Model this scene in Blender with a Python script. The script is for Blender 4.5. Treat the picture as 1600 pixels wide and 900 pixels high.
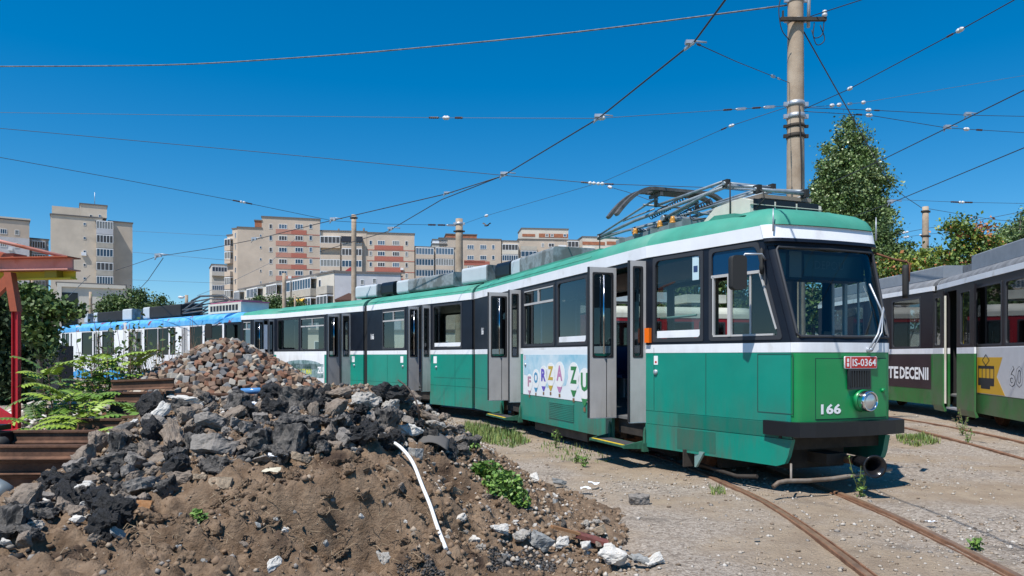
import bpy, bmesh, math, random
import numpy as np
from mathutils import Vector, noise
R = math.radians
scene = bpy.context.scene
col = scene.collection
for _o in list(bpy.data.objects): bpy.data.objects.remove(_o)

# ---------------------------------------------------------------- camera, sky, sun
F, HC, Y0 = 1150.0, 1.55, 556.0       # focal length in photo pixels, eye height, horizon row
cam_d = bpy.data.cameras.new('camera'); cam = bpy.data.objects.new('camera', cam_d); col.objects.link(cam)
cam.location = (0, 0, HC); cam.rotation_euler = (R(90), 0, 0)
cam_d.sensor_width = 36; cam_d.lens = 36*F/1600; cam_d.shift_y = (Y0-450)/1600
cam_d.clip_start = 0.05; cam_d.clip_end = 6000
scene.camera = cam
SUN_EL = R(60); SUN_H = Vector((-0.60, -0.80, 0)).normalized()
sun_vec = Vector((SUN_H.x*math.cos(SUN_EL), SUN_H.y*math.cos(SUN_EL), math.sin(SUN_EL)))
w = bpy.data.worlds.new('World'); scene.world = w; w.use_nodes = True
nt = w.node_tree; bg = nt.nodes['Background']
sky = nt.nodes.new('ShaderNodeTexSky'); sky.sky_type = 'NISHITA'; sky.sun_disc = False
sky.sun_elevation = SUN_EL; sky.sun_rotation = math.atan2(SUN_H.x, SUN_H.y)
sky.air_density = 1.3; sky.dust_density = 0.0; sky.ozone_density = 3.0; sky.altitude = 1500
tcw = nt.nodes.new('ShaderNodeTexCoord'); va = nt.nodes.new('ShaderNodeVectorMath'); va.operation = 'ADD'; va.inputs[1].default_value = (0, 0, 0.045)
nt.links.new(tcw.outputs['Generated'], va.inputs[0]); nt.links.new(va.outputs[0], sky.inputs[0])
hs = nt.nodes.new('ShaderNodeHueSaturation'); hs.inputs['Saturation'].default_value = 1.5; hs.inputs['Hue'].default_value = 0.497
nt.links.new(sky.outputs[0], hs.inputs['Color']); nt.links.new(hs.outputs[0], bg.inputs[0])
bg.inputs[1].default_value = 0.105
sd = bpy.data.lights.new('sun', 'SUN'); sd.energy = 4.6; sd.angle = R(0.5); sd.color = (1.0, 0.955, 0.89)
so = bpy.data.objects.new('sun', sd); col.objects.link(so); so.rotation_euler = sun_vec.to_track_quat('Z', 'Y').to_euler()
so.location = (0, 0, 30)
scene.view_settings.view_transform = 'Standard'; scene.view_settings.look = 'None'
scene.view_settings.exposure = 0.35; scene.view_settings.gamma = 1.0
scene.render.engine = 'CYCLES'
scene.cycles.max_bounces = 8; scene.cycles.transparent_max_bounces = 24

# ---------------------------------------------------------------- helpers
def P(px, py, Y):
    """photo pixel at distance Y -> world point"""
    return Vector(((px-800)/F*Y, Y, HC-(py-Y0)/F*Y))
def X_at(px, Y): return (px-800)/F*Y

MATS = {}
def mat(name, base, rough=0.7, metal=0.0, var=0.0, vscale=4.0, bump=0.0, bscale=30.0, c2=None, spec=0.5, detail=4.0, coat=0.0, c3=None, c3scale=1.0, c3lo=0.5, c3hi=0.6):
    if name in MATS: return MATS[name]
    m = bpy.data.materials.new(name); m.use_nodes = True
    t = m.node_tree; b = t.nodes['Principled BSDF']
    b.inputs['Roughness'].default_value = rough; b.inputs['Metallic'].default_value = metal
    b.inputs['Specular IOR Level'].default_value = spec; b.inputs['Coat Weight'].default_value = coat
    b.inputs['Base Color'].default_value = (*base, 1)
    tc = None
    if var > 0 or c2 or bump > 0 or c3:
        tc = t.nodes.new('ShaderNodeTexCoord')
    if var > 0 or c2:
        n = t.nodes.new('ShaderNodeTexNoise'); n.inputs['Scale'].default_value = vscale; n.inputs['Detail'].default_value = detail
        n.inputs['Roughness'].default_value = 0.65
        t.links.new(tc.outputs['Object'], n.inputs['Vector'])
        r = t.nodes.new('ShaderNodeValToRGB')
        r.color_ramp.elements[0].position = 0.32; r.color_ramp.elements[1].position = 0.68
        if c2: a, c = base, c2
        else:
            a = tuple(x*(1-var) for x in base); c = tuple(min(1, x*(1+var)) for x in base)
        r.color_ramp.elements[0].color = (*a, 1); r.color_ramp.elements[1].color = (*c, 1)
        t.links.new(n.outputs['Fac'], r.inputs['Fac']); out = r.outputs['Color']
        if c3:
            n3 = t.nodes.new('ShaderNodeTexNoise'); n3.inputs['Scale'].default_value = c3scale; n3.inputs['Detail'].default_value = 6
            t.links.new(tc.outputs['Object'], n3.inputs['Vector'])
            r3 = t.nodes.new('ShaderNodeValToRGB'); r3.color_ramp.elements[0].position = c3lo; r3.color_ramp.elements[1].position = c3hi
            t.links.new(n3.outputs['Fac'], r3.inputs['Fac'])
            mx = t.nodes.new('ShaderNodeMix'); mx.data_type = 'RGBA'
            t.links.new(r3.outputs['Color'], mx.inputs['Factor']); t.links.new(out, mx.inputs['A']); mx.inputs['B'].default_value = (*c3, 1)
            out = mx.outputs['Result']
        t.links.new(out, b.inputs['Base Color'])
    if bump > 0:
        n2 = t.nodes.new('ShaderNodeTexNoise'); n2.inputs['Scale'].default_value = bscale; n2.inputs['Detail'].default_value = 6
        n2.inputs['Roughness'].default_value = 0.7
        t.links.new(tc.outputs['Object'], n2.inputs['Vector'])
        bp = t.nodes.new('ShaderNodeBump'); bp.inputs['Strength'].default_value = min(1, bump); bp.inputs['Distance'].default_value = 0.03*bump
        t.links.new(n2.outputs['Fac'], bp.inputs['Height']); t.links.new(bp.outputs[0], b.inputs['Normal'])
    MATS[name] = m; return m

def glass(name, tint, rough=0.02, base=0.06, refl=1.0):
    """thin pane: tinted transparency plus fresnel reflection"""
    if name in MATS: return MATS[name]
    m = bpy.data.materials.new(name); m.use_nodes = True; t = m.node_tree; t.nodes.clear()
    o = t.nodes.new('ShaderNodeOutputMaterial'); tr = t.nodes.new('ShaderNodeBsdfTransparent'); tr.inputs[0].default_value = (*tint, 1)
    g = t.nodes.new('ShaderNodeBsdfGlossy'); g.inputs['Roughness'].default_value = rough; g.inputs[0].default_value = (0.9*refl, 0.95*refl, 1.0*refl, 1)
    lw = t.nodes.new('ShaderNodeFresnel'); lw.inputs[0].default_value = 1.5
    ge = t.nodes.new('ShaderNodeNewGeometry'); mi = t.nodes.new('ShaderNodeMapRange'); mi.inputs['To Min'].default_value = 1.5; mi.inputs['To Max'].default_value = 1/1.5
    t.links.new(ge.outputs['Backfacing'], mi.inputs['Value']); t.links.new(mi.outputs[0], lw.inputs[0])
    ad = t.nodes.new('ShaderNodeMath'); ad.operation = 'ADD'; ad.inputs[1].default_value = base
    mx = t.nodes.new('ShaderNodeMixShader')
    t.links.new(lw.outputs[0], ad.inputs[0]); t.links.new(ad.outputs[0], mx.inputs[0])
    t.links.new(tr.outputs[0], mx.inputs[1]); t.links.new(g.outputs[0], mx.inputs[2]); t.links.new(mx.outputs[0], o.inputs[0])
    MATS[name] = m; return m

class Fr:
    """flat frame: u along, v up, n outward"""
    def __init__(s, O, U, V=(0, 0, 1), N=None):
        s.O = Vector(O); s.U = Vector(U).normalized(); s.V = Vector(V).normalized()
        s.N = Vector(N).normalized() if N is not None else Vector((s.U.y, -s.U.x, 0)).normalized()
    def pt(s, u, v, n=0.0): return s.O + s.U*u + s.V*v + s.N*n
    def upx(s, px, n=0.0):
        k = (px-800)/F; o = s.O + s.N*n
        return (k*o.y-o.x)/(s.U.x-k*s.U.y)
    def uz(s, px, py, n=0.0):
        u = s.upx(px, n); p = s.pt(u, 0, n)
        return u, HC-(py-Y0)/F*p.y - s.O.z

def rr(u0, u1, v0, v1, r, n=3):
    pts = []
    for cu, cv, a0 in ((u1-r, v0+r, -90), (u1-r, v1-r, 0), (u0+r, v1-r, 90), (u0+r, v0+r, 180)):
        for k in range(n+1):
            a = R(a0+90*k/n); pts.append((cu+r*math.cos(a), cv+r*math.sin(a)))
    return pts
def roundpoly(poly, r, n=3):
    """round the corners of a convex polygon"""
    out = []; N = len(poly)
    for i in range(N):
        p = Vector(poly[i]); a = Vector(poly[i-1]); b = Vector(poly[(i+1) % N])
        da = (a-p).normalized(); db = (b-p).normalized()
        p0 = p+da*r; p2 = p+db*r
        for k in range(n+1):
            t = k/n; q = p0*(1-t)**2 + p*2*t*(1-t) + p2*t*t; out.append((q.x, q.y))
    return out
def inset(poly, d):
    """shrink a convex polygon by d (works for rounded ones)"""
    N = len(poly); c = Vector((sum(p[0] for p in poly)/N, sum(p[1] for p in poly)/N)); out = []
    for i in range(N):
        p = Vector(poly[i]); e = (Vector(poly[(i+1) % N])-Vector(poly[i-1]))
        nrm = Vector((-e.y, e.x)).normalized()
        if nrm.dot(c-p) < 0: nrm = -nrm
        q = p+nrm*d; out.append((q.x, q.y))
    return out

WLOC = {}
class MB:
    def __init__(s): s.v = []; s.f = []; s.m = []; s.s = []
    def add(s, vs, fs, m=0, smooth=False):
        b = len(s.v); s.v += [tuple(v) for v in vs]
        for f in fs: s.f.append(tuple(i+b for i in f)); s.m.append(m); s.s.append(smooth)
        return s
    def box(s, c, size, rz=0.0, m=0, axes=None):
        c = Vector(c); h = [x/2 for x in size]
        if axes is None:
            ca, sa = math.cos(rz), math.sin(rz); axes = (Vector((ca, sa, 0)), Vector((-sa, ca, 0)), Vector((0, 0, 1)))
        vs = [c+axes[0]*(i*h[0])+axes[1]*(j*h[1])+axes[2]*(k*h[2]) for i in (-1, 1) for j in (-1, 1) for k in (-1, 1)]
        return s.add(vs, [(0,1,3,2),(4,6,7,5),(0,4,5,1),(2,3,7,6),(0,2,6,4),(1,5,7,3)], m)
    def bx(s, x0, x1, y0, y1, z0, z1, m=0): return s.box(((x0+x1)/2, (y0+y1)/2, (z0+z1)/2), (x1-x0, y1-y0, z1-z0), 0, m)
    def fbox(s, fr, u0, u1, v0, v1, n0, n1, m=0):
        return s.prism(fr, [(u0, v0), (u1, v0), (u1, v1), (u0, v1)], n0, n1, m)
    def prism(s, fr, poly, n0, n1, m=0, smooth=False, m_side=None):
        N = len(poly); vs = [fr.pt(u, v, n0) for u, v in poly]+[fr.pt(u, v, n1) for u, v in poly]
        s.add(vs, [tuple(range(N-1, -1, -1)), tuple(range(N, 2*N))], m)
        b = len(s.v)-2*N
        for i in range(N):
            j = (i+1) % N
            s.f.append((b+i, b+j, b+N+j, b+N+i)); s.m.append(m if m_side is None else m_side); s.s.append(smooth)
        return s
    def face(s, fr, poly, n=0.0, m=0):
        return s.add([fr.pt(u, v, n) for u, v in poly], [tuple(range(len(poly)))], m)
    def ring(s, fr, outer, inner, n0, n1, m=0):
        N = len(outer); vs = [fr.pt(u, v, n1) for u, v in outer]+[fr.pt(u, v, n1) for u, v in inner]
        vs += [fr.pt(u, v, n0) for u, v in outer]+[fr.pt(u, v, n0) for u, v in inner]
        fs = []
        for i in range(N):
            j = (i+1) % N
            fs += [(i, j, N+j, N+i), (N+i, N+j, 3*N+j, 3*N+i), (i, 2*N+i, 2*N+j, j), (2*N+i, 3*N+i, 3*N+j, 2*N+j)]
        return s.add(vs, fs, m)
    def tube(s, pts, r, seg=6, m=0, caps=True, smooth=True):
        pts = [Vector(p) for p in pts]; n = len(pts)
        rs = r if isinstance(r, (list, tuple)) else [r]*n
        vs = []; prev = None
        for i, p in enumerate(pts):
            d = (pts[min(i+1, n-1)]-pts[max(i-1, 0)])
            d = d.normalized() if d.length > 1e-9 else Vector((0, 0, 1))
            if prev is None:
                a = d.orthogonal().normalized()
            else:
                a = (prev-d*prev.dot(d)); a = a.normalized() if a.length > 1e-6 else d.orthogonal().normalized()
            prev = a; b = d.cross(a)
            for k in range(seg):
                t = 2*math.pi*k/seg; vs.append(p+(a*math.cos(t)+b*math.sin(t))*rs[i])
        fs = []
        for i in range(n-1):
            for k in range(seg):
                k2 = (k+1) % seg; fs.append((i*seg+k, i*seg+k2, (i+1)*seg+k2, (i+1)*seg+k))
        s.add(vs, fs, m, smooth)
        if caps:
            b = len(s.v)-n*seg
            s.f.append(tuple(b+k for k in range(seg-1, -1, -1))); s.m.append(m); s.s.append(False)
            s.f.append(tuple(b+(n-1)*seg+k for k in range(seg))); s.m.append(m); s.s.append(False)
        return s
    def lathe(s, O, axis, prof, seg=16, m=0, smooth=True):
        """prof: list of (dist along axis, radius)"""
        O = Vector(O); d = Vector(axis).normalized(); a = d.orthogonal().normalized(); b = d.cross(a); vs = []
        for h, r in prof:
            for k in range(seg):
                t = 2*math.pi*k/seg; vs.append(O+d*h+(a*math.cos(t)+b*math.sin(t))*max(r, 1e-4))
        fs = [(i*seg+k, i*seg+(k+1) % seg, (i+1)*seg+(k+1) % seg, (i+1)*seg+k) for i in range(len(prof)-1) for k in range(seg)]
        return s.add(vs, fs, m, smooth)
    def text(s, fr, txt, u, v, h, n=0.004, m=0, wid=None, align='CENTER', bold=0.0):
        c = bpy.data.curves.new('t', 'FONT'); c.body = txt; c.size = 1; c.align_x = 'LEFT'; c.offset = bold; c.resolution_u = 2
        o = bpy.data.objects.new('t', c); col.objects.link(o); bpy.context.view_layer.update()
        me = o.to_mesh(); vs = [tuple(q.co) for q in me.vertices]; fs = [tuple(p.vertices) for p in me.polygons]
        o.to_mesh_clear(); bpy.data.objects.remove(o); bpy.data.curves.remove(c)
        x0 = min(q[0] for q in vs); x1 = max(q[0] for q in vs); y0 = min(q[1] for q in vs); y1 = max(q[1] for q in vs)
        sy = h/(y1-y0); sx = sy if wid is None else wid/(x1-x0); W = (x1-x0)*sx
        off = {'CENTER': -W/2, 'LEFT': 0}[align]
        return s.add([fr.pt(u+off+(q[0]-x0)*sx, v-h/2+(q[1]-y0)*sy, n) for q in vs], fs, m)
    def build(s, name, mats, parent=None, origin=None, **kw):
        if not isinstance(mats, (list, tuple)): mats = [mats]
        if parent is not None: org = WLOC[parent.name]
        elif origin is not None: org = Vector(origin)
        else:
            a = np.array(s.v); org = Vector(((a[:,0].min()+a[:,0].max())/2, (a[:,1].min()+a[:,1].max())/2, a[:,2].min()))
        me = bpy.data.meshes.new(name)
        me.from_pydata([(v[0]-org[0], v[1]-org[1], v[2]-org[2]) for v in s.v], [], s.f)
        for mm in mats: me.materials.append(mm)
        me.polygons.foreach_set('material_index', s.m); me.polygons.foreach_set('use_smooth', s.s)
        me.update()
        o = bpy.data.objects.new(name, me); col.objects.link(o)
        if parent is not None: o.parent = parent
        else: o.location = org
        WLOC[o.name] = org
        for k, x in kw.items(): o[k] = x
        return o
def tag(o, label=None, category=None, group=None, kind=None):
    if label: o['label'] = label
    if category: o['category'] = category
    if group: o['group'] = group
    if kind: o['kind'] = kind
    return o
def empty(name, loc, label, category, group=None, rz=0.0):
    o = bpy.data.objects.new(name, None); col.objects.link(o); o.location = loc; o.empty_display_size = 0.3
    o.rotation_euler = (0, 0, rz)
    WLOC[o.name] = Vector(loc); return tag(o, label, category, group)
def dup(o, loc, rz=None, label=None, group=None, scale=None):
    c = o.copy(); col.objects.link(c); c.location = loc; WLOC[c.name] = Vector(loc)
    if rz is not None: c.rotation_euler = rz if isinstance(rz, (tuple, list)) else (0, 0, rz)
    if scale is not None: c.scale = scale if isinstance(scale, (tuple, list)) else (scale,)*3
    if label: c['label'] = label
    if group: c['group'] = group
    for ch in list(o.children):
        d = ch.copy(); col.objects.link(d); d.parent = c
        for g in list(ch.children):
            e = g.copy(); col.objects.link(e); e.parent = d
    return c
def fbm(x, y, z=0.0, oct=4):
    s = 0; a = 1; f = 1
    for _ in range(oct):
        s += a*noise.noise(Vector((x*f, y*f, z*f+_*7.3))); a *= 0.5; f *= 2.1
    return s
# ---------------------------------------------------------------- materials
M = {}
M['teal'] = mat('teal paint', (0.0, 0.235, 0.17), 0.38, var=0.10, vscale=0.9, coat=0.15, c3=(0.004, 0.205, 0.15), c3scale=0.8, c3lo=0.52, c3hi=0.7)
M['teal_patch'] = mat('darker repainted teal', (0.0, 0.15, 0.105), 0.42, var=0.08, vscale=2)
M['green'] = mat('front green paint', (0.0, 0.24, 0.065), 0.32, var=0.08, vscale=1.1, coat=0.2)
M['roofgreen'] = mat('faded roof green', (0.045, 0.28, 0.20), 0.65, var=0.16, vscale=1.6, c3=(0.1, 0.33, 0.25), c3scale=0.9, c3lo=0.5, c3hi=0.75)
M['white'] = mat('white paint', (0.80, 0.81, 0.83), 0.4, var=0.04, vscale=3, c3=(0.45, 0.43, 0.40), c3scale=2.2, c3lo=0.60, c3hi=0.82)
M['band'] = mat('blue black window band', (0.007, 0.010, 0.018), 0.45, var=0.25, vscale=2, spec=0.3)
M['rubber'] = mat('black rubber gasket', (0.018, 0.018, 0.02), 0.55)
M['gasket'] = mat('grey rubber gasket', (0.032, 0.034, 0.040), 0.6)
M['dark'] = mat('dark interior', (0.02, 0.022, 0.025), 0.7)
M['under'] = mat('dirty underframe', (0.035, 0.028, 0.022), 0.85, var=0.4, vscale=6, bump=0.2)
M['alu'] = mat('door aluminium', (0.46, 0.45, 0.44), 0.42, metal=0.0, var=0.07, vscale=3)
M['chrome'] = mat('chrome', (0.75, 0.76, 0.78), 0.12, metal=1.0)
M['steel'] = mat('galvanised steel', (0.42, 0.45, 0.49), 0.45, metal=0.5, var=0.15, vscale=8)
M['greyroof'] = mat('speckled grey roof box', (0.21, 0.235, 0.25), 0.75, var=0.22, vscale=14, bump=0.1, bscale=40, c3=(0.12, 0.13, 0.13), c3scale=3)
M['greycap'] = mat('pale grey roof box cap', (0.46, 0.50, 0.53), 0.55, var=0.06, vscale=3)
M['black'] = mat('black paint', (0.008, 0.008, 0.010), 0.4)
M['blackmatte'] = mat('matte black', (0.02, 0.02, 0.02), 0.75)
M['cream'] = mat('cream plastic', (0.62, 0.59, 0.50), 0.6, var=0.06, vscale=4, c3=(0.5, 0.46, 0.38), c3scale=3, c3lo=.55, c3hi=.8)
M['floor'] = mat('tram floor', (0.12, 0.12, 0.12), 0.8, var=0.2)
M['seat'] = mat('blue tram seat', (0.02, 0.05, 0.14), 0.6)
M['inner'] = mat('tram lining', (0.14, 0.145, 0.14), 0.6)
M['yellow'] = mat('yellow edge', (0.75, 0.52, 0.02), 0.6, var=0.15, vscale=20)
M['orange'] = mat('orange lamp', (0.85, 0.16, 0.01), 0.25)
M['red'] = mat('red plate', (0.50, 0.02, 0.012), 0.4)
M['textwhite'] = mat('white lettering', (0.82, 0.82, 0.82), 0.5)
M['grooveline'] = mat('panel gap', (0.01, 0.05, 0.04), 0.8)
M['rust'] = mat('rust', (0.10, 0.042, 0.02), 0.9, c2=(0.22, 0.095, 0.045), vscale=9, bump=0.3, bscale=60)
M['amber'] = mat('amber insulator', (0.55, 0.25, 0.04), 0.25)
M['porc'] = mat('white porcelain', (0.58, 0.59, 0.60), 0.35)
M['bluetint'] = mat('blue sun strip', (0.0, 0.028, 0.085), 0.15)
M['glass'] = glass('tinted tram glass', (0.50, 0.60, 0.58), base=0.02)
M['glassclear'] = glass('far side glass', (0.85, 0.90, 0.88), base=0.0)
M['glassdark'] = glass('smoky tram glass', (0.22, 0.27, 0.27), base=0.04)
M['wind'] = glass('windscreen glass', (0.58, 0.72, 0.72), base=0.0)
M['lens'] = mat('lamp lens', (0.55, 0.56, 0.55), 0.15, metal=0.6, bump=0.15, bscale=60)

def grime(m, z0=0.25, z1=1.15, colr=(0.10, 0.085, 0.065), amt=0.75, streak=True):
    """road dust and streaks settled on the lower panels"""
    t = m.node_tree; b = t.nodes['Principled BSDF']; L = t.links.new; tc = t.nodes.new('ShaderNodeTexCoord'); sp = t.nodes.new('ShaderNodeSeparateXYZ'); L(tc.outputs['Object'], sp.inputs[0])
    mr = t.nodes.new('ShaderNodeMapRange'); mr.inputs['From Min'].default_value = z0; mr.inputs['From Max'].default_value = z1; mr.inputs['To Min'].default_value = 1; mr.inputs['To Max'].default_value = 0; L(sp.outputs['Z'], mr.inputs['Value'])
    mp = t.nodes.new('ShaderNodeMapping'); mp.inputs['Scale'].default_value = (9, 9, 0.9); L(tc.outputs['Object'], mp.inputs[0])
    n = t.nodes.new('ShaderNodeTexNoise'); n.inputs['Scale'].default_value = 1.0; n.inputs['Detail'].default_value = 8; n.inputs['Roughness'].default_value = .7; L(mp.outputs[0], n.inputs['Vector'])
    n2 = t.nodes.new('ShaderNodeTexNoise'); n2.inputs['Scale'].default_value = 1.3; n2.inputs['Detail'].default_value = 8; L(tc.outputs['Object'], n2.inputs['Vector'])
    a = t.nodes.new('ShaderNodeMath'); a.operation = 'MULTIPLY'; L(n.outputs['Fac'], a.inputs[0]); L(n2.outputs['Fac'], a.inputs[1])
    r = t.nodes.new('ShaderNodeMapRange'); r.inputs['From Min'].default_value = .18; r.inputs['From Max'].default_value = .38; L(a.outputs[0], r.inputs['Value'])
    p = t.nodes.new('ShaderNodeMath'); p.operation = 'MULTIPLY_ADD'; p.inputs[1].default_value = amt*.85; p.inputs[2].default_value = .06; L(mr.outputs[0], p.inputs[0])
    q = t.nodes.new('ShaderNodeMath'); q.operation = 'MULTIPLY'; q.use_clamp = True; L(p.outputs[0], q.inputs[0]); L(r.outputs[0], q.inputs[1])
    mx = t.nodes.new('ShaderNodeMix'); mx.data_type = 'RGBA'; L(q.outputs[0], mx.inputs['Factor'])
    if b.inputs['Base Color'].links: L(b.inputs['Base Color'].links[0].from_socket, mx.inputs['A'])
    else: mx.inputs['A'].default_value = b.inputs['Base Color'].default_value[:]
    mx.inputs['B'].default_value = (*colr, 1); L(mx.outputs['Result'], b.inputs['Base Color'])
for k_ in ('teal', 'green', 'teal_patch', 'alu'): grime(M[k_])
grime(M['white'], 1.3, 1.75, (0.25, 0.2, 0.15), .5); grime(M['roofgreen'], 3.9, 3.0, (0.12, 0.22, 0.18), .6)
def thick(mb, fr, poly, m=0, n0=-0.05, n1=0.0): mb.prism(fr, poly, n0, n1, m)

# ---------------------------------------------------------------- tram bits
def window(root, fr, u0, u1, z0, z1, style='plain', gm=None, name='window', flip=False, r=0.07):
    """rubber ring + pane; style: plain, top (hinged upper lights), frost (white strip at the foot)"""
    g = MB(); g.ring(fr, rr(u0-0.02, u1+0.02, z0-0.02, z1+0.02, 0.02), rr(u0+0.025, u1-0.025, z0+0.025, z1-0.025, r), -0.03, 0.008, 0)
    if style == 'top':
        zt = z1-0.27*(z1-z0)
        g.fbox(fr, u0+0.03, u1-0.03, zt-0.02, zt+0.02, -0.02, 0.012, 1); um = (u0+u1)/2
        g.fbox(fr, um-0.015, um+0.015, zt+0.02, z1-0.03, -0.02, 0.012, 1)
        g.fbox(fr, u0+0.03, u1-0.03, z1-0.05, z1-0.03, -0.02, 0.010, 1)
    w_ = g.build(name, [M['gasket'], M['alu']], root)
    p = MB(); pr = rr(u0+0.03, u1-0.03, z0+0.03, z1-0.03, r)
    p.face(fr, pr, -0.015, 0)
    if style == 'frost': p.fbox(fr, u0+0.05, u1-0.05, z0+0.036, z0+0.13, -0.012, -0.008, 1)
    if style == 'halffrost': p.fbox(fr, (u0+u1)/2, u1-0.04, z0+0.036, z0+0.10, -0.012, -0.008, 1); 
    p.build('pane', [gm or M['glass'], M['white']], w_)
    return w_

def leaf(root, fr, uw, wdt, z0, z1, swing=0.0, split=False, glassm=None, fm=None, gz=0.40, handle=True):
    """door leaf standing out of the wall at uw; visible side faces the tram front"""
    D = (fr.N*math.cos(swing)+fr.U*math.sin(swing)).normalized()
    O = fr.pt(uw, 0, 0.0)
    lf = Fr(O+D*wdt, -D)         # u=0 outer edge -> u=wdt at wall ; N points to the tram front
    if lf.N.dot(fr.U) < 0: lf = Fr(O, D)
    fm = fm or M['alu']; mb = MB(); e = min(0.055, wdt*0.2); zg = z0+(z1-z0)*gz
    mb.fbox(lf, 0, wdt, z0, zg-0.03, -0.02, 0.02, 0)
    mb.fbox(lf, 0, e, zg-0.03, z1, -0.02, 0.02, 0); mb.fbox(lf, wdt-e, wdt, zg-0.03, z1, -0.02, 0.02, 0)
    mb.fbox(lf, e, wdt-e, z1-0.08, z1, -0.02, 0.02, 0); mb.fbox(lf, e, wdt-e, zg-0.03, zg, -0.02, 0.02, 0)
    mb.fbox(lf, -0.012, 0.0, z0, z1, -0.025, 0.025, 1)          # rubber edge
    mb.fbox(lf, 0.0, wdt, z0-0.015, z0, -0.022, 0.022, 2)
    if split: mb.fbox(lf, wdt*0.62, wdt*0.62+0.008, z0, zg-0.03, 0.02, 0.023, 1)
    mb.ring(lf, rr(e-0.005, wdt-e+0.005, zg-0.005, z1-0.075, 0.02), rr(e+0.02, wdt-e-0.02, zg+0.02, z1-0.10, min(0.05, wdt*0.12)), -0.024, 0.024, 1)
    d = mb.build('door_leaf', [fm, M['rubber'], M['steel']], root)
    p = MB(); p.face(lf, [(e, zg), (wdt-e, zg), (wdt-e, z1-0.08), (e, z1-0.08)], 0, 0); p.build('pane', glassm or M['glassdark'], d)
    if handle:
        h = MB(); h.tube([lf.pt(wdt*0.5, zg+0.05, 0.05), lf.pt(wdt*0.5, z1-0.12, 0.05)], 0.014, 6); h.build('grab_rail', M['chrome'], d)
    return d

def leafw(fr, pxw, pxo):
    """width a leaf needs so that it spans from wall pixel pxw out to pxo"""
    u = fr.upx(pxw); p = fr.pt(u, 0, 0); k = (pxo-800)/F
    return u, (k*p.y-p.x)/(fr.N.x-k*fr.N.y)

def wall_panels(mb, fr, L, wins, doors, zb=0.30, zbelt=1.59, zband=1.70, zg=2.90, zstrip=3.06, floor=0.66, ztop=2.84, seam=0.80, u_start=0.0, lower=0, gutter=True):
    """mats: 0 lower paint 1 white 2 band 3 strip 4 panel gap 5 step well"""
    ds = sorted(doors); cur = u_start
    segs = []
    for d0, d1 in ds:
        segs.append((cur, d0)); cur = d1
    segs.append((cur, L))
    for a, b in segs:
        if b-a < 0.01: continue
        if zb < seam: mb.fbox(fr, a, b, zb, seam-0.005, -0.05, 0.0, lower); mb.fbox(fr, a, b, seam-0.005, seam+0.003, -0.05, -0.006, 4)
        mb.fbox(fr, a, b, max(seam+0.003, zb), zbelt, -0.05, 0.0, lower)
        mb.fbox(fr, a, b, zbelt, zband, -0.05, 0.003, 1)
    for d0, d1 in ds: mb.fbox(fr, d0, d1, ztop, zg, -0.05, 0.0, 2); mb.fbox(fr, d0, d1, zb+0.1, floor-0.04, -0.18, -0.12, 5)
    allo = sorted([(u0, u1, z0, z1, 0) for u0, u1, z0, z1 in wins]+[(d0, d1, 0, 0, 1) for d0, d1 in ds])
    cur = u_start
    for u0, u1, z0, z1, k in allo:
        if u0-cur > 0.005: mb.fbox(fr, cur, u0, zband, zg, -0.05, 0.0, 2)
        if k == 0:
            mb.fbox(fr, u0, u1, zband, z0, -0.05, 0.0, 2); mb.fbox(fr, u0, u1, z1, zg, -0.05, 0.0, 2)
        cur = u1
    if L-cur > 0.005: mb.fbox(fr, cur, L, zband, zg, -0.05, 0.0, 2)
    if gutter:
        mb.fbox(fr, u_start, L, zg, zstrip, -0.05, 0.016, 3)

ROOFP = [(0.0, 0.0), (0.015, 0.05), (0.06, 0.115), (0.15, 0.18), (0.30, 0.235), (0.55, 0.27), (0.85, 0.285), (1.15, 0.29)]
def roof_loft(mb, fr, L, W, zs=3.06, crown=1.0, u0=0.0, m=0, nst=None, kf=None, seams=()):
    """barrel roof between two walls: fr is the near wall frame"""
    n = nst or max(2, int(L/0.5)); prof = [(d, h) for d, h in ROOFP if d < W/2]+[(W/2, 0.29)]
    full = prof+[(W-d, h) for d, h in reversed(prof[:-1])]
    vs = []
    for i in range(n+1):
        u = u0+(L-u0)*i/n; k = (kf(u) if kf else 1.0)*crown
        for d, h in full: vs.append(fr.pt(u, zs+h*k, -d))
    w_ = len(full); fs = [(i*w_+j, i*w_+j+1, (i+1)*w_+j+1, (i+1)*w_+j) for i in range(n) for j in range(w_-1)]
    mb.add(vs, fs, m, True)
    b = len(mb.v)-len(vs)
    mb.f.append(tuple(b+j for j in range(w_))); mb.m.append(m); mb.s.append(False)
    mb.f.append(tuple(b+n*w_+j for j in range(w_))); mb.m.append(m); mb.s.append(False)

def far_frame(fr, L, W): return Fr(fr.pt(L, 0, -W), -fr.U)
def seats(root, fr, us, W, z=0.72):
    for u in us:
        for n in (-0.35, -0.85, -W+0.35):
            mb = MB()
            c = fr.pt(u, z+0.42, n); mb.box(c, (0.40, 0.40, 0.06), axes=(fr.U, fr.N, Vector((0, 0, 1))), m=0)
            c = fr.pt(u-0.2, z+0.72, n); mb.box(c, (0.05, 0.40, 0.60), axes=(fr.U, fr.N, Vector((0, 0, 1))), m=0)
            mb.box(fr.pt(u, z+0.2, n), (0.08, 0.08, 0.40), axes=(fr.U, fr.N, Vector((0, 0, 1))), m=1)
            mb.build('seat', [M['seat'], M['steel']], root)
def wheel(root, c, ax, r=0.33):
    g = MB(); ax = Vector(ax).normalized()
    g.lathe(Vector(c)-ax*0.05, ax, [(0, 0.02), (0, r+0.025), (0.025, r+0.025), (0.03, r), (0.10, r-0.01), (0.10, r-0.07), (0.06, r-0.09), (0.06, 0.10), (0.13, 0.09), (0.13, 0.001)], 20)
    return g.build('wheel', M['rust'], root)
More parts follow.
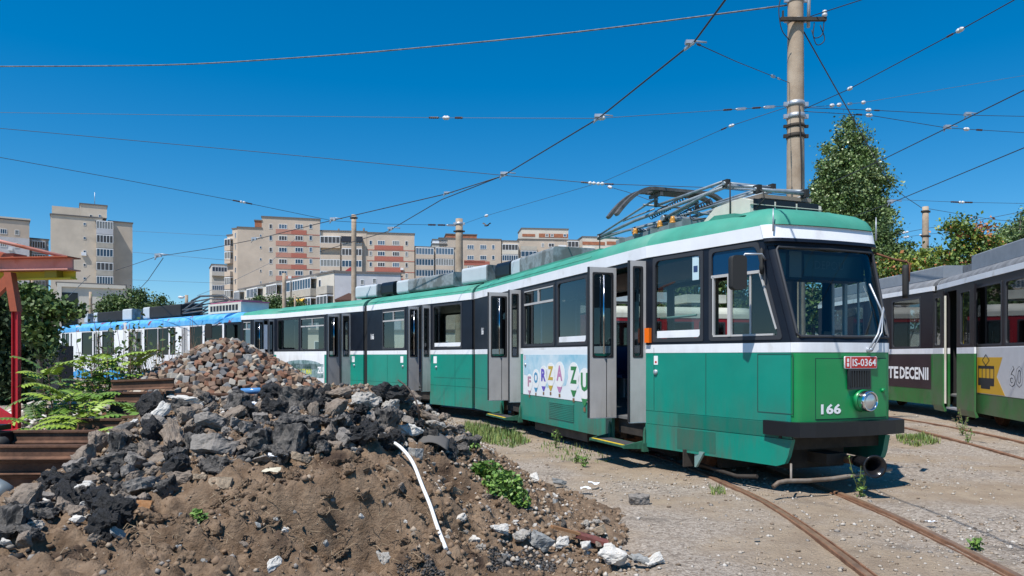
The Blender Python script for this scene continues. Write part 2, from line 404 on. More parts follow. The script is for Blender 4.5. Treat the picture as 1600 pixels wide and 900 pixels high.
def bogie(root, fr, uc, W, g=1.03, wb=1.8, r=0.33):
    f = MB()
    for s in (-1, 1):
        n = -W/2+s*(g/2+0.14)
        f.fbox(fr, uc-wb/2-0.3, uc+wb/2+0.3, 0.30, 0.44, n-0.04, n+0.04)
        f.fbox(fr, uc-0.25, uc+0.25, 0.20, 0.36, n-0.06, n+0.06)
        for k in (-1, 1):
            f.fbox(fr, uc+k*wb/2-0.10, uc+k*wb/2+0.10, 0.24, 0.44, n-0.07, n+0.07)
            f.tube([fr.pt(uc+k*wb/2, 0.33, -W/2-0.6), fr.pt(uc+k*wb/2, 0.33, -W/2+0.6)], 0.05)
    f.fbox(fr, uc-0.5, uc+0.5, 0.25, 0.60, -W/2-0.4, -W/2+0.4)
    f.fbox(fr, uc-0.4, uc+0.4, 0.10, 0.17, -W/2-g/2-0.04, -W/2-g/2+0.04); f.fbox(fr, uc-0.4, uc+0.4, 0.10, 0.17, -W/2+g/2-0.04, -W/2+g/2+0.04)
    f.build('bogie_frame', M['under'], root)
    for k in (-1, 1):
        for s in (-1, 1): wheel(root, fr.pt(uc+k*wb/2, r, -W/2+s*g/2), fr.N*s, r)
def roof_box(root, fr, u0, u1, n0, n1, z0, z1, capend, name='roof_unit', m1=None, m2=None):
    """rounded housing along the roof; capend = length of the pale cap at the rear end"""
    def prof(): return rr(n0, n1, z0, z1, 0.07, 3)
    g = MB(); pr = prof()
    pf = Fr(fr.pt(u0, 0, 0), fr.N, (0, 0, 1), -fr.U)
    g.prism(pf, [(a, b) for a, b in pr], -(capend), 0, 0); g.prism(pf, [(a, b) for a, b in inset(pr, 0.006)], -(u1-u0), -capend, 1)
    g.fbox(fr, u0+0.2, u0+0.3, z0-0.12, z0, n0+0.1, n1-0.1, 2); g.fbox(fr, u1-0.3, u1-0.2, z0-0.12, z0, n0+0.1, n1-0.1, 2)
    return g.build(name, [m1 or M['greycap'], m2 or M['greyroof'], M['blackmatte']], root)
# ================================================================ the green tram
W = 2.4
A = Vector((math.sin(R(20.5)), -math.cos(R(20.5)), 0)); B = Vector((-A.y, A.x, 0))   # forward, to the far side
P0 = Vector((1.86, 10.15, 0)); L1 = 7.83
root = empty('tram', (1.2, 14.0, 0), 'teal green and white tram with open doors and folded pantograph behind the rubble heap', 'tram')
f1 = Fr(P0-A*L1, A)
def door_px(fr, lo, lw, ro, rw): return fr.upx(lw), fr.upx(rw)
def win_px(fr, xa, xb, ya, yb, xr=None):
    """xa..xb pixels along; ya top / yb bottom pixel rows measured at xr (default xa)"""
    u0, u1 = fr.upx(xa), fr.upx(xb); _, z1 = fr.uz(xr or xa, ya); _, z0 = fr.uz(xr or xa, yb); return (u0, u1, z0, z1)
Z0W, Z1W = 1.75, 2.84
d_front = (f1.upx(962), f1.upx(1008)); d_rear = (f1.upx(795), f1.upx(813))
w1 = (f1.upx(819), f1.upx(866), Z0W, Z1W); w2 = (f1.upx(871), f1.upx(917), Z0W, Z1W)
# widen the openings to a believable doorway: the open leaves cover the rest
d_front = (d_front[0]-0.12, d_front[1]); d_rear = (d_rear[0]-0.45, d_rear[1])
g = MB()
wall_panels(g, f1, L1, [w1, w2], [d_front, d_rear])
ff1 = far_frame(f1, L1, W)
fw1 = [(0.5, 1.7, Z0W, Z1W), (1.85, 3.05, Z0W, Z1W), (3.2, 4.4, Z0W, Z1W), (4.55, 5.75, Z0W, Z1W), (5.9, 7.1, Z0W, Z1W)]
wall_panels(g, ff1, L1, fw1, [])
# ---- cab: tapered side walls and the leaning nose
TA = 0.5/2.33
Lc = math.hypot(2.33, 0.5)
def lean(z): return 0.0 if z <= 1.70 else 0.34*(z-1.70)/1.2
def nose(t, z, off=0.0):
    af = 2.33-lean(z); half = W/2-TA*(af-0.06); t2 = max(-1, min(1, t))
    a = af+0.06*(1-t2*t2)-0.10*abs(t2)**22+off; b = W/2+half*t2+(off*0.8*t2**9)
    q = P0+A*a+B*b; return Vector((q.x, q.y, z))
def ufr(z): return (2.33-lean(z)-0.07)/2.33*Lc
fc = Fr(P0, A*2.33+B*0.5)                       # near tapered wall
_O = P0+A*2.33+B*(W-0.5); fcf = Fr(_O, (-A*2.33+B*0.5))   # far tapered wall, u=0 at the nose
def taper(mb, fr, far):
    T = (lambda u: Lc-u) if far else (lambda u: u)
    def pp(poly, m, n1=0.0, n0=-0.05):
        q = [(T(u), z) for u, z in poly]
        if far: q = q[::-1]
        mb.prism(fr, q, n0, n1, m)
    e = ufr(1.0)
    # lower shell: skirt with a rounded slanted end, plate rows, white belt
    def sk(z): return e+0.02-0.10*max(0, (0.62-z)/0.3)
    pp([(0, 0.30), (Lc-0.25, 0.30), (Lc-0.14, 0.34), (Lc-0.10, 0.42), (e+0.02, 0.60), (e+0.02, 0.615), (0, 0.615)], 0, 0.012)
    pp([(0, 0.62), (e, 0.62), (e, 0.795), (0, 0.795)], 0); pp([(0, 0.80), (e, 0.80), (e, 1.59), (0, 1.59)], 0); pp([(0, 1.59), (e, 1.59), (e, 1.70), (0, 1.70)], 1, 0.003)
    pp([(0, 0.6), (e, 0.6), (e, 1.7), (0, 1.7)], 4, -0.02, -0.045)
    zt = 2.86
    a0, a1 = (fc.upx(1022), fc.upx(1097)); b0 = fc.upx(1110); zb0 = 1.755
    bt = ufr(zt)-0.12; bb = ufr(zb0)-0.11
    pp([(0, 1.70), (a0, 1.70), (a0, zt), (0, zt)], 2); pp([(a0, 1.70), (ufr(1.70), 1.70), (ufr(zb0), zb0), (a0, zb0)], 2)
    pp([(a1, zb0), (b0, zb0), (b0, zt), (a1, zt)], 2)
    pp([(bb, zb0), (ufr(zb0), zb0), (ufr(zt), zt), (bt, zt)], 2)
    pp([(0, zt), (ufr(zt), zt), (ufr(2.90), 2.90), (0, 2.90)], 2)
    pp([(0, 2.90), (ufr(2.90)+0.03, 2.90), (ufr(3.06)+0.03, 3.06), (0, 3.06)], 3, 0.016)
    return a0, a1, b0, bt, bb, zb0, zt
ca = taper(g, fc, False); taper(g, fcf, True)
# roofs with the raised cab end
def kf(u): return 1.0+0.06*max(0, min(1, (u-(L1-1.9))/0.9))
roof_loft(g, f1, L1, W, m=6, kf=kf)
# cab roof dome: nested outlines
NT = 24
def outline(z, d, rise):
    pts = []
    for i in range(NT+1):
        t = -1+2*i/NT; q = nose(t, 2.95); a = (q-P0).dot(A); b = (q-P0).dot(B)
        a2 = a+0.05-d*0.95-(d*d*0.55); b2 = W/2+(b-W/2)*(1-d/(W/2)*0.98); pts.append((a2, b2))
    n_ = [(0.0, d if d < W/2 else W/2)]
    return [(0.0, min(d, W/2))]+pts+[(0.0, W-min(d, W/2))]
rings = []
for d, h in ROOFP+[(1.2, 0.29)]:
    rings.append([P0+A*a+B*b+Vector((0, 0, 3.06+h*1.06)) for a, b in outline(3.02, d, h)])
nR = len(rings[0])
vs = [q for r_ in rings for q in r_]
g.add(vs, [(i*nR+j, i*nR+j+1, (i+1)*nR+j+1, (i+1)*nR+j) for i in range(len(rings)-1) for j in range(nR-1)], 6, True)
# nose shell rows
def nose_patch(mb, t0, t1, z0, z1, off, m, nt=None, th=0.05, nz=1):
    nt = nt or max(2, int((t1-t0)*16)); ts = [t0+(t1-t0)*i/nt for i in range(nt+1)]
    if abs(t0) >= 1 or abs(t1) >= 1: ts = [math.copysign(1-(1-abs(t))**2.0, t) for t in ts] if t0 < 0 < t1 else ts
    zs = [z0+(z1-z0)*j/nz for j in range(nz+1)]
    front = [nose(t, z, off) for z in zs for t in ts]; back = [nose(t, z, off-th) for z in zs for t in ts]
    n = nt+1; k = len(front); fs = []
    for j in range(nz):
        for i in range(nt):
            fs.append((j*n+i, j*n+i+1, (j+1)*n+i+1, (j+1)*n+i)); fs.append((k+j*n+i, k+(j+1)*n+i, k+(j+1)*n+i+1, k+j*n+i+1))
    for i in range(nt):
        fs.append((i, k+i, k+i+1, i+1)); a = nz*n+i; fs.append((a, a+1, k+a+1, k+a))
    for j in range(nz):
        a = j*n; fs.append((a, a+n, k+a+n, k+a)); a = j*n+nt; fs.append((a, k+a, k+a+n, a+n))
    mb.add(front, [(j*n+i, j*n+i+1, (j+1)*n+i+1, (j+1)*n+i) for j in range(nz) for i in range(nt)], m, True)
    if th > 0: mb.add(front+back, [f for f in fs if not all(i < k for i in f)], m, False)
nose_patch(g, -1, 1, 0.72, 1.59, 0.0, 7, nt=56)
nose_patch(g, -1, 1, 1.59, 1.70, 0.004, 1, nt=56)
nose_patch(g, -1, 1, 1.70, 1.755, 0.0, 2, nt=56)
nose_patch(g, -1, -0.93, 1.755, 2.82, 0.0, 2, nt=6, nz=4); nose_patch(g, 0.93, 1, 1.755, 2.82, 0.0, 2, nt=6, nz=4)
nose_patch(g, -1, 1, 2.82, 2.90, 0.01, 2, nt=56)
nose_patch(g, -1, 1, 2.90, 3.06, 0.052, 3, nt=56)
nose_patch(g, -1, 1, 2.86, 2.90, 0.06, 2, nt=40, th=0.1)
# floor, ceiling, bulkheads
g.fbox(f1, 0, L1, 0.62, 0.66, -W+0.06, -0.06, 8); g.prism(Fr(P0+Vector((0, 0, 0.62)), A, B, (0, 0, 1)), [(0, 0.06), (2.2, 0.55), (2.2, W-0.55), (0, W-0.06)], 0, 0.04, 8)
g.fbox(f1, 0.05, L1+1.9, 2.86, 2.88, -W+0.5, -0.5, 9)
g.fbox(f1, 0.05, L1-0.05, 0.66, 1.62, -0.09, -0.07, 9) if False else None
g.fbox(ff1, 0.05, L1-0.05, 0.66, 1.66, -0.09, -0.06, 9)
g.fbox(f1, 0.0, 0.05, 0.66, 2.88, -0.75, -0.06, 5); g.fbox(f1, 0.0, 0.05, 0.66, 2.88, -W+0.06, -W+0.75, 5)
g.fbox(f1, 0.3, L1+0.8, 0.36, 0.60, -W+0.35, -0.35, 5)
body_mats = [M['teal'], M['white'], M['band'], M['white'], M['grooveline'], M['under'], M['roofgreen'], M['green'], M['floor'], M['inner']]
g.build('front_section', body_mats, root)
# rain strips along the roof edge
g = MB()
for s in (f1,):
    g.tube([s.pt(0.1, 3.13, -0.035), s.pt(L1-1.75, 3.13, -0.035)], 0.018, 5); g.fbox(s, 0.2, L1-1.7, 3.24, 3.275, -0.32, -0.16)
g.build('roof_rail', M['roofgreen'], root)

# windows near side
window(root, f1, *w1, style='top'); window(root, f1, *w2, style='frost', gm=M['glassdark'])
for q in fw1: window(root, ff1, *q, style='plain', gm=M['glassclear'])
a0, a1, b0, bt, bb, zb0, zt = ca
window(root, fc, a0, a1, zb0, zt, 'frost')
window(root, fcf, Lc-a1, Lc-a0, zb0, zt, 'plain', gm=M['glassclear'])
def cab_window(fr, far):
    T = (lambda u: Lc-u) if far else (lambda u: u)
    poly = [(b0, zb0), (bb, zb0), (bt, zt), (b0, zt)]
    poly = [(T(u), z) for u, z in poly]
    if far: poly = poly[::-1]
    o_ = roundpoly(poly, 0.02); o2 = inset(o_, -0.02); i_ = roundpoly(inset(poly, 0.035) if False else poly, 0.09); i2 = inset(i_, 0.025)
    g = MB(); g.ring(fr, o2, i2, -0.03, 0.008, 0)
    zs = 2.53
    def edge(z): return bb+(bt-bb)*(z-zb0)/(zt-zb0)
    def bar(u0, z0, u1, z1, w_=0.022, n1=0.012):
        d = Vector((u1-u0, z1-z0)).normalized(); p_ = Vector((-d.y, d.x))*w_/2
        q = [(u0-p_.x, z0-p_.y), (u1-p_.x, z1-p_.y), (u1+p_.x, z1+p_.y), (u0+p_.x, z0+p_.y)]
        q = [(T(u), z) for u, z in q]
        if far: q = q[::-1]
        g.prism(fr, q, -0.02, n1, 1)
    bar(b0+0.02, zs, edge(zs)-0.03, zs, 0.035); bar(b0+0.05, zb0+0.05, b0+0.05, zs); bar(b0+0.62*0.5, zb0+0.03, b0+0.31, zs, 0.05, 0.02)
    bar(edge(zs)-0.06, zs, edge(zb0)-0.06, zb0+0.10); bar(edge(zs)-0.2, zs, edge(zs)-0.2, zb0+0.03, 0.02, 0.0); bar(b0+0.05, zb0+0.04, edge(zb0)-0.1, zb0+0.04)
    w_ = g.build('window', [M['gasket'], M['alu']], root)
    p = MB()
    def pf(q, m):
        q = [(T(u), z) for u, z in q]
        if far: q = q[::-1]
        p.face(fr, q, -0.012, m)
    pf([(b0+0.03, zs), (edge(zs)-0.03, zs), (edge(zt-0.03)-0.05, zt-0.03), (b0+0.03, zt-0.03)], 1 if not far else 0)
    pf([(b0+0.33, zb0+0.03), (edge(zb0)-0.04, zb0+0.03), (edge(zs)-0.04, zs), (b0+0.33, zs)], 0)
    p.build('pane', [M['glassclear'] if far else M['glass'], M['bluetint']], w_)
cab_window(fc, False); cab_window(fcf, True)
# windscreen
g = MB(); nose_patch(g, -0.93, 0.93, 1.755, 2.82, -0.012, 0, nt=24, th=0.0, nz=6); wsn = g.build('windscreen', M['wind'], root)
g = MB()
def npt(t, z, off=0.012): return nose(t, z, off)
loop = [npt(-0.92, 1.80), npt(-0.89, 1.765), npt(0, 1.765), npt(0.89, 1.765), npt(0.92, 1.80), npt(0.92, 2.76), npt(0.89, 2.80), npt(0, 2.80), npt(-0.89, 2.80), npt(-0.92, 2.76), npt(-0.92, 1.80)]
g.tube(loop, 0.018, 6, caps=False); g.build('gasket', M['gasket'], wsn)
# hatch, number, plate, grille, headlamp
g = MB(); nose_patch(g, -0.655, 0.83, 0.835, 1.525, 0.003, 0, nt=24, th=0.01); nose_patch(g, -0.645, 0.82, 0.845, 1.515, 0.009, 1, nt=24, th=0.012); 
hatch = g.build('front_hatch', [M['grooveline'], M['green']], root)
def ffr(t, z): q = nose(t, z, 0.010); return Fr(Vector((q.x, q.y, 0)), nose(t+0.03, z)-nose(t-0.03, z))
fl = ffr(0.72, 1.1); g = MB(); g.lathe(fl.pt(0, 1.15, 0), fl.N, [(0, 0.025), (0.02, 0.025), (0.025, 0.018), (0.025, 0.0)], 12); g.build('latch', M['green'], hatch)
fn = ffr(-0.38, 0.92); g = MB(); g.text(fn, '166', 0, 0.955, 0.115, n=0.004, wid=0.27, bold=0.035); g.build('fleet_number', M['textwhite'], root)
fp = ffr(0.20, 1.48); g = MB(); g.prism(fp, rr(-0.245, 0.245, 1.405, 1.545, 0.015), 0.004, 0.018, 1); g.prism(fp, rr(-0.238, 0.238, 1.412, 1.538, 0.012), 0.018, 0.021, 0)
g.text(fp, 'IS-0364', 0.045, 1.475, 0.085, n=0.0235, m=1, wid=0.36, bold=0.015); g.fbox(fp, -0.163, -0.155, 1.412, 1.538, 0.021, 0.0225, 1); g.fbox(fp, -0.215, -0.185, 1.43, 1.47, 0.021, 0.0225, 1); g.fbox(fp, -0.215, -0.185, 1.48, 1.52, 0.021, 0.0225, 1)
g.build('number_plate', [M['red'], M['textwhite']], root)
fg_ = ffr(0.17, 1.28); g = MB(); g.fbox(fg_, -0.165, 0.165, 1.175, 1.395, 0.0, 0.008, 0)
g.ring(fg_, rr(-0.17, 0.17, 1.17, 1.40, 0.01), rr(-0.15, 0.15, 1.19, 1.38, 0.01), 0.0, 0.02, 1)
for k in range(8): u = -0.13+k*0.037; g.prism(fg_, [(u-0.008, 1.19), (u+0.008, 1.19), (u+0.004, 1.38), (u-0.012, 1.38)], 0.0, 0.02, 1)
g.build('vent_grille', [M['blackmatte'], mat('grey vent slats', (0.022, 0.024, 0.026), 0.5)], root)
fh = ffr(0.235, 1.03); g = MB(); c = fh.pt(0, 1.04, 0.0)
g.lathe(c, fh.N, [(0.0, 0.128), (0.05, 0.126), (0.05, 0.12)], 28, 0); g.lathe(c, fh.N, [(0.02, 0.115), (0.11, 0.120), (0.13, 0.112), (0.135, 0.102), (0.12, 0.097)], 28, 1)
hl = g.build('headlight', [M['green'], M['chrome']], root)
g = MB(); g.lathe(c, fh.N, [(0.115, 0.098), (0.128, 0.07), (0.136, 0.035), (0.138, 0.0)], 24); g.build('lens', M['lens'], hl)
# bumper: bent black beam
g = MB(); path = []
def lw(a, b, z): q = P0+A*a+B*b; return Vector((q.x, q.y, z))
out = [(1.95, 0.36), (2.28, 0.40), (2.42, 0.47), (2.49, 0.62), (2.52, 0.9), (2.53, 1.2), (2.52, 1.5), (2.49, 1.78), (2.45, 1.96), (2.30, 2.03), (1.95, 2.04)]
inn = [(1.95, 0.46), (2.25, 0.50), (2.32, 0.56), (2.36, 0.68), (2.38, 0.9), (2.39, 1.2), (2.38, 1.5), (2.36, 1.74), (2.30, 1.86), (2.25, 1.92), (1.95, 1.94)]
n = len(out)
for z in (0.655, 0.815):
    path += [lw(a, b, z) for a, b in out]+[lw(a, b, z) for a, b in inn]
fs = []
for i in range(n-1):
    fs += [(i, i+1, 2*n+i+1, 2*n+i), (n+i, 3*n+i, 3*n+i+1, n+i+1), (2*n+i, 2*n+i+1, 3*n+i+1, 3*n+i), (i, n+i, n+i+1, i+1)]
fs += [(0, 2*n, 3*n, n), (n-1, 2*n-1, 4*n-1, 3*n-1)]
g.add(path, fs, 0); g.build('bumper', M['black'], root)
# wiper
g = MB(); g.tube([npt(0.35, 1.63, 0.05), npt(0.52, 1.80, 0.09), npt(0.80, 2.10, 0.07)], 0.012, 5); g.tube([npt(0.42, 1.62, 0.05), npt(0.60, 1.82, 0.10), npt(0.80, 2.12, 0.07)], 0.008, 5)
g.tube([npt(0.66, 2.40, 0.03), npt(0.80, 2.10, 0.035), npt(0.82, 1.80, 0.03)], 0.012, 5); g.lathe(npt(0.38, 1.62, 0.0), A, [(0, 0.03), (0.06, 0.025), (0.07, 0.0)], 10)
g.build('wiper', M['steel'], root)
# mirrors
def mirror(p_att, p_mid, p_head, hw, armr=0.012, am='steel', rot=None):
    g = MB(); g.tube([p_att, p_mid, p_mid+(p_head-p_mid)*0.15+Vector((0, 0, 0)), p_head], armr, 6); m_ = g.build('mirror_arm', M[am], root)
    g = MB(); ax = rot or (B, A); fr_ = Fr(p_head, ax[0], (0, 0, 1), ax[1])
    g.prism(fr_, rr(-hw, hw, -0.19, 0.19, 0.05, 3), -0.04, 0.04, 0, True); g.build('mirror_head', M['blackmatte'], m_)
pa = fc.pt(ufr(2.65)-0.06, 2.66, 0.01); h_ = P(1153, 426, 8.36)
g = MB(); kn = P(1164, 397, 8.36)
g.tube([pa, P(1190, 397, 8.32), kn, P(1161, 402, 8.37), P(1161, 425, 8.36)], 0.013, 6); ma = g.build('mirror_arm', M['steel'], root)
g = MB(); vA = Vector((0.93, 0.25, 0)).normalized(); fr_ = Fr(h_, vA, (0, 0, 1)); g.prism(fr_, rr(-0.092, 0.092, -0.195, 0.195, 0.045, 3), -0.05, 0.04, 0, True); g.build('mirror_head', M['blackmatte'], ma)
g = MB(); g.lathe(fc.pt(ufr(2.7)-0.08, 2.50, 0.03), (0, 0, 1), [(0, 0.0), (0, 0.02), (0.08, 0.03), (0.12, 0.02), (0.28, 0.02), (0.30, 0.0)], 8); g.build('mirror_bracket', M['blackmatte'], root)
pr = nose(0.97, 2.82); h_ = P(1415, 440, 8.9)
g = MB(); g.tube([pr, P(1396, 405, 8.95), P(1417, 409, 8.93), P(1421, 414, 8.92), P(1420, 440, 8.92)], 0.013, 6); ma = g.build('mirror_arm', M['rust'], root)
g = MB(); fr_ = Fr(h_, Vector((0.55, 0.83, 0)), (0, 0, 1)); g.prism(fr_, rr(-0.075, 0.075, -0.20, 0.20, 0.05, 3), -0.03, 0.03, 0, True); g.build('mirror_head', M['blackmatte'], ma)
# stub aerials on the white strip
g = MB(); q = nose(-0.93, 2.97, 0.08); g.tube([q, q+Vector((0, 0, 0.26))], [0.012, 0.006], 5); g.build('aerial', M['steel'], root)
g = MB(); q = nose(0.93, 2.97, 0.08); g.tube([q-Vector((0, 0, 0.02)), q+Vector((0, 0, 0.26))], [0.012, 0.006], 5); g.build('aerial', M['steel'], root)
# cab fittings: destination box, desk, seat, rear bulkhead
g = MB(); fb = Fr(lw(1.85, W/2, 0), B); g.fbox(fb, -0.75, 0.75, 2.46, 2.80, -0.25, 0.02, 0); g.fbox(fb, -0.72, -0.45, 2.50, 2.76, 0.02, 0.025, 1); g.fbox(fb, -0.40, -0.22, 2.48, 2.79, 0.02, 0.028, 2); g.fbox(fb, -0.18, 0.70, 2.50, 2.76, 0.02, 0.025, 1)
g.text(fb, 'DEPOU', 0.20, 2.64, 0.10, n=0.029, m=3); g.build('destination_box', [M['dark'], mat('dim display', (0.03, 0.055, 0.06), 0.3), M['inner'], mat('dim letters', (0.09, 0.12, 0.13), 0.6)], root)
g = MB(); g.fbox(fb, -0.62, 0.62, 0.66, 1.60, -0.25, 0.05, 0); g.fbox(fb, -0.65, 0.65, 1.60, 1.66, -0.35, 0.15, 1); g.fbox(fb, -0.45, -0.25, 1.66, 1.74, -0.1, 0.08, 2); g.fbox(fb, 0.2, 0.3, 1.66, 1.85, -0.1, -0.05, 2); g.build('driver_desk', [M['dark'], mat('desk top', (0.10, 0.16, 0.16), 0.5), M['blackmatte']], root)
g = MB(); c = lw(1.0, W/2-0.15, 0); fs_ = Fr(c, B); g.fbox(fs_, -0.25, 0.25, 1.10, 1.20, -0.25, 0.25); g.fbox(fs_, -0.25, 0.25, 1.15, 1.85, -0.30, -0.20); g.fbox(fs_, -0.05, 0.05, 0.66, 1.10, -0.05, 0.05); g.build('driver_seat', M['seat'], root)
fb2 = Fr(lw(0.35, W/2, 0), B); g = MB(); g.fbox(fb2, -1.05, -0.35, 0.66, 1.5, -0.03, 0.03, 0); g.fbox(fb2, 0.30, 1.05, 0.66, 2.62, -0.03, 0.03, 0); g.fbox(fb2, 0.95, 1.05, 1.5, 2.85, -0.03, 0.03, 0); g.fbox(fb2, -0.35, -0.30, 0.66, 2.85, -0.03, 0.03, 0); g.build('cab_bulkhead', mat('brown bulkhead', (0.13, 0.10, 0.08), 0.7), root)
# side plates on the near cab wall
PJ = mat('panel joint', (0.02, 0.06, 0.05), 0.8)
def groove(u0, v0, u1, v1, w_=0.006, fr_=fc):
    g = MB()
    if abs(u1-u0) > abs(v1-v0): g.fbox(fr_, u0, u1, v0-w_/2, v0+w_/2, 0.0, 0.0035)
    else: g.fbox(fr_, u0-w_/2, u0+w_/2, v0, v1, 0.0, 0.0035)
    g.build('panel_joint', PJ, root)
uh0, uh1 = fc.upx(1184), fc.upx(1239)
for _u in (0.02, 2.6, 3.9, 5.0): groove(_u, 0.81, _u, 1.58, fr_=f1)
for q in ((fc.upx(1103), 0.81, fc.upx(1103), 1.58), (fc.upx(1022), 0.81, fc.upx(1022), 1.66), (fc.upx(1119), 0.32, fc.upx(1119), 0.61)): groove(*q)
g = MB(); g.ring(fc, rr(uh0-.004, uh1+.004, 0.896, 1.574, 0.01), rr(uh0+.004, uh1-.004, 0.904, 1.566, 0.01), 0, 0.0035); g.build('side_hatch', PJ, root)
g = MB(); g.fbox(fc, fc.upx(1059), fc.upx(1120)-0.01, 0.335, 0.60, 0.012, 0.0145, 0); g.fbox(fc, fc.upx(1059), fc.upx(1219), 0.625, 0.79, 0.0, 0.0025, 0); g.build('repainted_panel', M['teal_patch'], root)
g = MB(); g.fbox(fc, fc.upx(1022)+0.0, fc.upx(1022)+0.075, 1.43, 1.55, 0.0, 0.004, 0); g.fbox(fc, fc.upx(1022)+0.02, fc.upx(1022)+0.055, 1.45, 1.48, 0.004, 0.005, 1); g.build('sticker', [M['textwhite'], M['red']], root)
g = MB(); g.lathe(fc.pt(fc.upx(1025), 1.33, 0), fc.N, [(0, 0.035), (0.02, 0.035), (0.03, 0.02), (0.03, 0.0)], 14); g.build('door_button', M['steel'], root)
g = MB(); g.fbox(fc, fc.upx(1011), fc.upx(1018), 1.73, 1.93, 0.0, 0.05); g.build('side_lamp', M['orange'], root)
g = MB(); g.fbox(fc, a1-0.17, a1-0.06, 2.52, 2.82, -0.01, -0.006, 0); g.fbox(fc, a1-0.15, a1-0.08, 2.62, 2.70, -0.006, -0.004, 1); g.build('sticker', [mat('pale sticker', (0.5, 0.65, 0.7), .5), M['seat']], root)

# doors
def doors(fr, lo, lw_, ro, rw, z0=0.64, z1=2.86, split=True, gm=None, rsw=0.0, lsw=0.0):
    u, w_ = leafw(fr, lw_, lo); leaf(root, fr, u, w_, z0, z1, lsw, split, gm)
    u, w_ = leafw(fr, rw, ro); leaf(root, fr, u, w_, z0, z1, rsw, False, gm, handle=False)
doors(f1, 920, 962, 983, 1008); doors(f1, 763, 795, 795.5, 813)
def step(fr, u0, u1, z=0.32, dep=0.34):
    g = MB(); g.fbox(fr, u0, u1, z-0.03, z, 0.0, dep, 0); g.fbox(fr, u0+0.05, u1-0.05, z, z+0.005, 0.04, dep-0.05, 1); g.fbox(fr, u0+0.03, u1-0.03, z+0.0, z+0.007, dep-0.045, dep-0.01, 2)
    g.prism(Fr(fr.pt(u1, 0, 0), fr.N, (0, 0, 1), fr.U), [(0, z-0.06), (dep, z-0.04), (dep, z), (0, z+0.06)], 0.0, 0.025, 0)
    g.prism(Fr(fr.pt(u0, 0, 0), fr.N, (0, 0, 1), fr.U), [(0, z-0.06), (dep, z-0.04), (dep, z), (0, z+0.06)], -0.025, 0.0, 0)
    for u in (u0+0.02, u1+0.04): g.lathe(fr.pt(u, z-0.05, 0.02), (0, 0, 1), [(0, 0.0), (0, 0.03), (0.06, 0.035), (0.1, 0.022), (0.2, 0.025), (0.28, 0.012), (0.3, 0.0)], 8, 0)
    g.fbox(fr, u1+0.0, u1+0.08, z-0.09, z+0.03, -0.02, 0.06, 0)
    g.build('folding_step', [mat('grimy green step', (0.02, 0.10, 0.06), 0.7, var=0.4, vscale=9), mat('anti slip mat', (0.045, 0.045, 0.05), 0.9), M['yellow']], root)
step(f1, d_front[0]-0.05, d_front[1]-0.02); step(f1, d_rear[0]+0.0, d_rear[1])
# poster with balloons
ua, ub = f1.upx(818), f1.upx(920); g = MB(); g.fbox(f1, ua, ub, 0.80, 1.66, 0.003, 0.006, 0)
g.build('poster', [mat('poster white', (0.72, 0.76, 0.78), 0.5, c2=(0.76, 0.79, 0.80), vscale=2)], root)
poster = [o for o in root.children if o.name.startswith('poster')][-1]
sky_m = mat('printed blue cloud backdrop', (0.20, 0.48, 0.62), 0.5, c2=(0.68, 0.76, 0.79), vscale=1.4, detail=6)
g = MB(); _w = ub-0.02-ua-0.04; g.prism(f1, [(ua+0.04, 1.57)]+[(ua+0.04+_w*k/30, 1.04+0.07*math.sin(k*.9)+0.05*math.sin(k*2.3+1)+0.10*abs(k-15)/15) for k in range(31)]+[(ub-0.02, 1.57)], 0.006, 0.008, 0); g.build('printed_sky', sky_m, poster)
def ell(cu, cv, a, b, n=18): return [(cu+a*math.cos(2*math.pi*k/n), cv+b*math.sin(2*math.pi*k/n)*(1 if math.sin(2*math.pi*k/n) > 0 else 1.25)) for k in range(n)]
bl = [(828, 596, 'F', (0.45, 0.25, 0.33)), (838, 590, 'O', (0.06, 0.28, 0.48)), (850, 586, 'R', (0.12, 0.08, 0.45)), (861, 583, 'Z', (0.55, 0.38, 0.05)), (875, 583, 'A', (0.50, 0.22, 0.40)), (897, 586, 'Z', (0.03, 0.20, 0.06)), (914, 597, 'U', (0.03, 0.22, 0.07))]
for i, (px, py, ch, c_) in enumerate(bl):
    u, z = f1.uz(px, py); s = 0.085+0.008*i; K = (f1.upx(px+4)-f1.upx(px-4))/8*(4.6+0.85*i)/s; g = MB()
    g.prism(f1, ell(u, z, s*K, s*1.75), 0.008, 0.010, 0); g.text(f1, ch, u, z, s*2.3, n=0.012, m=1, wid=s*K*1.15, bold=0.04)
    g.prism(f1, [(u-s*K*0.5, z-s*2.05), (u+s*K*0.5, z-s*2.05), (u+s*K*0.12, z-s*2.9), (u-s*K*0.12, z-s*2.9)], 0.008, 0.012, 1); g.fbox(f1, u-s*K*0.16, u+s*K*0.16, z-s*3.6, z-s*3.1, 0.008, 0.012, 2)
    g.build('printed_balloon', [mat('balloon white', (0.8, 0.8, 0.78), 0.5), mat('balloon letter %d' % i, c_, 0.5), mat('basket brown', (0.22, 0.12, 0.06), 0.6)], poster)
u, z = f1.uz(870, 634); g = MB(); g.text(f1, 'RADIOZU.RO', u, z, 0.075, n=0.009, wid=f1.upx(880)-f1.upx(861), bold=0.01); g.build('lettering', M['dark'], poster)
g = MB(); gu0, gu1 = f1.upx(858), f1.upx(897)
for k in range(10): z = 0.44+k*0.030; g.prism(Fr(f1.pt(gu0, 0, 0), f1.U), [(0, z), (gu1-gu0, z), (gu1-gu0, z+0.016), (0, z+0.016)], 0.0, 0.014, 0)
g.build('vent_grille', M['teal'], root)
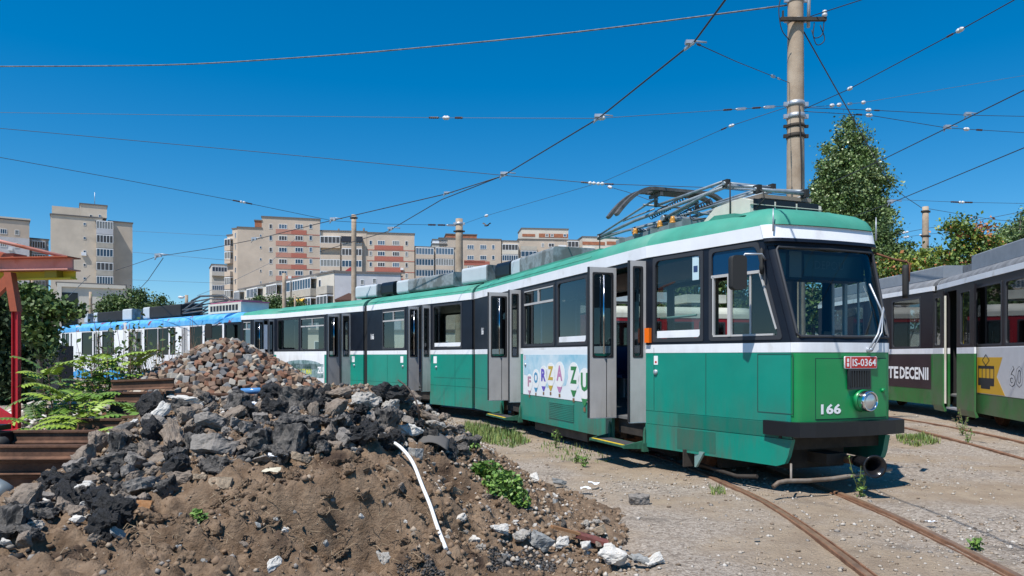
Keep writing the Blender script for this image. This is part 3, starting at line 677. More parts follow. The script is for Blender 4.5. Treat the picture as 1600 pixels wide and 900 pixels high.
g = MB(); u, z = f1.uz(822, 565); g.lathe(f1.pt(u, 1.38, 0.006), f1.N, [(0, 0.03), (0.02, 0.03), (0.03, 0.0)], 12); g.fbox(f1, u-0.08, u, 1.47, 1.56, 0.0065, 0.009, 1); g.build('door_button', [M['steel'], mat('pink notice', (.6, .45, .5), .5)], root)
g = MB(); g.fbox(f1, f1.upx(825), f1.upx(905), 0.12, 0.36, -0.6, -0.15); g.build('underfloor_box', mat('brown underfloor case', (0.07, 0.055, 0.045), 0.7, var=0.3), root)

# interior of front section
seats(root, f1, [1.9, 2.75, 3.6, 4.45], W)
for u in (0.9, 2.3, 4.0, 5.4, 6.3): 
    g = MB(); g.tube([f1.pt(u, 0.66, -0.75), f1.pt(u, 2.86, -0.75)], 0.017, 6); g.build('grab_pole', M['steel'], root)
g = MB(); g.tube([fc.pt(0.15, 2.06, -0.12), fc.pt(0.8, 2.08, -0.12)], 0.016, 6); g.build('grab_rail', mat('pale green rail', (0.35, 0.5, 0.45), 0.5), root)

# ---------------- sections two and three
R1 = f1.O.copy()
C2 = P(571, 556, 22.2); C2.z = 0; C3 = P(431, 556, 26.5); C3.z = 0; C4 = P(377, 556, 27.7); C4.z = 0
f2 = Fr(C2+(R1-C2).normalized()*0.12, R1-C2); L2 = (R1-C2).length-0.24
f3 = Fr(C3, C2-C3); L3 = (C2-C3).length-0.12
def bellows(p, d1, d2, z0=0.32, z1=3.10):
    n = Vector((d1+d2)).normalized(); fr = Fr(p-n*0.16, n); g = MB()
    for k in range(4):
        u = k*0.08; g.ring(Fr(fr.pt(u, 0, -W/2), fr.N, (0, 0, 1), fr.U), rr(-W/2+0.03, W/2-0.03, z0, z1, 0.12), rr(-W/2+0.25, W/2-0.25, z0+0.2, z1-0.2, 0.1), 0, 0.055)
    g.fbox(fr, -0.15, 0.45, 0.62, 0.66, -W+0.3, -0.3)
    o = g.build('articulation_bellows', M['blackmatte'], root)
bellows(R1, f1.U, f2.U); bellows(C2, f2.U, f3.U)
def midsection(fr, L, wins, dr, fwins, name, styles, rear=False):
    g = MB(); wall_panels(g, fr, L, wins, dr); ff = far_frame(fr, L, W); wall_panels(g, ff, L, fwins, []); roof_loft(g, fr, L, W, m=6)
    g.fbox(fr, 0, L, 0.62, 0.66, -W+0.06, -0.06, 8); g.fbox(fr, 0.05, L-0.05, 2.86, 2.88, -W+0.1, -0.1, 9); g.fbox(ff, 0.05, L-0.05, 0.66, 1.62, -0.09, -0.07, 9)
    for u in (0.0, L-0.05): g.fbox(fr, u, u+0.05, 0.66, 2.88, -0.7, -0.06, 5); g.fbox(fr, u, u+0.05, 0.66, 2.88, -W+0.06, -W+0.7, 5)
    g.fbox(fr, 0.1, L-0.1, 0.34, 0.60, -W+0.35, -0.35, 5)
    g.build(name, body_mats, root)
    for q, s in zip(wins, styles): window(root, fr, *q, style=s)
    for q in fwins: window(root, ff, *q, gm=M['glassclear'])
    g = MB(); g.tube([fr.pt(0.1, 3.13, -0.035), fr.pt(L-0.1, 3.13, -0.035)], 0.018, 5); g.build('roof_rail', M['roofgreen'], root)
    seats(root, fr, [L*0.25, L*0.45, L*0.8], W)
dd2 = (f2.upx(654)-0.5, f2.upx(672))
midsection(f2, L2, [(f2.upx(598), f2.upx(632.5), Z0W, Z1W), (f2.upx(677), f2.upx(721), Z0W, Z1W)], [dd2], [(0.6, 1.9, Z0W, Z1W), (2.2, 3.5, Z0W, Z1W), (3.8, 5.1, Z0W, Z1W)], 'middle_section', ['top', 'frost'])
doors(f2, 637, 654, 659, 672, split=False)
dd3a = (f3.upx(530)-0.4, f3.upx(547))
midsection(f3, L3, [(f3.upx(434), f3.upx(467), Z0W, Z1W), (f3.upx(470), f3.upx(507), Z0W, Z1W)], [dd3a], [(0.6, 1.9, Z0W, Z1W), (2.2, 3.5, Z0W, Z1W), (3.8, 5.1, Z0W, Z1W)], 'rear_section', ['plain', 'top'])
doors(f3, 511, 530, 533, 547, split=False)
# tapered tail
f4 = Fr(C4, C3-C4); L4 = (C3-C4).length
g = MB(); dd4 = (f4.upx(412)-0.25, f4.upx(428))
wall_panels(g, f4, L4, [(f4.upx(380), f4.upx(392), Z0W, Z1W)], [dd4])
q4 = f3.pt(0, 0, -W); T4 = f3.pt(-2.0, 0, -W+0.5)
f4b = Fr(q4, T4-q4); wall_panels(g, f4b, (T4-q4).length, [(0.4, 1.5, Z0W, Z1W)], [])
f4c = Fr(T4, C4-T4); wall_panels(g, f4c, (C4-T4).length, [(0.15, (C4-T4).length-0.15, 1.80, 2.75)], [])
poly = [C3, q4, T4, C4]; ctr = sum(poly, Vector())/4
lo = [p+Vector((0, 0, 3.02)) for p in poly]; hi = [(ctr+(p-ctr)*0.55+(f3.U*0.45))+Vector((0, 0, 3.30)) for p in poly]; md = [(ctr+(p-ctr)*0.93)+Vector((0, 0, 3.17)) for p in poly]
hi[0] = f3.pt(0, 3.30, -0.8); hi[1] = f3.pt(0, 3.30, -W+0.8); md[0] = f3.pt(0, 3.20, -0.2); md[1] = f3.pt(0, 3.20, -W+0.2)
g.add(lo+md+hi, [(0,1,5,4),(1,2,6,5),(2,3,7,6),(3,0,4,7),(4,5,9,8),(5,6,10,9),(6,7,11,10),(7,4,8,11),(8,9,10,11)], 6, True)
g.build('tail_section', body_mats, root)
window(root, f4, f4.upx(380), f4.upx(392), Z0W, Z1W, 'top'); doors(f4, 396, 412, 419, 428, split=False)
for _u in (1.3, 4.9): groove(_u, 0.32, _u, 1.58, fr_=f2)
groove(0.9, 0.32, 0.9, 1.58, fr_=f3); groove(3.9, 1.0, 5.6, 1.0, fr_=f2)
# small 166 numbers, notices
g = MB(); g.text(f1, '166', f1.upx(754), HC+0.57, 0.17, n=0.004, wid=0.16, bold=0.03); g.text(f2, '166', f2.upx(582), HC+0.57, 0.17, n=0.004, wid=0.20, bold=0.03); g.build('fleet_number', M['textwhite'], root)
for fr_, px in ((f2, 680), (f2, 628), (f3, 552)):
    g = MB(); u = fr_.upx(px); g.fbox(fr_, u-0.08, u+0.08, 1.36, 1.54, 0.0, 0.004, 0); g.lathe(fr_.pt(u+0.06, 1.26, 0), fr_.N, [(0, 0.035), (0.03, 0.03), (0.03, 0)], 10, 1); g.build('notice', [M['textwhite'], M['steel']], root)
# festival poster on the rear section
ua, ub = f3.upx(431)+0.05, f3.upx(507); g = MB(); g.fbox(f3, ua, ub, 0.62, 1.60, 0.003, 0.007, 0); post2 = g.build('poster', M['white'], root)
g = MB(); g.fbox(f3, ua+0.3, ub-0.05, 0.82, 1.28, 0.007, 0.009, 0); g.prism(f3, ell((ua+ub)/2+0.2, 1.25, (ub-ua)*0.38, 0.16), 0.007, 0.009, 0); g.build('printed_hill', mat('printed forest', (0.015, 0.09, 0.07), 0.5, c2=(0.35, 0.45, 0.48), vscale=5), post2)
g = MB(); g.text(f3, 'IASI · 24-27 MAI', f3.upx(470), 1.02, 0.18, n=0.011, wid=f3.upx(486)-f3.upx(453), bold=0.02); g.build('lettering', mat('poster yellow', (0.6, 0.62, 0.06), 0.5), post2)
g = MB(); g.text(f3, 'ZU', ub-0.25, 1.08, 0.22, n=0.011, bold=0.04); g.build('lettering', M['textwhite'], post2)
for fr_, u in ((f1, L1-0.6), (f1, 0.4), (f2, 0.3), (f3, 0.8)): bogie(root, fr_, u, W)
# roof housings over the joints
roof_box(root, f1, 0.45, 2.9, -1.75, -0.75, 3.40, 3.80, 0.55); roof_box(root, f2, L2-1.45, L2-0.3, -1.65, -0.65, 3.40, 3.82, 1.1)
roof_box(root, f2, 0.55, 3.7, -1.75, -0.70, 3.40, 3.80, 0.7); roof_box(root, f3, L3-1.5, L3-0.25, -1.7, -0.65, 3.40, 3.80, 1.2)
for p_, a_, b_ in ((R1, f1, f2), (C2, f2, f3)):
    g = MB(); n_ = (a_.U+b_.U).normalized(); fr_ = Fr(p_, n_); q_ = rr(-1.65, -0.7, 3.38, 3.83, 0.12)
    g.prism(Fr(fr_.pt(0, 0, 0), fr_.N, (0, 0, 1), fr_.U), q_, -0.3, 0.42, 0); g.build('roof_bellows', M['black'], root)
# white cooling unit
fa = Fr(lw(0, 0, 0), A)
g = MB(); g.prism(fa, [(0.30, 3.280), (1.27, 3.320), (1.27, 3.500), (1.1, 3.560), (0.55, 3.540), (0.30, 3.400)], -1.85, -0.72, 0)
g.fbox(fa, 0.62, 1.2, 3.560, 3.610, -1.75, -0.95, 2)
for n0, n1 in ((-1.80, -1.46), (-1.43, -1.12), (-1.09, -0.77)): g.fbox(fa, 1.27, 1.275, 3.380, 3.525, n0, n1, 1)
g.fbox(fa, 1.27, 1.285, 3.448, 3.456, -1.85, -0.72, 0)
g.build('cooling_unit', [M['cream'], M['black'], mat('brown grille lid', (0.22, 0.19, 0.16), 0.7)], root)
g = MB(); g.prism(fa, [(0.65, 3.240), (1.55, 3.240), (1.35, 3.300), (0.95, 3.340)], -0.70, -0.42, 0); g.build('roof_hatch', M['roofgreen'], root)
g = MB(); g.lathe(fa.pt(1.45, 3.240, -1.75), (0, 0, 1), [(0, 0.12), (0.08, 0.11), (0.13, 0.06), (0.14, 0)], 12, 0); g.build('roof_cap', M['roofgreen'], root)

# ---------------- pantograph: folded, lower frame, upper arm, collector head
T = lambda a, n, z: fa.pt(a, z, n)
def bar(mb, pts, r=0.022, m=0): mb.tube(pts, r, 6, m)
g = MB()
g.fbox(fa, -2.5, -0.1, 3.30, 3.34, -0.66, -0.52, 0); g.fbox(fa, -2.3, -0.15, 3.34, 3.52, -0.80, -0.77, 0); g.fbox(fa, -2.3, -0.15, 3.36, 3.52, -1.75, -1.72, 0)
for a in (-2.0, -1.5, -1.0, -0.5, -0.15): g.fbox(fa, a, a+0.02, 3.34, 3.51, -1.72, -0.66, 0)
g.fbox(fa, -3.6, -1.3, 3.24, 3.29, -0.50, -0.36, 0)
g.build('pantograph_base', mat('grey green steel', (0.20, 0.24, 0.25), 0.6, metal=0.2, var=0.2, vscale=6), root)
for a, n in ((-0.95, -0.8), (-0.6, -0.8), (-1.7, -0.8), (-0.8, -1.7), (-1.9, -1.7)):
    g = MB(); g.lathe(T(a, n, 3.52), (0, 0, 1), [(0, 0.03), (0, 0.045), (0.03, 0.05), (0.04, 0.033), (0.06, 0.05), (0.09, 0.03), (0.11, 0.03), (0.11, 0)], 10); g.build('insulator', M['amber'], root)
g = MB()
for n in (-0.85, -1.6):
    bar(g, [T(-3.05, n, 3.70), T(-1.8, n, 3.78), T(0.62, n, 3.82)], 0.026)
    bar(g, [T(-3.05, n, 3.74), T(-1.45, n, 3.97), T(-1.1, n, 4.0)], 0.018)
    bar(g, [T(-1.1, n, 3.90), T(0.62, n, 3.90)], 0.020)
    bar(g, [T(-0.9, n, 3.66), T(0.62, n, 3.87)], 0.024)
    bar(g, [T(0.62, n, 3.83), T(1.25, n, 3.68)], 0.022); bar(g, [T(-0.2, n, 3.62), T(1.25, n, 3.62)], 0.016)
    bar(g, [T(-3.05, n, 3.66), T(-2.1, n, 3.66), T(-1.0, n, 3.62)], 0.020)
    bar(g, [T(-2.2, n, 3.84), T(-1.2, n, 3.86)], 0.014)
for a, z, r_ in ((-3.05, 3.70, .022), (-1.45, 3.97, .016), (0.62, 3.86, .026), (1.25, 3.65, .024), (-0.9, 3.66, .05), (-1.8, 3.62, .04), (-0.2, 3.62, .02)): bar(g, [T(a, -0.80, z), T(a, -1.65, z)], r_)
bar(g, [T(-1.8, -1.1, 3.64), T(-0.9, -1.1, 3.66)], 0.05); bar(g, [T(-3.05, -0.85, 3.70), T(0.62, -1.6, 3.82)], 0.012); bar(g, [T(0.62, -0.85, 3.8), T(1.25, -1.6, 3.66)], 0.012)
for a, z in ((-3.05, 3.70), (-0.9, 3.66), (0.62, 3.86), (1.25, 3.65), (-1.8, 3.62)):
    for n in (-0.85, -1.6): g.box(T(a, n, z), (0.10, 0.06, 0.10), axes=(fa.U, fa.N, Vector((0, 0, 1))), m=1)
g.build('pantograph_frame', [mat('pantograph tube', (0.24, 0.28, 0.31), 0.45, metal=0.3, var=0.25, vscale=8), M['blackmatte']], root)
for n in (-0.98, -1.45):
    g = MB(); pts = []
    for k in range(120):
        a = -1.55+k*0.0085; t = k*0.8; pts.append(T(a, n+0.045*math.cos(t), 3.80+0.1*(a+1.55)+0.045*math.sin(t)))
    g.tube(pts, 0.008, 4); g.build('pantograph_spring', M['blackmatte'], root)
for pts in ([T(1.25, -0.85, 3.65), T(1.36, -0.85, 3.60), T(1.38, -0.85, 3.5), T(1.3, -0.8, 3.4)], [T(-3.05, -0.85, 3.66), T(-3.07, -0.85, 3.30)], [T(0.9, -0.70, 3.80), T(0.9, -0.70, 3.36)], [T(-0.3, -0.9, 3.7), T(0.0, -0.7, 3.5), T(0.2, -0.62, 3.42), T(0.5, -0.6, 3.40)]):
    g = MB(); g.tube(pts, 0.010, 5); g.build('power_lead', M['blackmatte'], root)
g = MB()
for a in (-1.28, -1.02):
    pts = [T(a, n, 4.13-(0.0 if abs(n+1.2) < 0.5 else 1.05*(abs(n+1.2)-0.5)**1.8)) for n in [-1.2+1.12*k/12 for k in range(-12, 13)]]
    for i in range(len(pts)-1):
        d = pts[i+1]-pts[i]; g.box((pts[i]+pts[i+1])/2, (d.length*1.04, 0.09, 0.05), axes=(d.normalized(), fa.U, d.normalized().cross(fa.U)))
g.box(T(-1.15, -1.2, 4.11), (0.30, 0.9, 0.03), axes=(fa.U, fa.N, Vector((0, 0, 1))))
for n in (-0.85, -1.6): g.box(T(-1.15, n, 4.06), (0.34, 0.05, 0.05), axes=(fa.U, fa.N, Vector((0, 0, 1)))); g.tube([T(-1.15, n, 3.88), T(-1.15, n, 4.12)], 0.03, 6)
g.build('collector_head', mat('worn carbon', (0.09, 0.085, 0.08), 0.5, var=0.4, vscale=9), root)

# ---------------- running gear seen under the nose
g = MB(); c0 = P(1290, 712, 9.0); c1 = P(1340, 720, 8.35)
g.tube([c0, c1], 0.05, 10, 0); ax = (P(1370, 730, 7.9)-c1).normalized(); g.lathe(c1, ax, [(-0.02, 0.05), (0.0, 0.065), (0.20, 0.068), (0.30, 0.075), (0.36, 0.095), (0.40, 0.125), (0.415, 0.125), (0.40, 0.10), (0.34, 0.06), (0.2, 0.045)], 22, 1)
g.build('coupler', [M['rust'], mat('glossy black iron', (0.012, 0.012, 0.014), 0.22)], root)
g = MB(); g.tube([P(1208, 761, 7.95), P(1216, 754, 7.98), P(1228, 751.5, 8.0), P(1262, 751, 8.1), P(1300, 748, 8.2), P(1345, 741, 8.45), P(1392, 733, 8.7)], 0.024, 8); g.tube([P(1236, 750, 8.05), P(1236, 725, 8.2)], 0.014, 5); g.tube([P(1352, 742, 8.5), P(1352, 715, 8.5)], 0.014, 5); g.build('life_guard_bar', M['rust'] if False else mat('worn bar', (0.25, 0.22, 0.19), 0.6, c2=(0.12, 0.08, 0.05), vscale=4), root)
g = MB(); fu = Fr(lw(0, 0, 0), A)
g.fbox(fu, 1.3, 2.15, 0.48, 0.66, -1.95, -0.45, 0); g.fbox(fu, 1.0, 1.9, 0.22, 0.48, -1.6, -0.8, 0); g.fbox(fu, 1.55, 2.2, 0.30, 0.42, -1.35, -1.05, 0); g.fbox(fu, 0.9, 1.0, 0.12, 0.4, -1.9, -0.5, 0)
g.tube([fu.pt(2.1, 0.5, -0.6), fu.pt(2.1, 0.5, -1.8)], 0.03, 6); g.tube([fu.pt(0.7, 0.14, -0.35), fu.pt(1.5, 0.10, -0.35), fu.pt(1.8, 0.14, -0.4)], 0.025, 6)
g.fbox(fu, 0.72, 0.74, 0.12, 0.34, -0.3, -0.1, 0)
g.build('underframe', M['under'], root)
g = MB(); g.prism(fu, [(0.85, 0.34), (1.05, 0.34), (0.88, 0.13), (0.85, 0.13)], -0.22, -0.19, 0); g.build('skirt_bracket', mat('pale green bracket', (.2, .32, .3), .5), root)
# ================================================================ ground
rng = random.Random(7); npr = np.random.RandomState(11)
HP = [  # control points of the rubble heap: (photo px, photo row, distance)
 (0,800,4.6),(60,780,4.9),(100,748,5.2),(150,702,5.6),(200,655,6.0),(280,627,6.4),(350,622,6.6),(430,622,6.6),(500,614,6.6),(560,614,6.6),(620,616,6.7),(650,632,6.9),(690,655,7.0),(740,695,7.0),(790,728,7.0),(830,765,6.9),(900,806,6.4),(950,842,6.0),(1030,885,5.5),
 (0,890,3.6),(200,890,3.7),(400,890,3.9),(600,890,4.2),(800,890,4.8),(0,840,4.0),(200,780,4.75),(320,740,5.0),(420,770,4.75),(420,700,5.4),(600,705,5.5),(600,790,4.75),(500,652,6.1),(300,668,5.8),(100,800,4.4),(750,790,5.7),(690,720,6.3),(850,840,5.6),(720,840,5.1),(520,830,4.5),(300,830,4.3)]
CP = []
for px, py, Z_ in HP: q = P(px, py, Z_); CP.append((q.x, q.y, q.z))
CP += [(-4.4,4.6,.22),(-4.6,5.6,0.0),(-4.6,6.6,0.0),(-5.2,5,0),(-5.5,6,0),(-5.5,7,0),(-5,9,0),(-6,8,0),(-4.1,6.6,.15),(-3.9,5.6,.35),(-5,3.5,.1),(-6,4.5,0),(-3.5,7.2,.75),(-2.6,8.2,.85),(-1.6,8.4,.75),(-.9,8.6,.55),(-.35,9.2,.28),(.1,8.6,.12),(.35,9.6,0),(.9,8.3,0),(1.2,7.0,0),(1.7,5.6,0),(-3.2,7.6,.7),(-2.5,10.2,.2),(-1.2,10.6,.05),(-4,9,.2),(-.2,10.8,.0),(1.9,4.2,0),(1.2,3.6,.1),(-1,2.6,.0),(-3,2.4,.1),(.5,2.8,0),(-4.5,8,0),(-3.5,11,0)]
_c = np.array(CP); _n = len(_c)
def _U(r2): return 0.5*r2*np.log(r2+1e-9)
_K = _U(((_c[:,None,:2]-_c[None,:,:2])**2).sum(-1))+np.eye(_n)*0.02; _P = np.c_[np.ones(_n), _c[:,:2]]
_S = np.linalg.solve(np.block([[_K, _P], [_P.T, np.zeros((3, 3))]]), np.r_[_c[:,2], 0, 0, 0])
def heap(x, y):
    x = np.asarray(x, float); y = np.asarray(y, float); sh = x.shape; q = np.c_[x.ravel(), y.ravel()]
    out = np.zeros(len(q)); inb = (q[:,0] > -6) & (q[:,0] < 2.2) & (q[:,1] > 2.0) & (q[:,1] < 11.5)
    qi = q[inb]
    if len(qi):
        k = _U(((qi[:,None,:]-_c[None,:,:2])**2).sum(-1)); v = k@_S[:_n]+_S[_n]+qi@_S[_n+1:]
        # fade to nothing at the rim of the fitted area
        ex = np.clip((qi[:,0]+6)/1.0, 0, 1)*np.clip((2.2-qi[:,0])/0.7, 0, 1)*np.clip((11.5-qi[:,1])/0.8, 0, 1)*np.clip((qi[:,1]-2.0)/0.8, 0, 1)
        out[inb] = np.maximum(v, 0)*ex
    return out.reshape(sh)
def heap1(x, y): return float(heap(np.array([x]), np.array([y]))[0])
def raycast(px, py):
    """where the photo pixel's ray meets the heap or the flat ground"""
    Ys = np.arange(3.0, 30.0, 0.03); xs = (px-800)/F*Ys; zs = HC-(py-Y0)/F*Ys
    h = heap(xs, Ys); k = np.nonzero(zs <= h)[0]
    if len(k) == 0: return None
    i = k[0]; return Vector((xs[i], Ys[i], h[i]))

def axis(spans):
    out = []
    for a, b, d in spans: out += list(np.arange(a, b, d))
    return np.array(out+[spans[-1][1]])
gx = axis([(-900,-100,100),(-100,-20,10),(-20,-8,1),(-8,10,0.09),(10,24,1),(24,100,10),(100,900,100)])
gy = axis([(-60,0,10),(0,4,1),(4,16,0.08),(16,30,0.5),(30,100,5),(100,2000,100)])
def grid_mesh(xs, ys, zf, name, m, hole=None, **kw):
    X_, Y_ = np.meshgrid(xs, ys); Zv = zf(X_, Y_); V = np.c_[X_.ravel(), Y_.ravel(), Zv.ravel()]
    nx, ny = len(xs), len(ys); i = np.arange(nx-1); j = np.arange(ny-1); I, J = np.meshgrid(i, j); a = (J*nx+I).ravel()
    Fq = np.c_[a, a+1, a+nx+1, a+nx]
    me = bpy.data.meshes.new(name); me.vertices.add(len(V)); me.vertices.foreach_set('co', V.ravel())
    me.loops.add(Fq.size); me.loops.foreach_set('vertex_index', Fq.ravel().astype(np.int32)); me.polygons.add(len(Fq))
    me.polygons.foreach_set('loop_start', (np.arange(len(Fq))*4).astype(np.int32)); me.polygons.foreach_set('loop_total', np.full(len(Fq), 4, np.int32))
    me.polygons.foreach_set('use_smooth', np.ones(len(Fq), bool)); me.materials.append(m); me.update(calc_edges=True); me.validate()
    o = bpy.data.objects.new(name, me); col.objects.link(o); WLOC[o.name] = Vector((0, 0, 0)); return o
def vnoise(X_, Y_, sc, seed, oct=3):
    """cheap vectorised value noise in -1..1"""
    out = np.zeros_like(X_, float); amp = 1; tot = 0
    for o_ in range(oct):
        rs = np.random.RandomState(seed+o_*17); T_ = rs.rand(256, 256)
        x = X_*sc*(2**o_)+100; y = Y_*sc*(2**o_)+100; xi = np.floor(x).astype(int); yi = np.floor(y).astype(int); fx = x-xi; fy = y-yi
        fx = fx*fx*(3-2*fx); fy = fy*fy*(3-2*fy)
        g_ = lambda a, b: T_[a % 256, b % 256]
        v = (g_(xi, yi)*(1-fx)+g_(xi+1, yi)*fx)*(1-fy)+(g_(xi, yi+1)*(1-fx)+g_(xi+1, yi+1)*fx)*fy
        out += amp*(v*2-1); tot += amp; amp *= 0.55
    return out/tot

# gravelly yard material: dusty sand, pale gravel and dark fines
def ground_mat():
    m = bpy.data.materials.new('yard gravel'); m.use_nodes = True; t = m.node_tree; b = t.nodes['Principled BSDF']; L = t.links.new
    tc = t.nodes.new('ShaderNodeTexCoord')
    def noise_(sc, det=6, ro=0.6):
        n = t.nodes.new('ShaderNodeTexNoise'); n.inputs['Scale'].default_value = sc; n.inputs['Detail'].default_value = det; n.inputs['Roughness'].default_value = ro; L(tc.outputs['Object'], n.inputs['Vector']); return n.outputs['Fac']
    def ramp(f, p0, p1, c0, c1):
        r = t.nodes.new('ShaderNodeValToRGB'); r.color_ramp.elements[0].position = p0; r.color_ramp.elements[1].position = p1; r.color_ramp.elements[0].color = (*c0, 1); r.color_ramp.elements[1].color = (*c1, 1); L(f, r.inputs['Fac']); return r.outputs['Color']
    def mix(f, a, c, mode='MIX'):
        x = t.nodes.new('ShaderNodeMix'); x.data_type = 'RGBA'; x.blend_type = mode
        if isinstance(f, float): x.inputs['Factor'].default_value = f
        else: L(f, x.inputs['Factor'])
        for s_, v in (('A', a), ('B', c)):
            if isinstance(v, tuple): x.inputs[s_].default_value = (*v, 1)
            else: L(v, x.inputs[s_])
        return x.outputs['Result']
    sand = ramp(noise_(3.0), 0.35, 0.7, (0.26, 0.20, 0.145), (0.36, 0.285, 0.205))
    vo = t.nodes.new('ShaderNodeTexVoronoi'); vo.inputs['Scale'].default_value = 38; L(tc.outputs['Object'], vo.inputs['Vector'])
    bw = t.nodes.new('ShaderNodeSeparateColor'); L(vo.outputs['Color'], bw.inputs[0])
    peb = ramp(bw.outputs[0], 0.1, 0.95, (0.13, 0.105, 0.085), (0.50, 0.44, 0.375))
    vo2 = t.nodes.new('ShaderNodeTexVoronoi'); vo2.inputs['Scale'].default_value = 95; L(tc.outputs['Object'], vo2.inputs['Vector'])
    bw2 = t.nodes.new('ShaderNodeSeparateColor'); L(vo2.outputs['Color'], bw2.inputs[0]); peb2 = ramp(bw2.outputs[1], 0.0, 1.0, (0.22, 0.175, 0.135), (0.46, 0.39, 0.32))
    pb = mix(noise_(7.0, 3), peb, peb2)
    msk = ramp(noise_(0.55, 5, 0.55), 0.44, 0.58, (0, 0, 0), (1, 1, 1)); c = mix(msk, pb, sand)
    dark = ramp(noise_(0.8, 6, 0.7), 0.56, 0.68, (0, 0, 0), (0.6, 0.6, 0.6)); c = mix(dark, c, (0.10, 0.085, 0.072))
    grs = ramp(noise_(1.7, 6, 0.75), 0.66, 0.72, (0, 0, 0), (0.75, 0.75, 0.75)); c = mix(grs, c, (0.085, 0.105, 0.035))
    L(c, b.inputs['Base Color']); b.inputs['Roughness'].default_value = 0.95; b.inputs['Specular IOR Level'].default_value = 0.2
    bp = t.nodes.new('ShaderNodeBump'); bp.inputs['Distance'].default_value = 0.012; bp.inputs['Strength'].default_value = 0.9; L(vo.outputs['Distance'], bp.inputs['Height'])
    bp2 = t.nodes.new('ShaderNodeBump'); bp2.inputs['Distance'].default_value = 0.03; bp2.inputs['Strength'].default_value = 0.8; L(noise_(22, 8, 0.7), bp2.inputs['Height']); L(bp.outputs[0], bp2.inputs['Normal'])
    L(bp2.outputs[0], b.inputs['Normal']); return m
GM = ground_mat()
def gz(X_, Y_):
    near = np.clip(1-np.maximum(abs(X_-1)-10, 0)/5, 0, 1)*np.clip((26-Y_)/6, 0, 1)
    z = (0.022*vnoise(X_, Y_, 0.9, 3, 3)+0.012*vnoise(X_, Y_, 5, 9, 3))*near-0.012
    inh = (X_ > -5.2) & (X_ < 1.0) & (Y_ > 3) & (Y_ < 9.5)
    return np.where(inh, z-0.03, z)
tag(grid_mesh(gx, gy, gz, 'ground', GM), kind='structure')

# hollows where soil has slid out of the face
DENTS = []
for px_, py_, rw, dp in ((560, 825, .20, .20), (505, 815, .16, .16), (450, 812, .13, .13), (375, 838, .10, .13), (335, 862, .14, .16), (695, 745, .14, .18), (640, 790, .12, .13), (75, 848, .08, .12), (590, 800, .10, .12), (300, 790, .12, .08), (720, 830, .10, .10), (400, 868, .12, .13), (240, 850, .10, .07), (600, 865, .16, .12)):
    q_ = raycast(px_, py_)
    if q_: DENTS.append((q_.x, q_.y, rw, dp))
# the rubble heap's soil body
SOIL = mat('heap soil', (0.145, 0.095, 0.06), 0.97, c2=(0.30, 0.215, 0.147), vscale=9, bump=1.0, bscale=34, detail=12, c3=(0.075, 0.05, 0.036), c3scale=2.6, c3lo=0.56, c3hi=0.70, spec=0.15)
hx = np.arange(-6.2, 2.3, 0.021); hy = np.arange(2.2, 11.4, 0.024)
def hz(X_, Y_):
    h = heap(X_, Y_); k = np.clip(h/0.18, 0, 1)
    n = 0.085*vnoise(X_, Y_, 2.3, 21, 4)+0.07*np.abs(vnoise(X_, Y_, 6.0, 31, 3))-0.02+0.035*np.abs(vnoise(X_, Y_, 12, 41, 2))+0.050*vnoise(X_, Y_, 20, 47, 3)-0.025*np.abs(vnoise(X_, Y_, 11, 49, 3))-0.01-0.14*np.clip(vnoise(X_, Y_, 4.5, 61, 4)-0.22, 0, 0.5)
    wx, wy = X_+.06*vnoise(X_, Y_, 5, 91, 3), Y_+.06*vnoise(X_, Y_, 5, 95, 3)
    for dx_, dy_, rw, dp in DENTS:
        e_ = ((wx-dx_)/(rw*1.5))**2+((wy-dy_)/rw)**2; n = n-1.8*dp*np.exp(-e_**1.6)+.7*dp*np.exp(-(((wx-dx_)/(rw*1.6))**2+((wy-dy_-rw*1.25)/(rw*.6))**2))
    # washed gullies down the face
    gl = vnoise(X_*1.0, Y_*0.35, 3.2, 51, 3); n = n-0.12*np.clip(gl-0.32, 0, 1)*k
    h0 = h; h = h-0.05*(1.2+vnoise(X_, Y_, 3.5, 71, 4)*2.2)*np.exp(-h/0.07); return np.where((h > 0.0) & (h0 > 0.01), h+n*k+0.012*vnoise(X_, Y_, 14, 81, 2), -0.1)
tag(grid_mesh(hx, hy, hz, 'soil_heap', SOIL), 'long heap of dry brown soil under broken asphalt and stones in the foreground', 'dirt heap')

# rails
TR = [(1.2,-6),(2.3,0),(2.82,3.5),(3.05,5.4),(3.18,7.2),(3.14,8.6),(2.81,11.04),(1.9,14),(0.35,17.6),(-3.0,22.6),(-7.6,27.4),(-16,34),(-28,42)]
def catmull(pts, n=8):
    pts = [Vector((p[0], p[1], p[2] if len(p) > 2 else 0)) for p in pts]; out = []
    e = [pts[0]*2-pts[1]]+pts+[pts[-1]*2-pts[-2]]
    for i in range(1, len(e)-2):
        for k in range(n):
            t = k/n; a, b, c, d = e[i-1:i+3]
            out.append(0.5*((2*b)+(c-a)*t+(2*a-5*b+4*c-d)*t*t+(3*b-a-3*c+d)*t**3))
    out.append(pts[-1]); return out
RAILM = mat('rusty rail', (0.13, 0.06, 0.032), 0.8, c2=(0.26, 0.135, 0.075), vscale=7, bump=0.3, bscale=40)
RAILT = mat('worn rail head', (0.17, 0.105, 0.07), 0.5, metal=0.3, c2=(0.30, 0.19, 0.12), vscale=5)
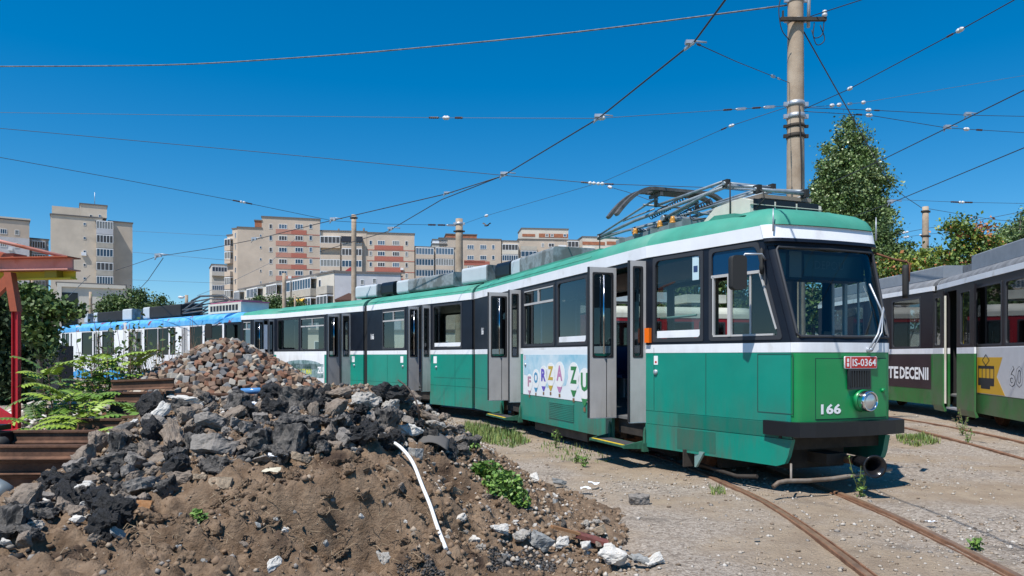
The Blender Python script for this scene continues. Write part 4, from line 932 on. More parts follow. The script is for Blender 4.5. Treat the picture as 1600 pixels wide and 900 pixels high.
def sweep(mb, path, prof, ms):
    """prof: (side, z) open polyline; ms material per strip"""
    n = len(path); k = len(prof); vs = []
    for i, p in enumerate(path):
        d = (path[min(i+1, n-1)]-path[max(i-1, 0)]).normalized(); s = Vector((d.y, -d.x, 0))
        for a, z in prof: vs.append(p+s*a+Vector((0, 0, z)))
    for j in range(k-1):
        b = len(mb.v)
        for i in range(n): mb.v += [tuple(vs[i*k+j]), tuple(vs[i*k+j+1])]
        for i in range(n-1): mb.f.append((b+2*i, b+2*i+1, b+2*i+3, b+2*i+2)); mb.m.append(ms[j]); mb.s.append(False)
def offset_path(path, d):
    out = []; n = len(path)
    for i, p in enumerate(path):
        t = (path[min(i+1, n-1)]-path[max(i-1, 0)]).normalized(); out.append(p+Vector((t.y, -t.x, 0))*d)
    return out
tp = catmull(TR)
for s in (-1, 1):
    g = MB(); q = offset_path(tp, s*0.52); i_ = -s
    # grooved rail: head, groove, guard lip on the inner side
    prof = [(-0.030, -0.05), (-0.030, 0.008), (-0.024, 0.014), (0.024, 0.014), (0.028, 0.008), (0.034, -0.02), (0.060, -0.02), (0.062, -0.001), (0.076, -0.001), (0.078, -0.05)]
    if s > 0: prof = [(-a, z) for a, z in prof]
    sweep(g, q, prof, [0, 0, 1, 0, 0, 0, 0, 0, 0])
    o = g.build('tram_rail', [RAILM, RAILT]); tag(o, ['left rusty grooved rail curving out from under the green tram', 'right rusty grooved rail curving out from under the green tram'][s > 0], 'rail', 'rails of the curved track under the green tram')
tp2 = catmull([(5.6, 2), (6.6, 7), (7.65, 11.0), (8.4, 15.4), (8.5, 19), (8.2, 30)])
for s in (0, 1):
    g = MB(); q = offset_path(tp2, s*1.04)
    sweep(g, q, [(-0.035, -0.05), (-0.035, 0.016), (0.035, 0.018), (0.037, -0.02), (0.06, -0.02), (0.062, 0.0), (0.08, 0.0), (0.08, -0.05)], [0, 0, 1, 0, 0, 0, 0])
    o = g.build('tram_rail', [RAILM, RAILT]); tag(o, ['rusty rail half sunk in the yard in front of the black tram', 'rusty rail next to the black tram wheels, in its shade'][s], 'rail', 'rails of the straight track in front of the black tram')

# ================================================================ loose stones (too many to count)
def stones_mesh(name, pts, sizes, mats, seed=1, flat=0.6, shape=8):
    rs = np.random.RandomState(seed); n = len(pts)
    base = np.array([(1,0,0),(0.3,0.95,0),(-0.8,0.6,0),(-0.8,-0.6,0),(0.3,-0.95,0),(0.1,0.1,1),(-0.1,0,-1)]); fb = np.array([(0,1,5),(1,2,5),(2,3,5),(3,4,5),(4,0,5),(1,0,6),(2,1,6),(3,2,6),(4,3,6),(0,4,6)])
    k = len(base); V = base[None]*(0.7+0.6*rs.rand(n, k, 1)); V[:,:,2] *= flat
    a = rs.rand(n)*2*np.pi; ca, sa = np.cos(a), np.sin(a); X_ = V[:,:,0]*ca[:,None]-V[:,:,1]*sa[:,None]; Y_ = V[:,:,0]*sa[:,None]+V[:,:,1]*ca[:,None]; Z_ = V[:,:,2]
    tl = (rs.rand(n)-0.5)*1.2; ct, st = np.cos(tl), np.sin(tl); Y2 = Y_*ct[:,None]-Z_*st[:,None]; Z2 = Y_*st[:,None]+Z_*ct[:,None]
    V = np.stack([X_, Y2, Z2], -1)*np.asarray(sizes)[:,None,None]*0.5+np.asarray(pts)[:,None,:]
    Fq = (fb[None]+(np.arange(n)*k)[:,None,None]).reshape(-1, 3)
    me = bpy.data.meshes.new(name); me.vertices.add(n*k); me.vertices.foreach_set('co', V.ravel()); me.loops.add(Fq.size); me.loops.foreach_set('vertex_index', Fq.ravel().astype(np.int32))
    me.polygons.add(len(Fq)); me.polygons.foreach_set('loop_start', (np.arange(len(Fq))*3).astype(np.int32)); me.polygons.foreach_set('loop_total', np.full(len(Fq), 3, np.int32))
    for m in mats: me.materials.append(m)
    me.polygons.foreach_set('material_index', np.repeat(rs.randint(0, len(mats), n), 10).astype(np.int32)); me.update(calc_edges=True)
    o = bpy.data.objects.new(name, me); col.objects.link(o); WLOC[o.name] = Vector((0, 0, 0)); return o
SM = [mat('stone pale', (0.50, 0.46, 0.41), 0.9), mat('stone tan', (0.33, 0.26, 0.19), 0.9), mat('stone grey', (0.25, 0.225, 0.20), 0.9), mat('stone light', (0.40, 0.35, 0.29), 0.9), mat('stone brown', (0.19, 0.14, 0.10), 0.9)]
DM = [mat('tar crumb', (0.022, 0.021, 0.022), 0.85), mat('asphalt crumb', (0.09, 0.083, 0.078), 0.9), mat('asphalt crumb pale', (0.17, 0.155, 0.14), 0.9), SM[1], SM[4], SM[2]]
n = 42000; Yv = 4.8*np.exp(npr.rand(n)*np.log(22/4.8)); Xv = (npr.rand(n)*1000+800-800)/F*Yv*0+((npr.rand(n)*1100+520-800)/F*Yv)
dens = vnoise(Xv, Yv, 0.8, 77, 3); keep = (npr.rand(n) < np.clip(0.55+dens*1.3, 0.12, 1)) & (heap(Xv, Yv) < 0.01) & (np.abs(Xv-3.05) > 0) ; Xv, Yv = Xv[keep], Yv[keep]
# keep the rail heads clear
rp = np.array([(p.x, p.y) for s in (-.52, .52) for p in offset_path(tp, s)] + [(p.x, p.y) for s in (0, 1.04) for p in offset_path(tp2, s)]) 
def rail_clear(X_, Y_, d=0.09):
    ok = np.ones(len(X_), bool)
    for s in (-0.52, 0.52):
        q = np.array([(p.x, p.y) for p in offset_path(tp, s)]); o = np.argsort(q[:,1]); xr = np.interp(Y_, q[o,1], q[o,0]); ok &= np.abs(X_-xr) > d
    for s in (0, 1.04):
        q = np.array([(p.x, p.y) for p in offset_path(tp2, s)]); o = np.argsort(q[:,1]); xr = np.interp(Y_, q[o,1], q[o,0]); ok &= np.abs(X_-xr) > d
    return ok
kk = rail_clear(Xv, Yv); Xv, Yv = Xv[kk], Yv[kk]
sz = 0.008+0.045*npr.rand(len(Xv))**5; 
stones_mesh('gravel', np.c_[Xv, Yv, gz(Xv, Yv)+sz*0.12], sz, [SM[3], SM[1], SM[2], SM[3], SM[1], SM[4], SM[0]], 3)['kind'] = 'stuff'
# soil clods and crumbs on the heap
n = 30000; Xv = npr.rand(n)*6.6-5; Yv = 3.0+npr.rand(n)*7.5; hv = heap(Xv, Yv); k = hv > 0.03; Xv, Yv = Xv[k], Yv[k]; zz = hz(Xv, Yv); sz = 0.008+0.055*npr.rand(len(Xv))**6
CM = [mat('clod a0', (0.17, 0.115, 0.072), 0.97), mat('clod a2', (0.21, 0.14, 0.09), 0.97), mat('clod a3', (0.15, 0.10, 0.062), 0.97), mat('clod a', (0.20, 0.135, 0.085), 0.97), mat('clod b', (0.27, 0.19, 0.125), 0.97), mat('clod c', (0.13, 0.085, 0.055), 0.97), mat('clod f', (0.24, 0.165, 0.105), 0.97), mat('clod d', (0.33, 0.25, 0.175), 0.97), SM[2], mat('clod g', (.36, .29, .22), .95), mat('clod e', (0.24, 0.165, 0.11), .97)]
stones_mesh('soil_clods', np.c_[Xv, Yv, zz+sz*0.1], sz, CM, 5, flat=0.85)['kind'] = 'stuff'
# ================================================================ rubble chunks
RK = dict(
 tar=mat('black crumbly tar', (0.014, 0.014, 0.016), 0.6, c2=(0.05, 0.048, 0.048), vscale=14, bump=1.0, bscale=28, spec=0.55, detail=8),
 asp=mat('broken asphalt', (0.075, 0.068, 0.062), 0.9, c2=(0.21, 0.19, 0.17), vscale=11, bump=0.8, bscale=35, detail=8, c3=(0.02, 0.02, 0.021), c3scale=5, c3lo=.5, c3hi=.6),
 slab=mat('grey asphalt slab', (0.165, 0.148, 0.132), 0.92, c2=(0.27, 0.245, 0.22), vscale=16, bump=0.5, bscale=50, detail=8, c3=(0.05, 0.046, 0.043), c3scale=4, c3lo=.58, c3hi=.66),
 con=mat('pale rough concrete', (0.36, 0.325, 0.28), 0.95, c2=(0.56, 0.53, 0.48), vscale=8, bump=0.8, bscale=30, detail=8, c3=(0.22, 0.17, 0.13), c3scale=4, c3lo=.57, c3hi=.68),
 whi=mat('whitish limestone', (0.50, 0.47, 0.42), 0.9, c2=(0.70, 0.68, 0.64), vscale=6, bump=0.6, bscale=26, detail=7, c3=(0.27, 0.21, 0.155), c3scale=3.5, c3lo=.6, c3hi=.7),
 tan=mat('tan sandstone', (0.25, 0.185, 0.125), 0.92, c2=(0.40, 0.315, 0.225), vscale=5, bump=0.5, bscale=30, detail=7),
 brn=mat('brown dusty stone', (0.17, 0.13, 0.10), 0.93, c2=(0.30, 0.245, 0.195), vscale=8, bump=0.6, bscale=30, detail=7),
 gry=mat('grey stone', (0.20, 0.205, 0.20), 0.9, c2=(0.33, 0.33, 0.32), vscale=6, bump=0.4, bscale=30, detail=7),
 org=mat('orange brick piece', (0.36, 0.16, 0.06), 0.9, c2=(0.45, 0.25, 0.12), vscale=9, bump=0.4, bscale=40))
def rock_mesh(name, seed, sx, sy, sz, rough=0.06, sub=2, npts=14, slab=False):
    r_ = random.Random(seed); bm = bmesh.new()
    if slab:
        k = r_.randint(5, 7); base = [(math.cos(2*math.pi*(i+r_.random()*0.6)/k)*(0.7+0.3*r_.random()), math.sin(2*math.pi*(i+r_.random()*0.6)/k)*(0.7+0.3*r_.random())) for i in range(k)]
        for z in (-1, 1):
            for x, y in base: bm.verts.new((x*(1.0 if z > 0 else 0.86)+r_.uniform(-.05, .05), y*(1.0 if z > 0 else 0.86)+r_.uniform(-.05, .05), z*(1+r_.uniform(-.1, .1))))
    else:
        for i in range(npts):
            v = Vector((r_.gauss(0, 1), r_.gauss(0, 1), r_.gauss(0, 1))).normalized()*r_.uniform(0.82, 1.0); bm.verts.new(v)
    res = bmesh.ops.convex_hull(bm, input=bm.verts); bmesh.ops.delete(bm, geom=[e for e in res['geom_interior'] if isinstance(e, bmesh.types.BMVert)], context='VERTS')
    for v in bm.verts: v.co = Vector((v.co.x*sx/2, v.co.y*sy/2, v.co.z*sz/2))
    for _ in range(sub):
        bmesh.ops.subdivide_edges(bm, edges=bm.edges[:], cuts=1, use_grid_fill=True)
    bmesh.ops.triangulate(bm, faces=bm.faces[:]); bm.normal_update(); m_ = max(sx, sy, sz); off = Vector((seed*3.1, seed*1.7, 0))
    mv = {}
    for v in bm.verts:
        q = v.co/m_*5+off; n = noise.fractal(q, 0.7, 2.2, 5); mv[v] = v.normal*(n*rough*m_)
    for v, d in mv.items(): v.co += d
    me = bpy.data.meshes.new(name); bm.to_mesh(me); bm.free(); return me
LIB = {}
for k, (rg, sl, shp) in dict(tar=(0.15, 0, (1, .8, .65)), asp=(0.09, 1, (1, .8, .40)), slab=(0.05, 1, (1, .8, .24)), con=(0.09, 0, (1, .75, .55)), whi=(0.06, 0, (1, .8, .6)), tan=(0.045, 1, (1, .6, .35)), brn=(0.06, 0, (1, .75, .5)), gry=(0.055, 1, (1, .7, .4)), org=(0.03, 1, (1, .6, .4))).items():
    LIB[k] = []
    for i in range(6 if k in ('tar', 'asp', 'slab', 'brn') else 4):
        me = rock_mesh('rubble_chunk', hash_ if False else (i*13+len(k)*7+ord(k[0])*3), *shp, rough=rg, sub=3, slab=bool(sl) and i % 3 != 2); me.materials.append(RK[k]); LIB[k].append(me)
def put_rock(kind, loc, size, rot=None, sc=(1, 1, 1), name='rubble_chunk', label=None, cat='rubble', group=None, i=None, sink=0.18):
    me = LIB[kind][rng.randrange(len(LIB[kind])) if i is None else i % len(LIB[kind])]
    o = bpy.data.objects.new(name, me); col.objects.link(o)
    o.location = Vector(loc)+Vector((0, 0, size*(0.5-sink)*0.5)); o.scale = (size*sc[0], size*sc[1], size*sc[2])
    o.rotation_euler = rot or (rng.uniform(-.5, .5), rng.uniform(-.5, .5), rng.uniform(0, 6.28)); WLOC[o.name] = o.location.copy()
    return tag(o, label, cat, group)
GL = dict(tar=('crumbly black tar lump tipped onto the rubble heap', 'crumbly black tar lumps on the heap'), asp=('jagged piece of dark broken asphalt lying on the heap', 'dark asphalt pieces on the heap'),
 slab=('flat grey piece of asphalt paving lying on the heap', 'flat grey asphalt pieces on the heap'), con=('small pale rough concrete lump among the rubble', 'pale concrete lumps on the heap'), whi=('small whitish stone lying on the slope of the heap', 'whitish stones on the heap'),
 tan=('small flat tan stone stuck in the soil', 'tan stones on the heap'), brn=('brown dusty stone on the heap', 'brown dusty stones on the heap'), gry=('small grey stone on the heap', 'grey stones on the heap'), org=('orange brick fragment in the rubble', 'orange brick fragments on the heap'))
HM = math.atan2
# hero chunks, read off the photograph: kind, px, row, width px, label, scale, rotation
HERO = [
 ('slab', 340, 696, 86, 'largest dark grey asphalt slab, tilted on the left shoulder of the heap', (1, .8, 1.1), (-.55, .35, .5), 0),
 ('asp', 345, 728, 52, 'grey wedge tucked under the largest tilted asphalt slab', (1, .6, 1), (-.3, .3, .3), 0),
 ('slab', 226, 758, 62, 'triangular light grey asphalt slab lying above a black crumbly underside', (1, .9, 1), (-.4, .1, 1.2), 1),
 ('tar', 165, 802, 90, 'big black crumbly tar lump low on the left slope', (1, .8, .9), (.2, .1, .3), 1),
 ('tar', 270, 728, 74, 'round black tar lump left of the tan brick-shaped stones', (1, .9, 1), (.1, .3, 2), 2),
 ('tar', 112, 750, 62, 'black tar wedge on the far left edge of the heap', (1.1, .6, .8), (.3, -.5, .3), 3),
 ('whi', 140, 765, 44, 'cream crumbling concrete block between black tar lumps at left', (1, .8, 1), (.2, .2, .4), 0),
 ('whi', 132, 790, 22, 'small cream stone at the left edge of the heap', None, None, 1),
 ('tan', 345, 755, 42, 'tan rectangular brick-shaped stone on the soil, right of the pair', (1, .75, 1.1), (-.5, .05, .1), 0),
 ('tan', 312, 748, 24, 'smaller tan stone beside the tan rectangular brick-shaped stone', (1, .9, .9), (-.5, .1, .5), 1),
 ('gry', 184, 835, 32, 'slim grey stone standing below the big black tar lump', (1, .45, .8), (-.7, .7, .8), 0),
 ('org', 222, 787, 34, 'orange-brown flat stone under the triangular asphalt slab', (1, .5, .8), (-.3, .1, .2), 0),
 ('tan', 177, 764, 26, 'peach coloured flat brick piece among the tar lumps', (1, .8, .6), (-.8, .1, .3), 2),
 ('tan', 470, 716, 36, 'tan flat stone below the dark asphalt pieces in mid heap', (1, .7, .8), (-.3, .4, .6), 3),
 ('brn', 492, 636, 54, 'brown asphalt wedge standing upright on top of the heap', (.62, .45, 1.5), (.1, -.2, .4), 1),
 ('con', 570, 612, 66, 'large pale rough concrete lump on the crest of the heap', (1, .8, .75), (.1, .1, .3), 0),
 ('con', 610, 622, 52, 'second pale rough concrete lump on the crest, right of the largest', (1, .8, .75), (0, .2, 1.3), 1),
 ('brn', 532, 602, 50, 'brown block with flat top on the crest of the heap', (1, .7, .8), (.1, 0, .2), 2),
 ('tar', 612, 603, 66, 'tall black tar lump on the crest of the heap in front of the tram', (1, .8, .8), (0, .1, .9), 0),
 ('whi', 640, 662, 44, 'cream boulder under the black tar lump at the right shoulder', (1, .7, .85), (.1, .1, .2), 2),
 ('asp', 605, 650, 62, 'speckled asphalt boulder left of the cream boulder', (1, .85, 1.5), (.2, .1, 1), 1),
 ('asp', 535, 650, 66, 'rounded asphalt boulder in the middle of the heap top', (1, .85, 1.4), (.2, .3, 2), 2),
 ('tar', 570, 670, 78, 'wet looking black tar mass in the middle of the heap', (1, .8, .8), (.1, .3, 2.4), 4),
 ('asp', 460, 678, 70, 'asphalt boulder with pale dusty top left of the tar mass', (1, .85, 1.5), (-.2, .2, .5), 3),
 ('asp', 412, 690, 64, 'asphalt boulder overhanging the soil face', (1, .85, 1.4), (-.2, -.2, 1.2), 4),
 ('whi', 248, 633, 50, 'white crumbling slab leaning on the left shoulder of the heap', (1, .55, .8), (-.4, -.6, .5), 3),
 ('whi', 290, 612, 52, 'white plaster slab below the cobblestone heap', (1.1, .6, .5), (-.2, .1, .1), 0),
 ('whi', 170, 681, 22, 'small white stone at the left edge below the rails', (1, .8, .9), None, 1),
 ('slab', 192, 660, 44, 'grey slab poking out at the left edge beside the stacked rails', (1, .8, 1.2), (-.3, -.3, .7), 2),
 ('slab', 330, 650, 62, 'cracked grey asphalt slab facing the camera near the top', (1, .9, .9), (-.8, .2, .4), 3),
 ('brn', 365, 636, 56, 'long brown slab leaning upward near the blue plastic', (1.2, .5, .7), (-.3, -.6, .4), 3),
 ('whi', 783, 826, 38, 'angular white rock on the dark soil at the foot of the heap', (1, .75, .9), (.1, .3, .4), 1),
 ('con', 818, 838, 40, 'tan lump beside the angular white rock at the foot of the heap', (1, .8, .9), None, 2),
 ('gry', 846, 846, 38, 'bluish grey folded stone at the foot of the heap', (1, .7, 1.2), (.2, .5, .2), 1),
 ('whi', 878, 848, 30, 'white cracked stone left of the round white stones', None, None, 2),
 ('whi', 914, 852, 26, 'round white stone with dark hollow, third from the right', (1, .9, 1.1), None, 3),
 ('whi', 958, 866, 56, 'largest white boulder at the bottom edge', (1, .85, 1.0), (.1, .1, .2), 0),
 ('gry', 998, 874, 40, 'dark grey stone wedged between two white boulders', (1, .8, 1), None, 2),
 ('whi', 1022, 872, 44, 'white boulder on the sand, farthest right of the heap', (1, .7, .8), (.1, -.2, .3), 1),
 ('whi', 720, 808, 26, 'pale torn stone on the lower right slope', None, None, 3),
 ('tan', 612, 735, 34, 'tan pointed stone sticking out of the soil near the white pipe', (1, .6, .8), (-.2, .5, .4), 2),
 ('gry', 648, 710, 32, 'greenish grey square stone right of the white pipe', (1, .9, 1.2), (-.2, .1, .3), 3),
 ('brn', 628, 762, 30, 'brown grey stone jutting from the soil left of the pipe', None, None, 4),
 ('slab', 998, 779, 46, 'brown flat asphalt slab lying alone on the gravel in front of the tram', (1, .8, 1.1), (.12, 0, .2), 4),
 ('slab', 1183, 842, 14, 'small grey stone flake alone on the gravel left of the rail', (1, .8, .6), (0, 0, .3), 5),
 ('whi', 835, 745, 26, 'pale stone at the edge of the gravel beside the heap', (1, .8, .8), None, 0),
 ('gry', 873, 752, 26, 'grey flat lump at the edge of the gravel beside the heap', (1, .6, .6), None, 1),
 ('tan', 716, 768, 26, 'orange tan stone on the right slope under the weeds', (1, .5, .8), (.2, .4, .9), 0),
 ('con', 680, 655, 40, 'crumbled pale rubble lump on the right shoulder', (1, .8, .8), None, 3),
 ('brn', 672, 640, 50, 'brown slab sliding down the right shoulder', (1.1, .7, .5), (.2, .6, .3), 5),
 ('whi', 428, 883, 40, 'chalky stone at the bottom edge of the soil face', (1, .8, .8), None, 2),
 ('con', 600, 872, 50, 'tan stone at the bottom edge left of the pipe end', (1, .6, .6), None, 1),
 ('brn', 945, 812, 26, 'dark brown stone at the end of the slope beside the gravel', (1, .9, .9), None, 1),
 ('con', 700, 842, 34, 'flat stone at the lower end of the white pipe', (1, .8, .7), None, 0),
]
HXY = []
for kd, px, py, wpx, lab, sc, rot, ii in HERO:
    h = wpx*0.3; q = raycast(px, min(py+h*0.7+(10 if py < 680 else 0), 898))
    if q is None: continue
    size = wpx*q.y/F*1.08; HXY.append((q.x, q.y, size))
    put_rock(kd, q, size, rot, sc or (1, 1, 1), label=lab, i=ii)
# scattered chunks over the crown of the heap
from mathutils import Euler
def inpoly(x, y, poly):
    c = False; n = len(poly)
    for i in range(n):
        x0, y0 = poly[i]; x1, y1 = poly[i-1]
        if (y0 > y) != (y1 > y) and x < (x1-x0)*(y-y0)/(y1-y0)+x0: c = not c
    return c
crown = [(0,805),(60,785),(100,750),(150,705),(215,650),(290,628),(400,624),(520,615),(640,622),(690,650),(740,700),(700,735),(650,700),(560,705),(470,715),(430,722),(370,735),(300,742),(260,775),(200,790),(150,850),(90,790),(40,860),(0,850)]
foot = [(640,640),(700,650),(800,720),(850,765),(960,835),(1040,880),(760,890),(700,800),(650,740)]
face = [(30,880),(160,850),(260,790),(380,760),(470,720),(620,720),(700,800),(760,890)]
def scatter(poly, n, kinds, smin, smax, dmin, pw=2.0, sink=0.2, bulk=None):
    x0, x1 = min(p[0] for p in poly), max(p[0] for p in poly); y0, y1 = min(p[1] for p in poly), max(p[1] for p in poly); made = 0; tries = 0
    while made < n and tries < n*30:
        tries += 1; px, py = rng.uniform(x0, x1), rng.uniform(y0, y1)
        if not inpoly(px, py, poly): continue
        q = raycast(px, py)
        if q is None: continue
        size = smin+(smax-smin)*rng.random()**pw
        if any((q.x-a)**2+(q.y-b)**2 < (dmin*(size+c))**2 for a, b, c in HXY): continue
        HXY.append((q.x, q.y, size)); kd = rng.choice(kinds); gl = GL[kd]
        if bulk is not None:
            me = LIB[kd][rng.randrange(len(LIB[kd]))]; e = Euler((rng.uniform(-.5, .5), rng.uniform(-.5, .5), rng.uniform(0, 6.28))).to_matrix(); c = q+Vector((0, 0, size*.15)); sy = rng.uniform(.6, 1)
            bulk.add([c+e@Vector((v.co.x*size, v.co.y*size*sy, v.co.z*size)) for v in me.vertices], [tuple(p_.vertices) for p_ in me.polygons], list(RK).index(kd)); made += 1; continue
        put_rock(kd, q, size, None, (1, rng.uniform(.6, 1), rng.uniform(.8, 1.5)), label=gl[0], group=gl[1], sink=sink); made += 1
    return made
scatter(crown, 165, ['tar', 'asp', 'asp', 'slab', 'tar', 'brn', 'brn', 'slab'], 0.17, 0.38, 0.25, 1.4)
bulk = MB(); scatter(crown, 260, ['tar', 'asp', 'slab', 'con', 'brn', 'brn', 'con', 'whi', 'slab'], 0.06, 0.16, 0.30, 1.5, bulk=bulk)
tag(bulk.build('small_rubble', list(RK.values())), kind='stuff')
scatter(foot, 48, ['con', 'brn', 'whi', 'brn', 'gry', 'asp', 'tan', 'brn'], 0.05, 0.16, 0.5, 2.5)
scatter(face, 28, ['tan', 'brn', 'gry', 'whi', 'brn'], 0.04, 0.11, 0.8, 2.5, sink=0.3)
# lumps of caked soil standing out of the face
lump = MB()
for _ in range(620):
    px_, py_ = rng.uniform(20, 780), rng.uniform(700, 898)
    if not (inpoly(px_, py_, face) or (inpoly(px_, py_, foot) and rng.random() < .5)): continue
    q_ = raycast(px_, py_)
    if not q_: continue
    s_ = 0.04+0.15*rng.random()**2.2; me = LIB[rng.choice(['con', 'tar', 'brn'])][rng.randrange(4)]; e = Euler((rng.uniform(-.6, .6), rng.uniform(-.6, .6), rng.uniform(0, 6.28))).to_matrix(); zz_ = float(hz(np.array([q_.x]), np.array([q_.y]))[0])
    lump.add([Vector((q_.x, q_.y, zz_+s_*.02))+e@Vector((v.co.x*s_, v.co.y*s_*.8, v.co.z*s_*1.0)) for v in me.vertices], [tuple(p_.vertices) for p_ in me.polygons], 0)
tag(lump.build('soil_lumps', [SOIL], None, (0, 0, 0)), kind='stuff')
# crumbs between the chunks
def crumbs(poly, n, mats, s0, s1, name, seed):
    pts = []; x0, x1 = min(p[0] for p in poly), max(p[0] for p in poly); y0, y1 = min(p[1] for p in poly), max(p[1] for p in poly)
    W0 = [(raycast(px, py)) for px, py in poly]; wp = [(q.x, q.y) for q in W0 if q is not None]
    bx0, bx1 = min(p[0] for p in wp), max(p[0] for p in wp); by0, by1 = min(p[1] for p in wp), max(p[1] for p in wp)
    while len(pts) < n:
        x, y = rng.uniform(bx0, bx1), rng.uniform(by0, by1)
        if inpoly(x, y, wp): pts.append((x, y))
    a = np.array(pts); z = hz(a[:,0], a[:,1]); z = np.maximum(z, gz(a[:,0], a[:,1])); s_ = s0+(s1-s0)*np.random.RandomState(seed).rand(n)**3
    o = stones_mesh(name, np.c_[a, z+s_*0.2], s_, mats, seed, flat=0.8); o['kind'] = 'stuff'
crumbs(crown, 17000, DM, 0.012, 0.075, 'asphalt_crumbs', 9)
crumbs(foot, 7000, SM+[CM[0], CM[2], CM[1]], 0.010, 0.06, 'rubble_crumbs', 10)
dk = [(765,862),(800,850),(850,866),(870,885),(760,890)]; crumbs(dk, 3500, DM[:2], 0.008, 0.025, 'tar_grit', 12)
dk2 = [(620,830),(650,850),(700,890),(640,890)]; crumbs(dk2, 1500, DM[:2], 0.008, 0.025, 'tar_grit', 13)

# ================================================================ cobblestone heap
CC = Vector((-4.72, 12.0, 0)); 
def cob_h(x, y):
    dx, dy = (x-CC.x), (y-CC.y); r = math.hypot(dx/(0.90 if dx < 0 else 1.08), dy); 
    return max(0.0, 1.98-0.62*math.sqrt(r*r+0.10)+0.06*noise.noise(Vector((x*1.3, y*1.3, 4)))-0.0)
g = MB(); n_ = 40; vs = []
for j in range(n_+1):
    for i in range(n_+1):
        x = CC.x-3.4+7.6*i/n_; y = CC.y-3.3+6.6*j/n_; vs.append((x, y, cob_h(x, y)-0.07))
g.add(vs, [(j*(n_+1)+i, j*(n_+1)+i+1, (j+1)*(n_+1)+i+1, (j+1)*(n_+1)+i) for j in range(n_) for i in range(n_)], 0, True)
tag(g.build('cobble_heap_core', mat('dark gaps and grit', (0.05, 0.038, 0.03), 1.0)), 'dark grit filling the cobblestone heap behind the rubble', 'grit')
cobm = [mat('cobble brown', (0.17, 0.105, 0.072), 0.85, var=0.25, vscale=12, bump=0.3), mat('cobble tan', (0.27, 0.19, 0.13), 0.85, var=0.2, vscale=12, bump=0.3), mat('cobble grey', (0.24, 0.235, 0.225), 0.85, var=0.25, vscale=12, bump=0.3), mat('cobble pale', (0.40, 0.36, 0.30), 0.85, var=0.2, vscale=12, bump=0.3), mat('cobble red brown', (0.20, 0.095, 0.055), 0.85, var=0.25, vscale=12, bump=0.3), mat('cobble slate', (0.12, 0.115, 0.115), .85, var=.2, vscale=12, bump=.3)]
cobs = []
for i in range(12):
    bm = bmesh.new(); bmesh.ops.create_cube(bm, size=1); r_ = random.Random(i+50)
    for v in bm.verts: v.co = Vector((v.co.x*(1+r_.uniform(-.16, .16)), v.co.y*(1+r_.uniform(-.16, .16)), v.co.z*(1+r_.uniform(-.2, .1)))) ; v.co *= (1.0 if v.co.z > 0 else 0.85)
    bmesh.ops.bevel(bm, geom=bm.edges[:]+bm.verts[:], offset=0.13, segments=2, affect='EDGES', profile=0.6)
    for v in bm.verts: v.co += Vector((r_.uniform(-.02, .02), r_.uniform(-.02, .02), r_.uniform(-.02, .02)))
    me = bpy.data.meshes.new('cobblestone'); bm.to_mesh(me); bm.free()
    for p_ in me.polygons: p_.use_smooth = False
    cobs.append(me)
cand = []
cl = {}
def far_enough(x, y, z, d):
    k = (int(x/0.12), int(y/0.12))
    for a in (-1, 0, 1):
        for b in (-1, 0, 1):
            for q in cl.get((k[0]+a, k[1]+b), ()):
                if (q[0]-x)**2+(q[1]-y)**2+(q[2]-z)**2 < d*d: return False
    cl.setdefault(k, []).append((x, y, z)); return True
for _ in range(42000):
    x = rng.uniform(CC.x-3.0, CC.x+3.6); y = rng.uniform(CC.y-3.2, CC.y+3.2); z = cob_h(x, y)
    if z < 0.06: continue
    if far_enough(x, y, z, 0.082): cand.append((x, y, z))
def vis(c):
    px = 800+F*c[0]/c[1]; py = Y0-(c[2]-HC)/c[1]*F; lim = np.interp(px, [200, 260, 350, 430, 520, 560], [592, 592, 603, 603, 600, 596]); return (py < lim) and (c[1]-CC.y < 0.3)
vc = [c for c in cand if vis(c)]; rest = [c for c in cand if not vis(c)]
rng.shuffle(vc); vc.sort(key=lambda c: c[1]); ind = vc[:298]; rest += vc[298:]
variants = {}
for k, (x, y, z) in enumerate(ind):
    mi = rng.choices(range(6), [30, 24, 16, 10, 12, 8])[0]; ci = rng.randrange(12)
    if (mi, ci) not in variants: me = cobs[ci].copy(); me.materials.append(cobm[mi]); variants[(mi, ci)] = me
    o = bpy.data.objects.new('cobblestone', variants[(mi, ci)]); col.objects.link(o); s_ = rng.uniform(0.08, 0.112); o.scale = (s_, s_, s_*rng.uniform(.85, 1.1)); o.location = (x, y, z+rng.uniform(-.015, .03)); o.rotation_euler = (rng.uniform(0, 6), rng.uniform(0, 6), rng.uniform(0, 6))
    nm = ['brown', 'tan', 'grey', 'pale', 'red-brown', 'slate grey'][mi]
    tag(o, 'rough %s cobblestone lying in the tall heap of old paving stones' % nm, 'cobblestone', '%s cobblestones in the heap' % nm)
g = MB()
for x, y, z in rest:
    me = cobs[rng.randrange(12)]; s_ = rng.uniform(0.08, 0.112); mi = rng.choices(range(6), [30, 24, 16, 10, 12, 8])[0]
    from mathutils import Euler
    e = Euler((rng.uniform(0, 6), rng.uniform(0, 6), rng.uniform(0, 6))).to_matrix(); g.add([Vector((x, y, z))+e@(v.co*s_) for v in me.vertices], [tuple(p_.vertices) for p_ in me.polygons], mi)
tag(g.build('cobblestone_pile', cobm), kind='stuff')
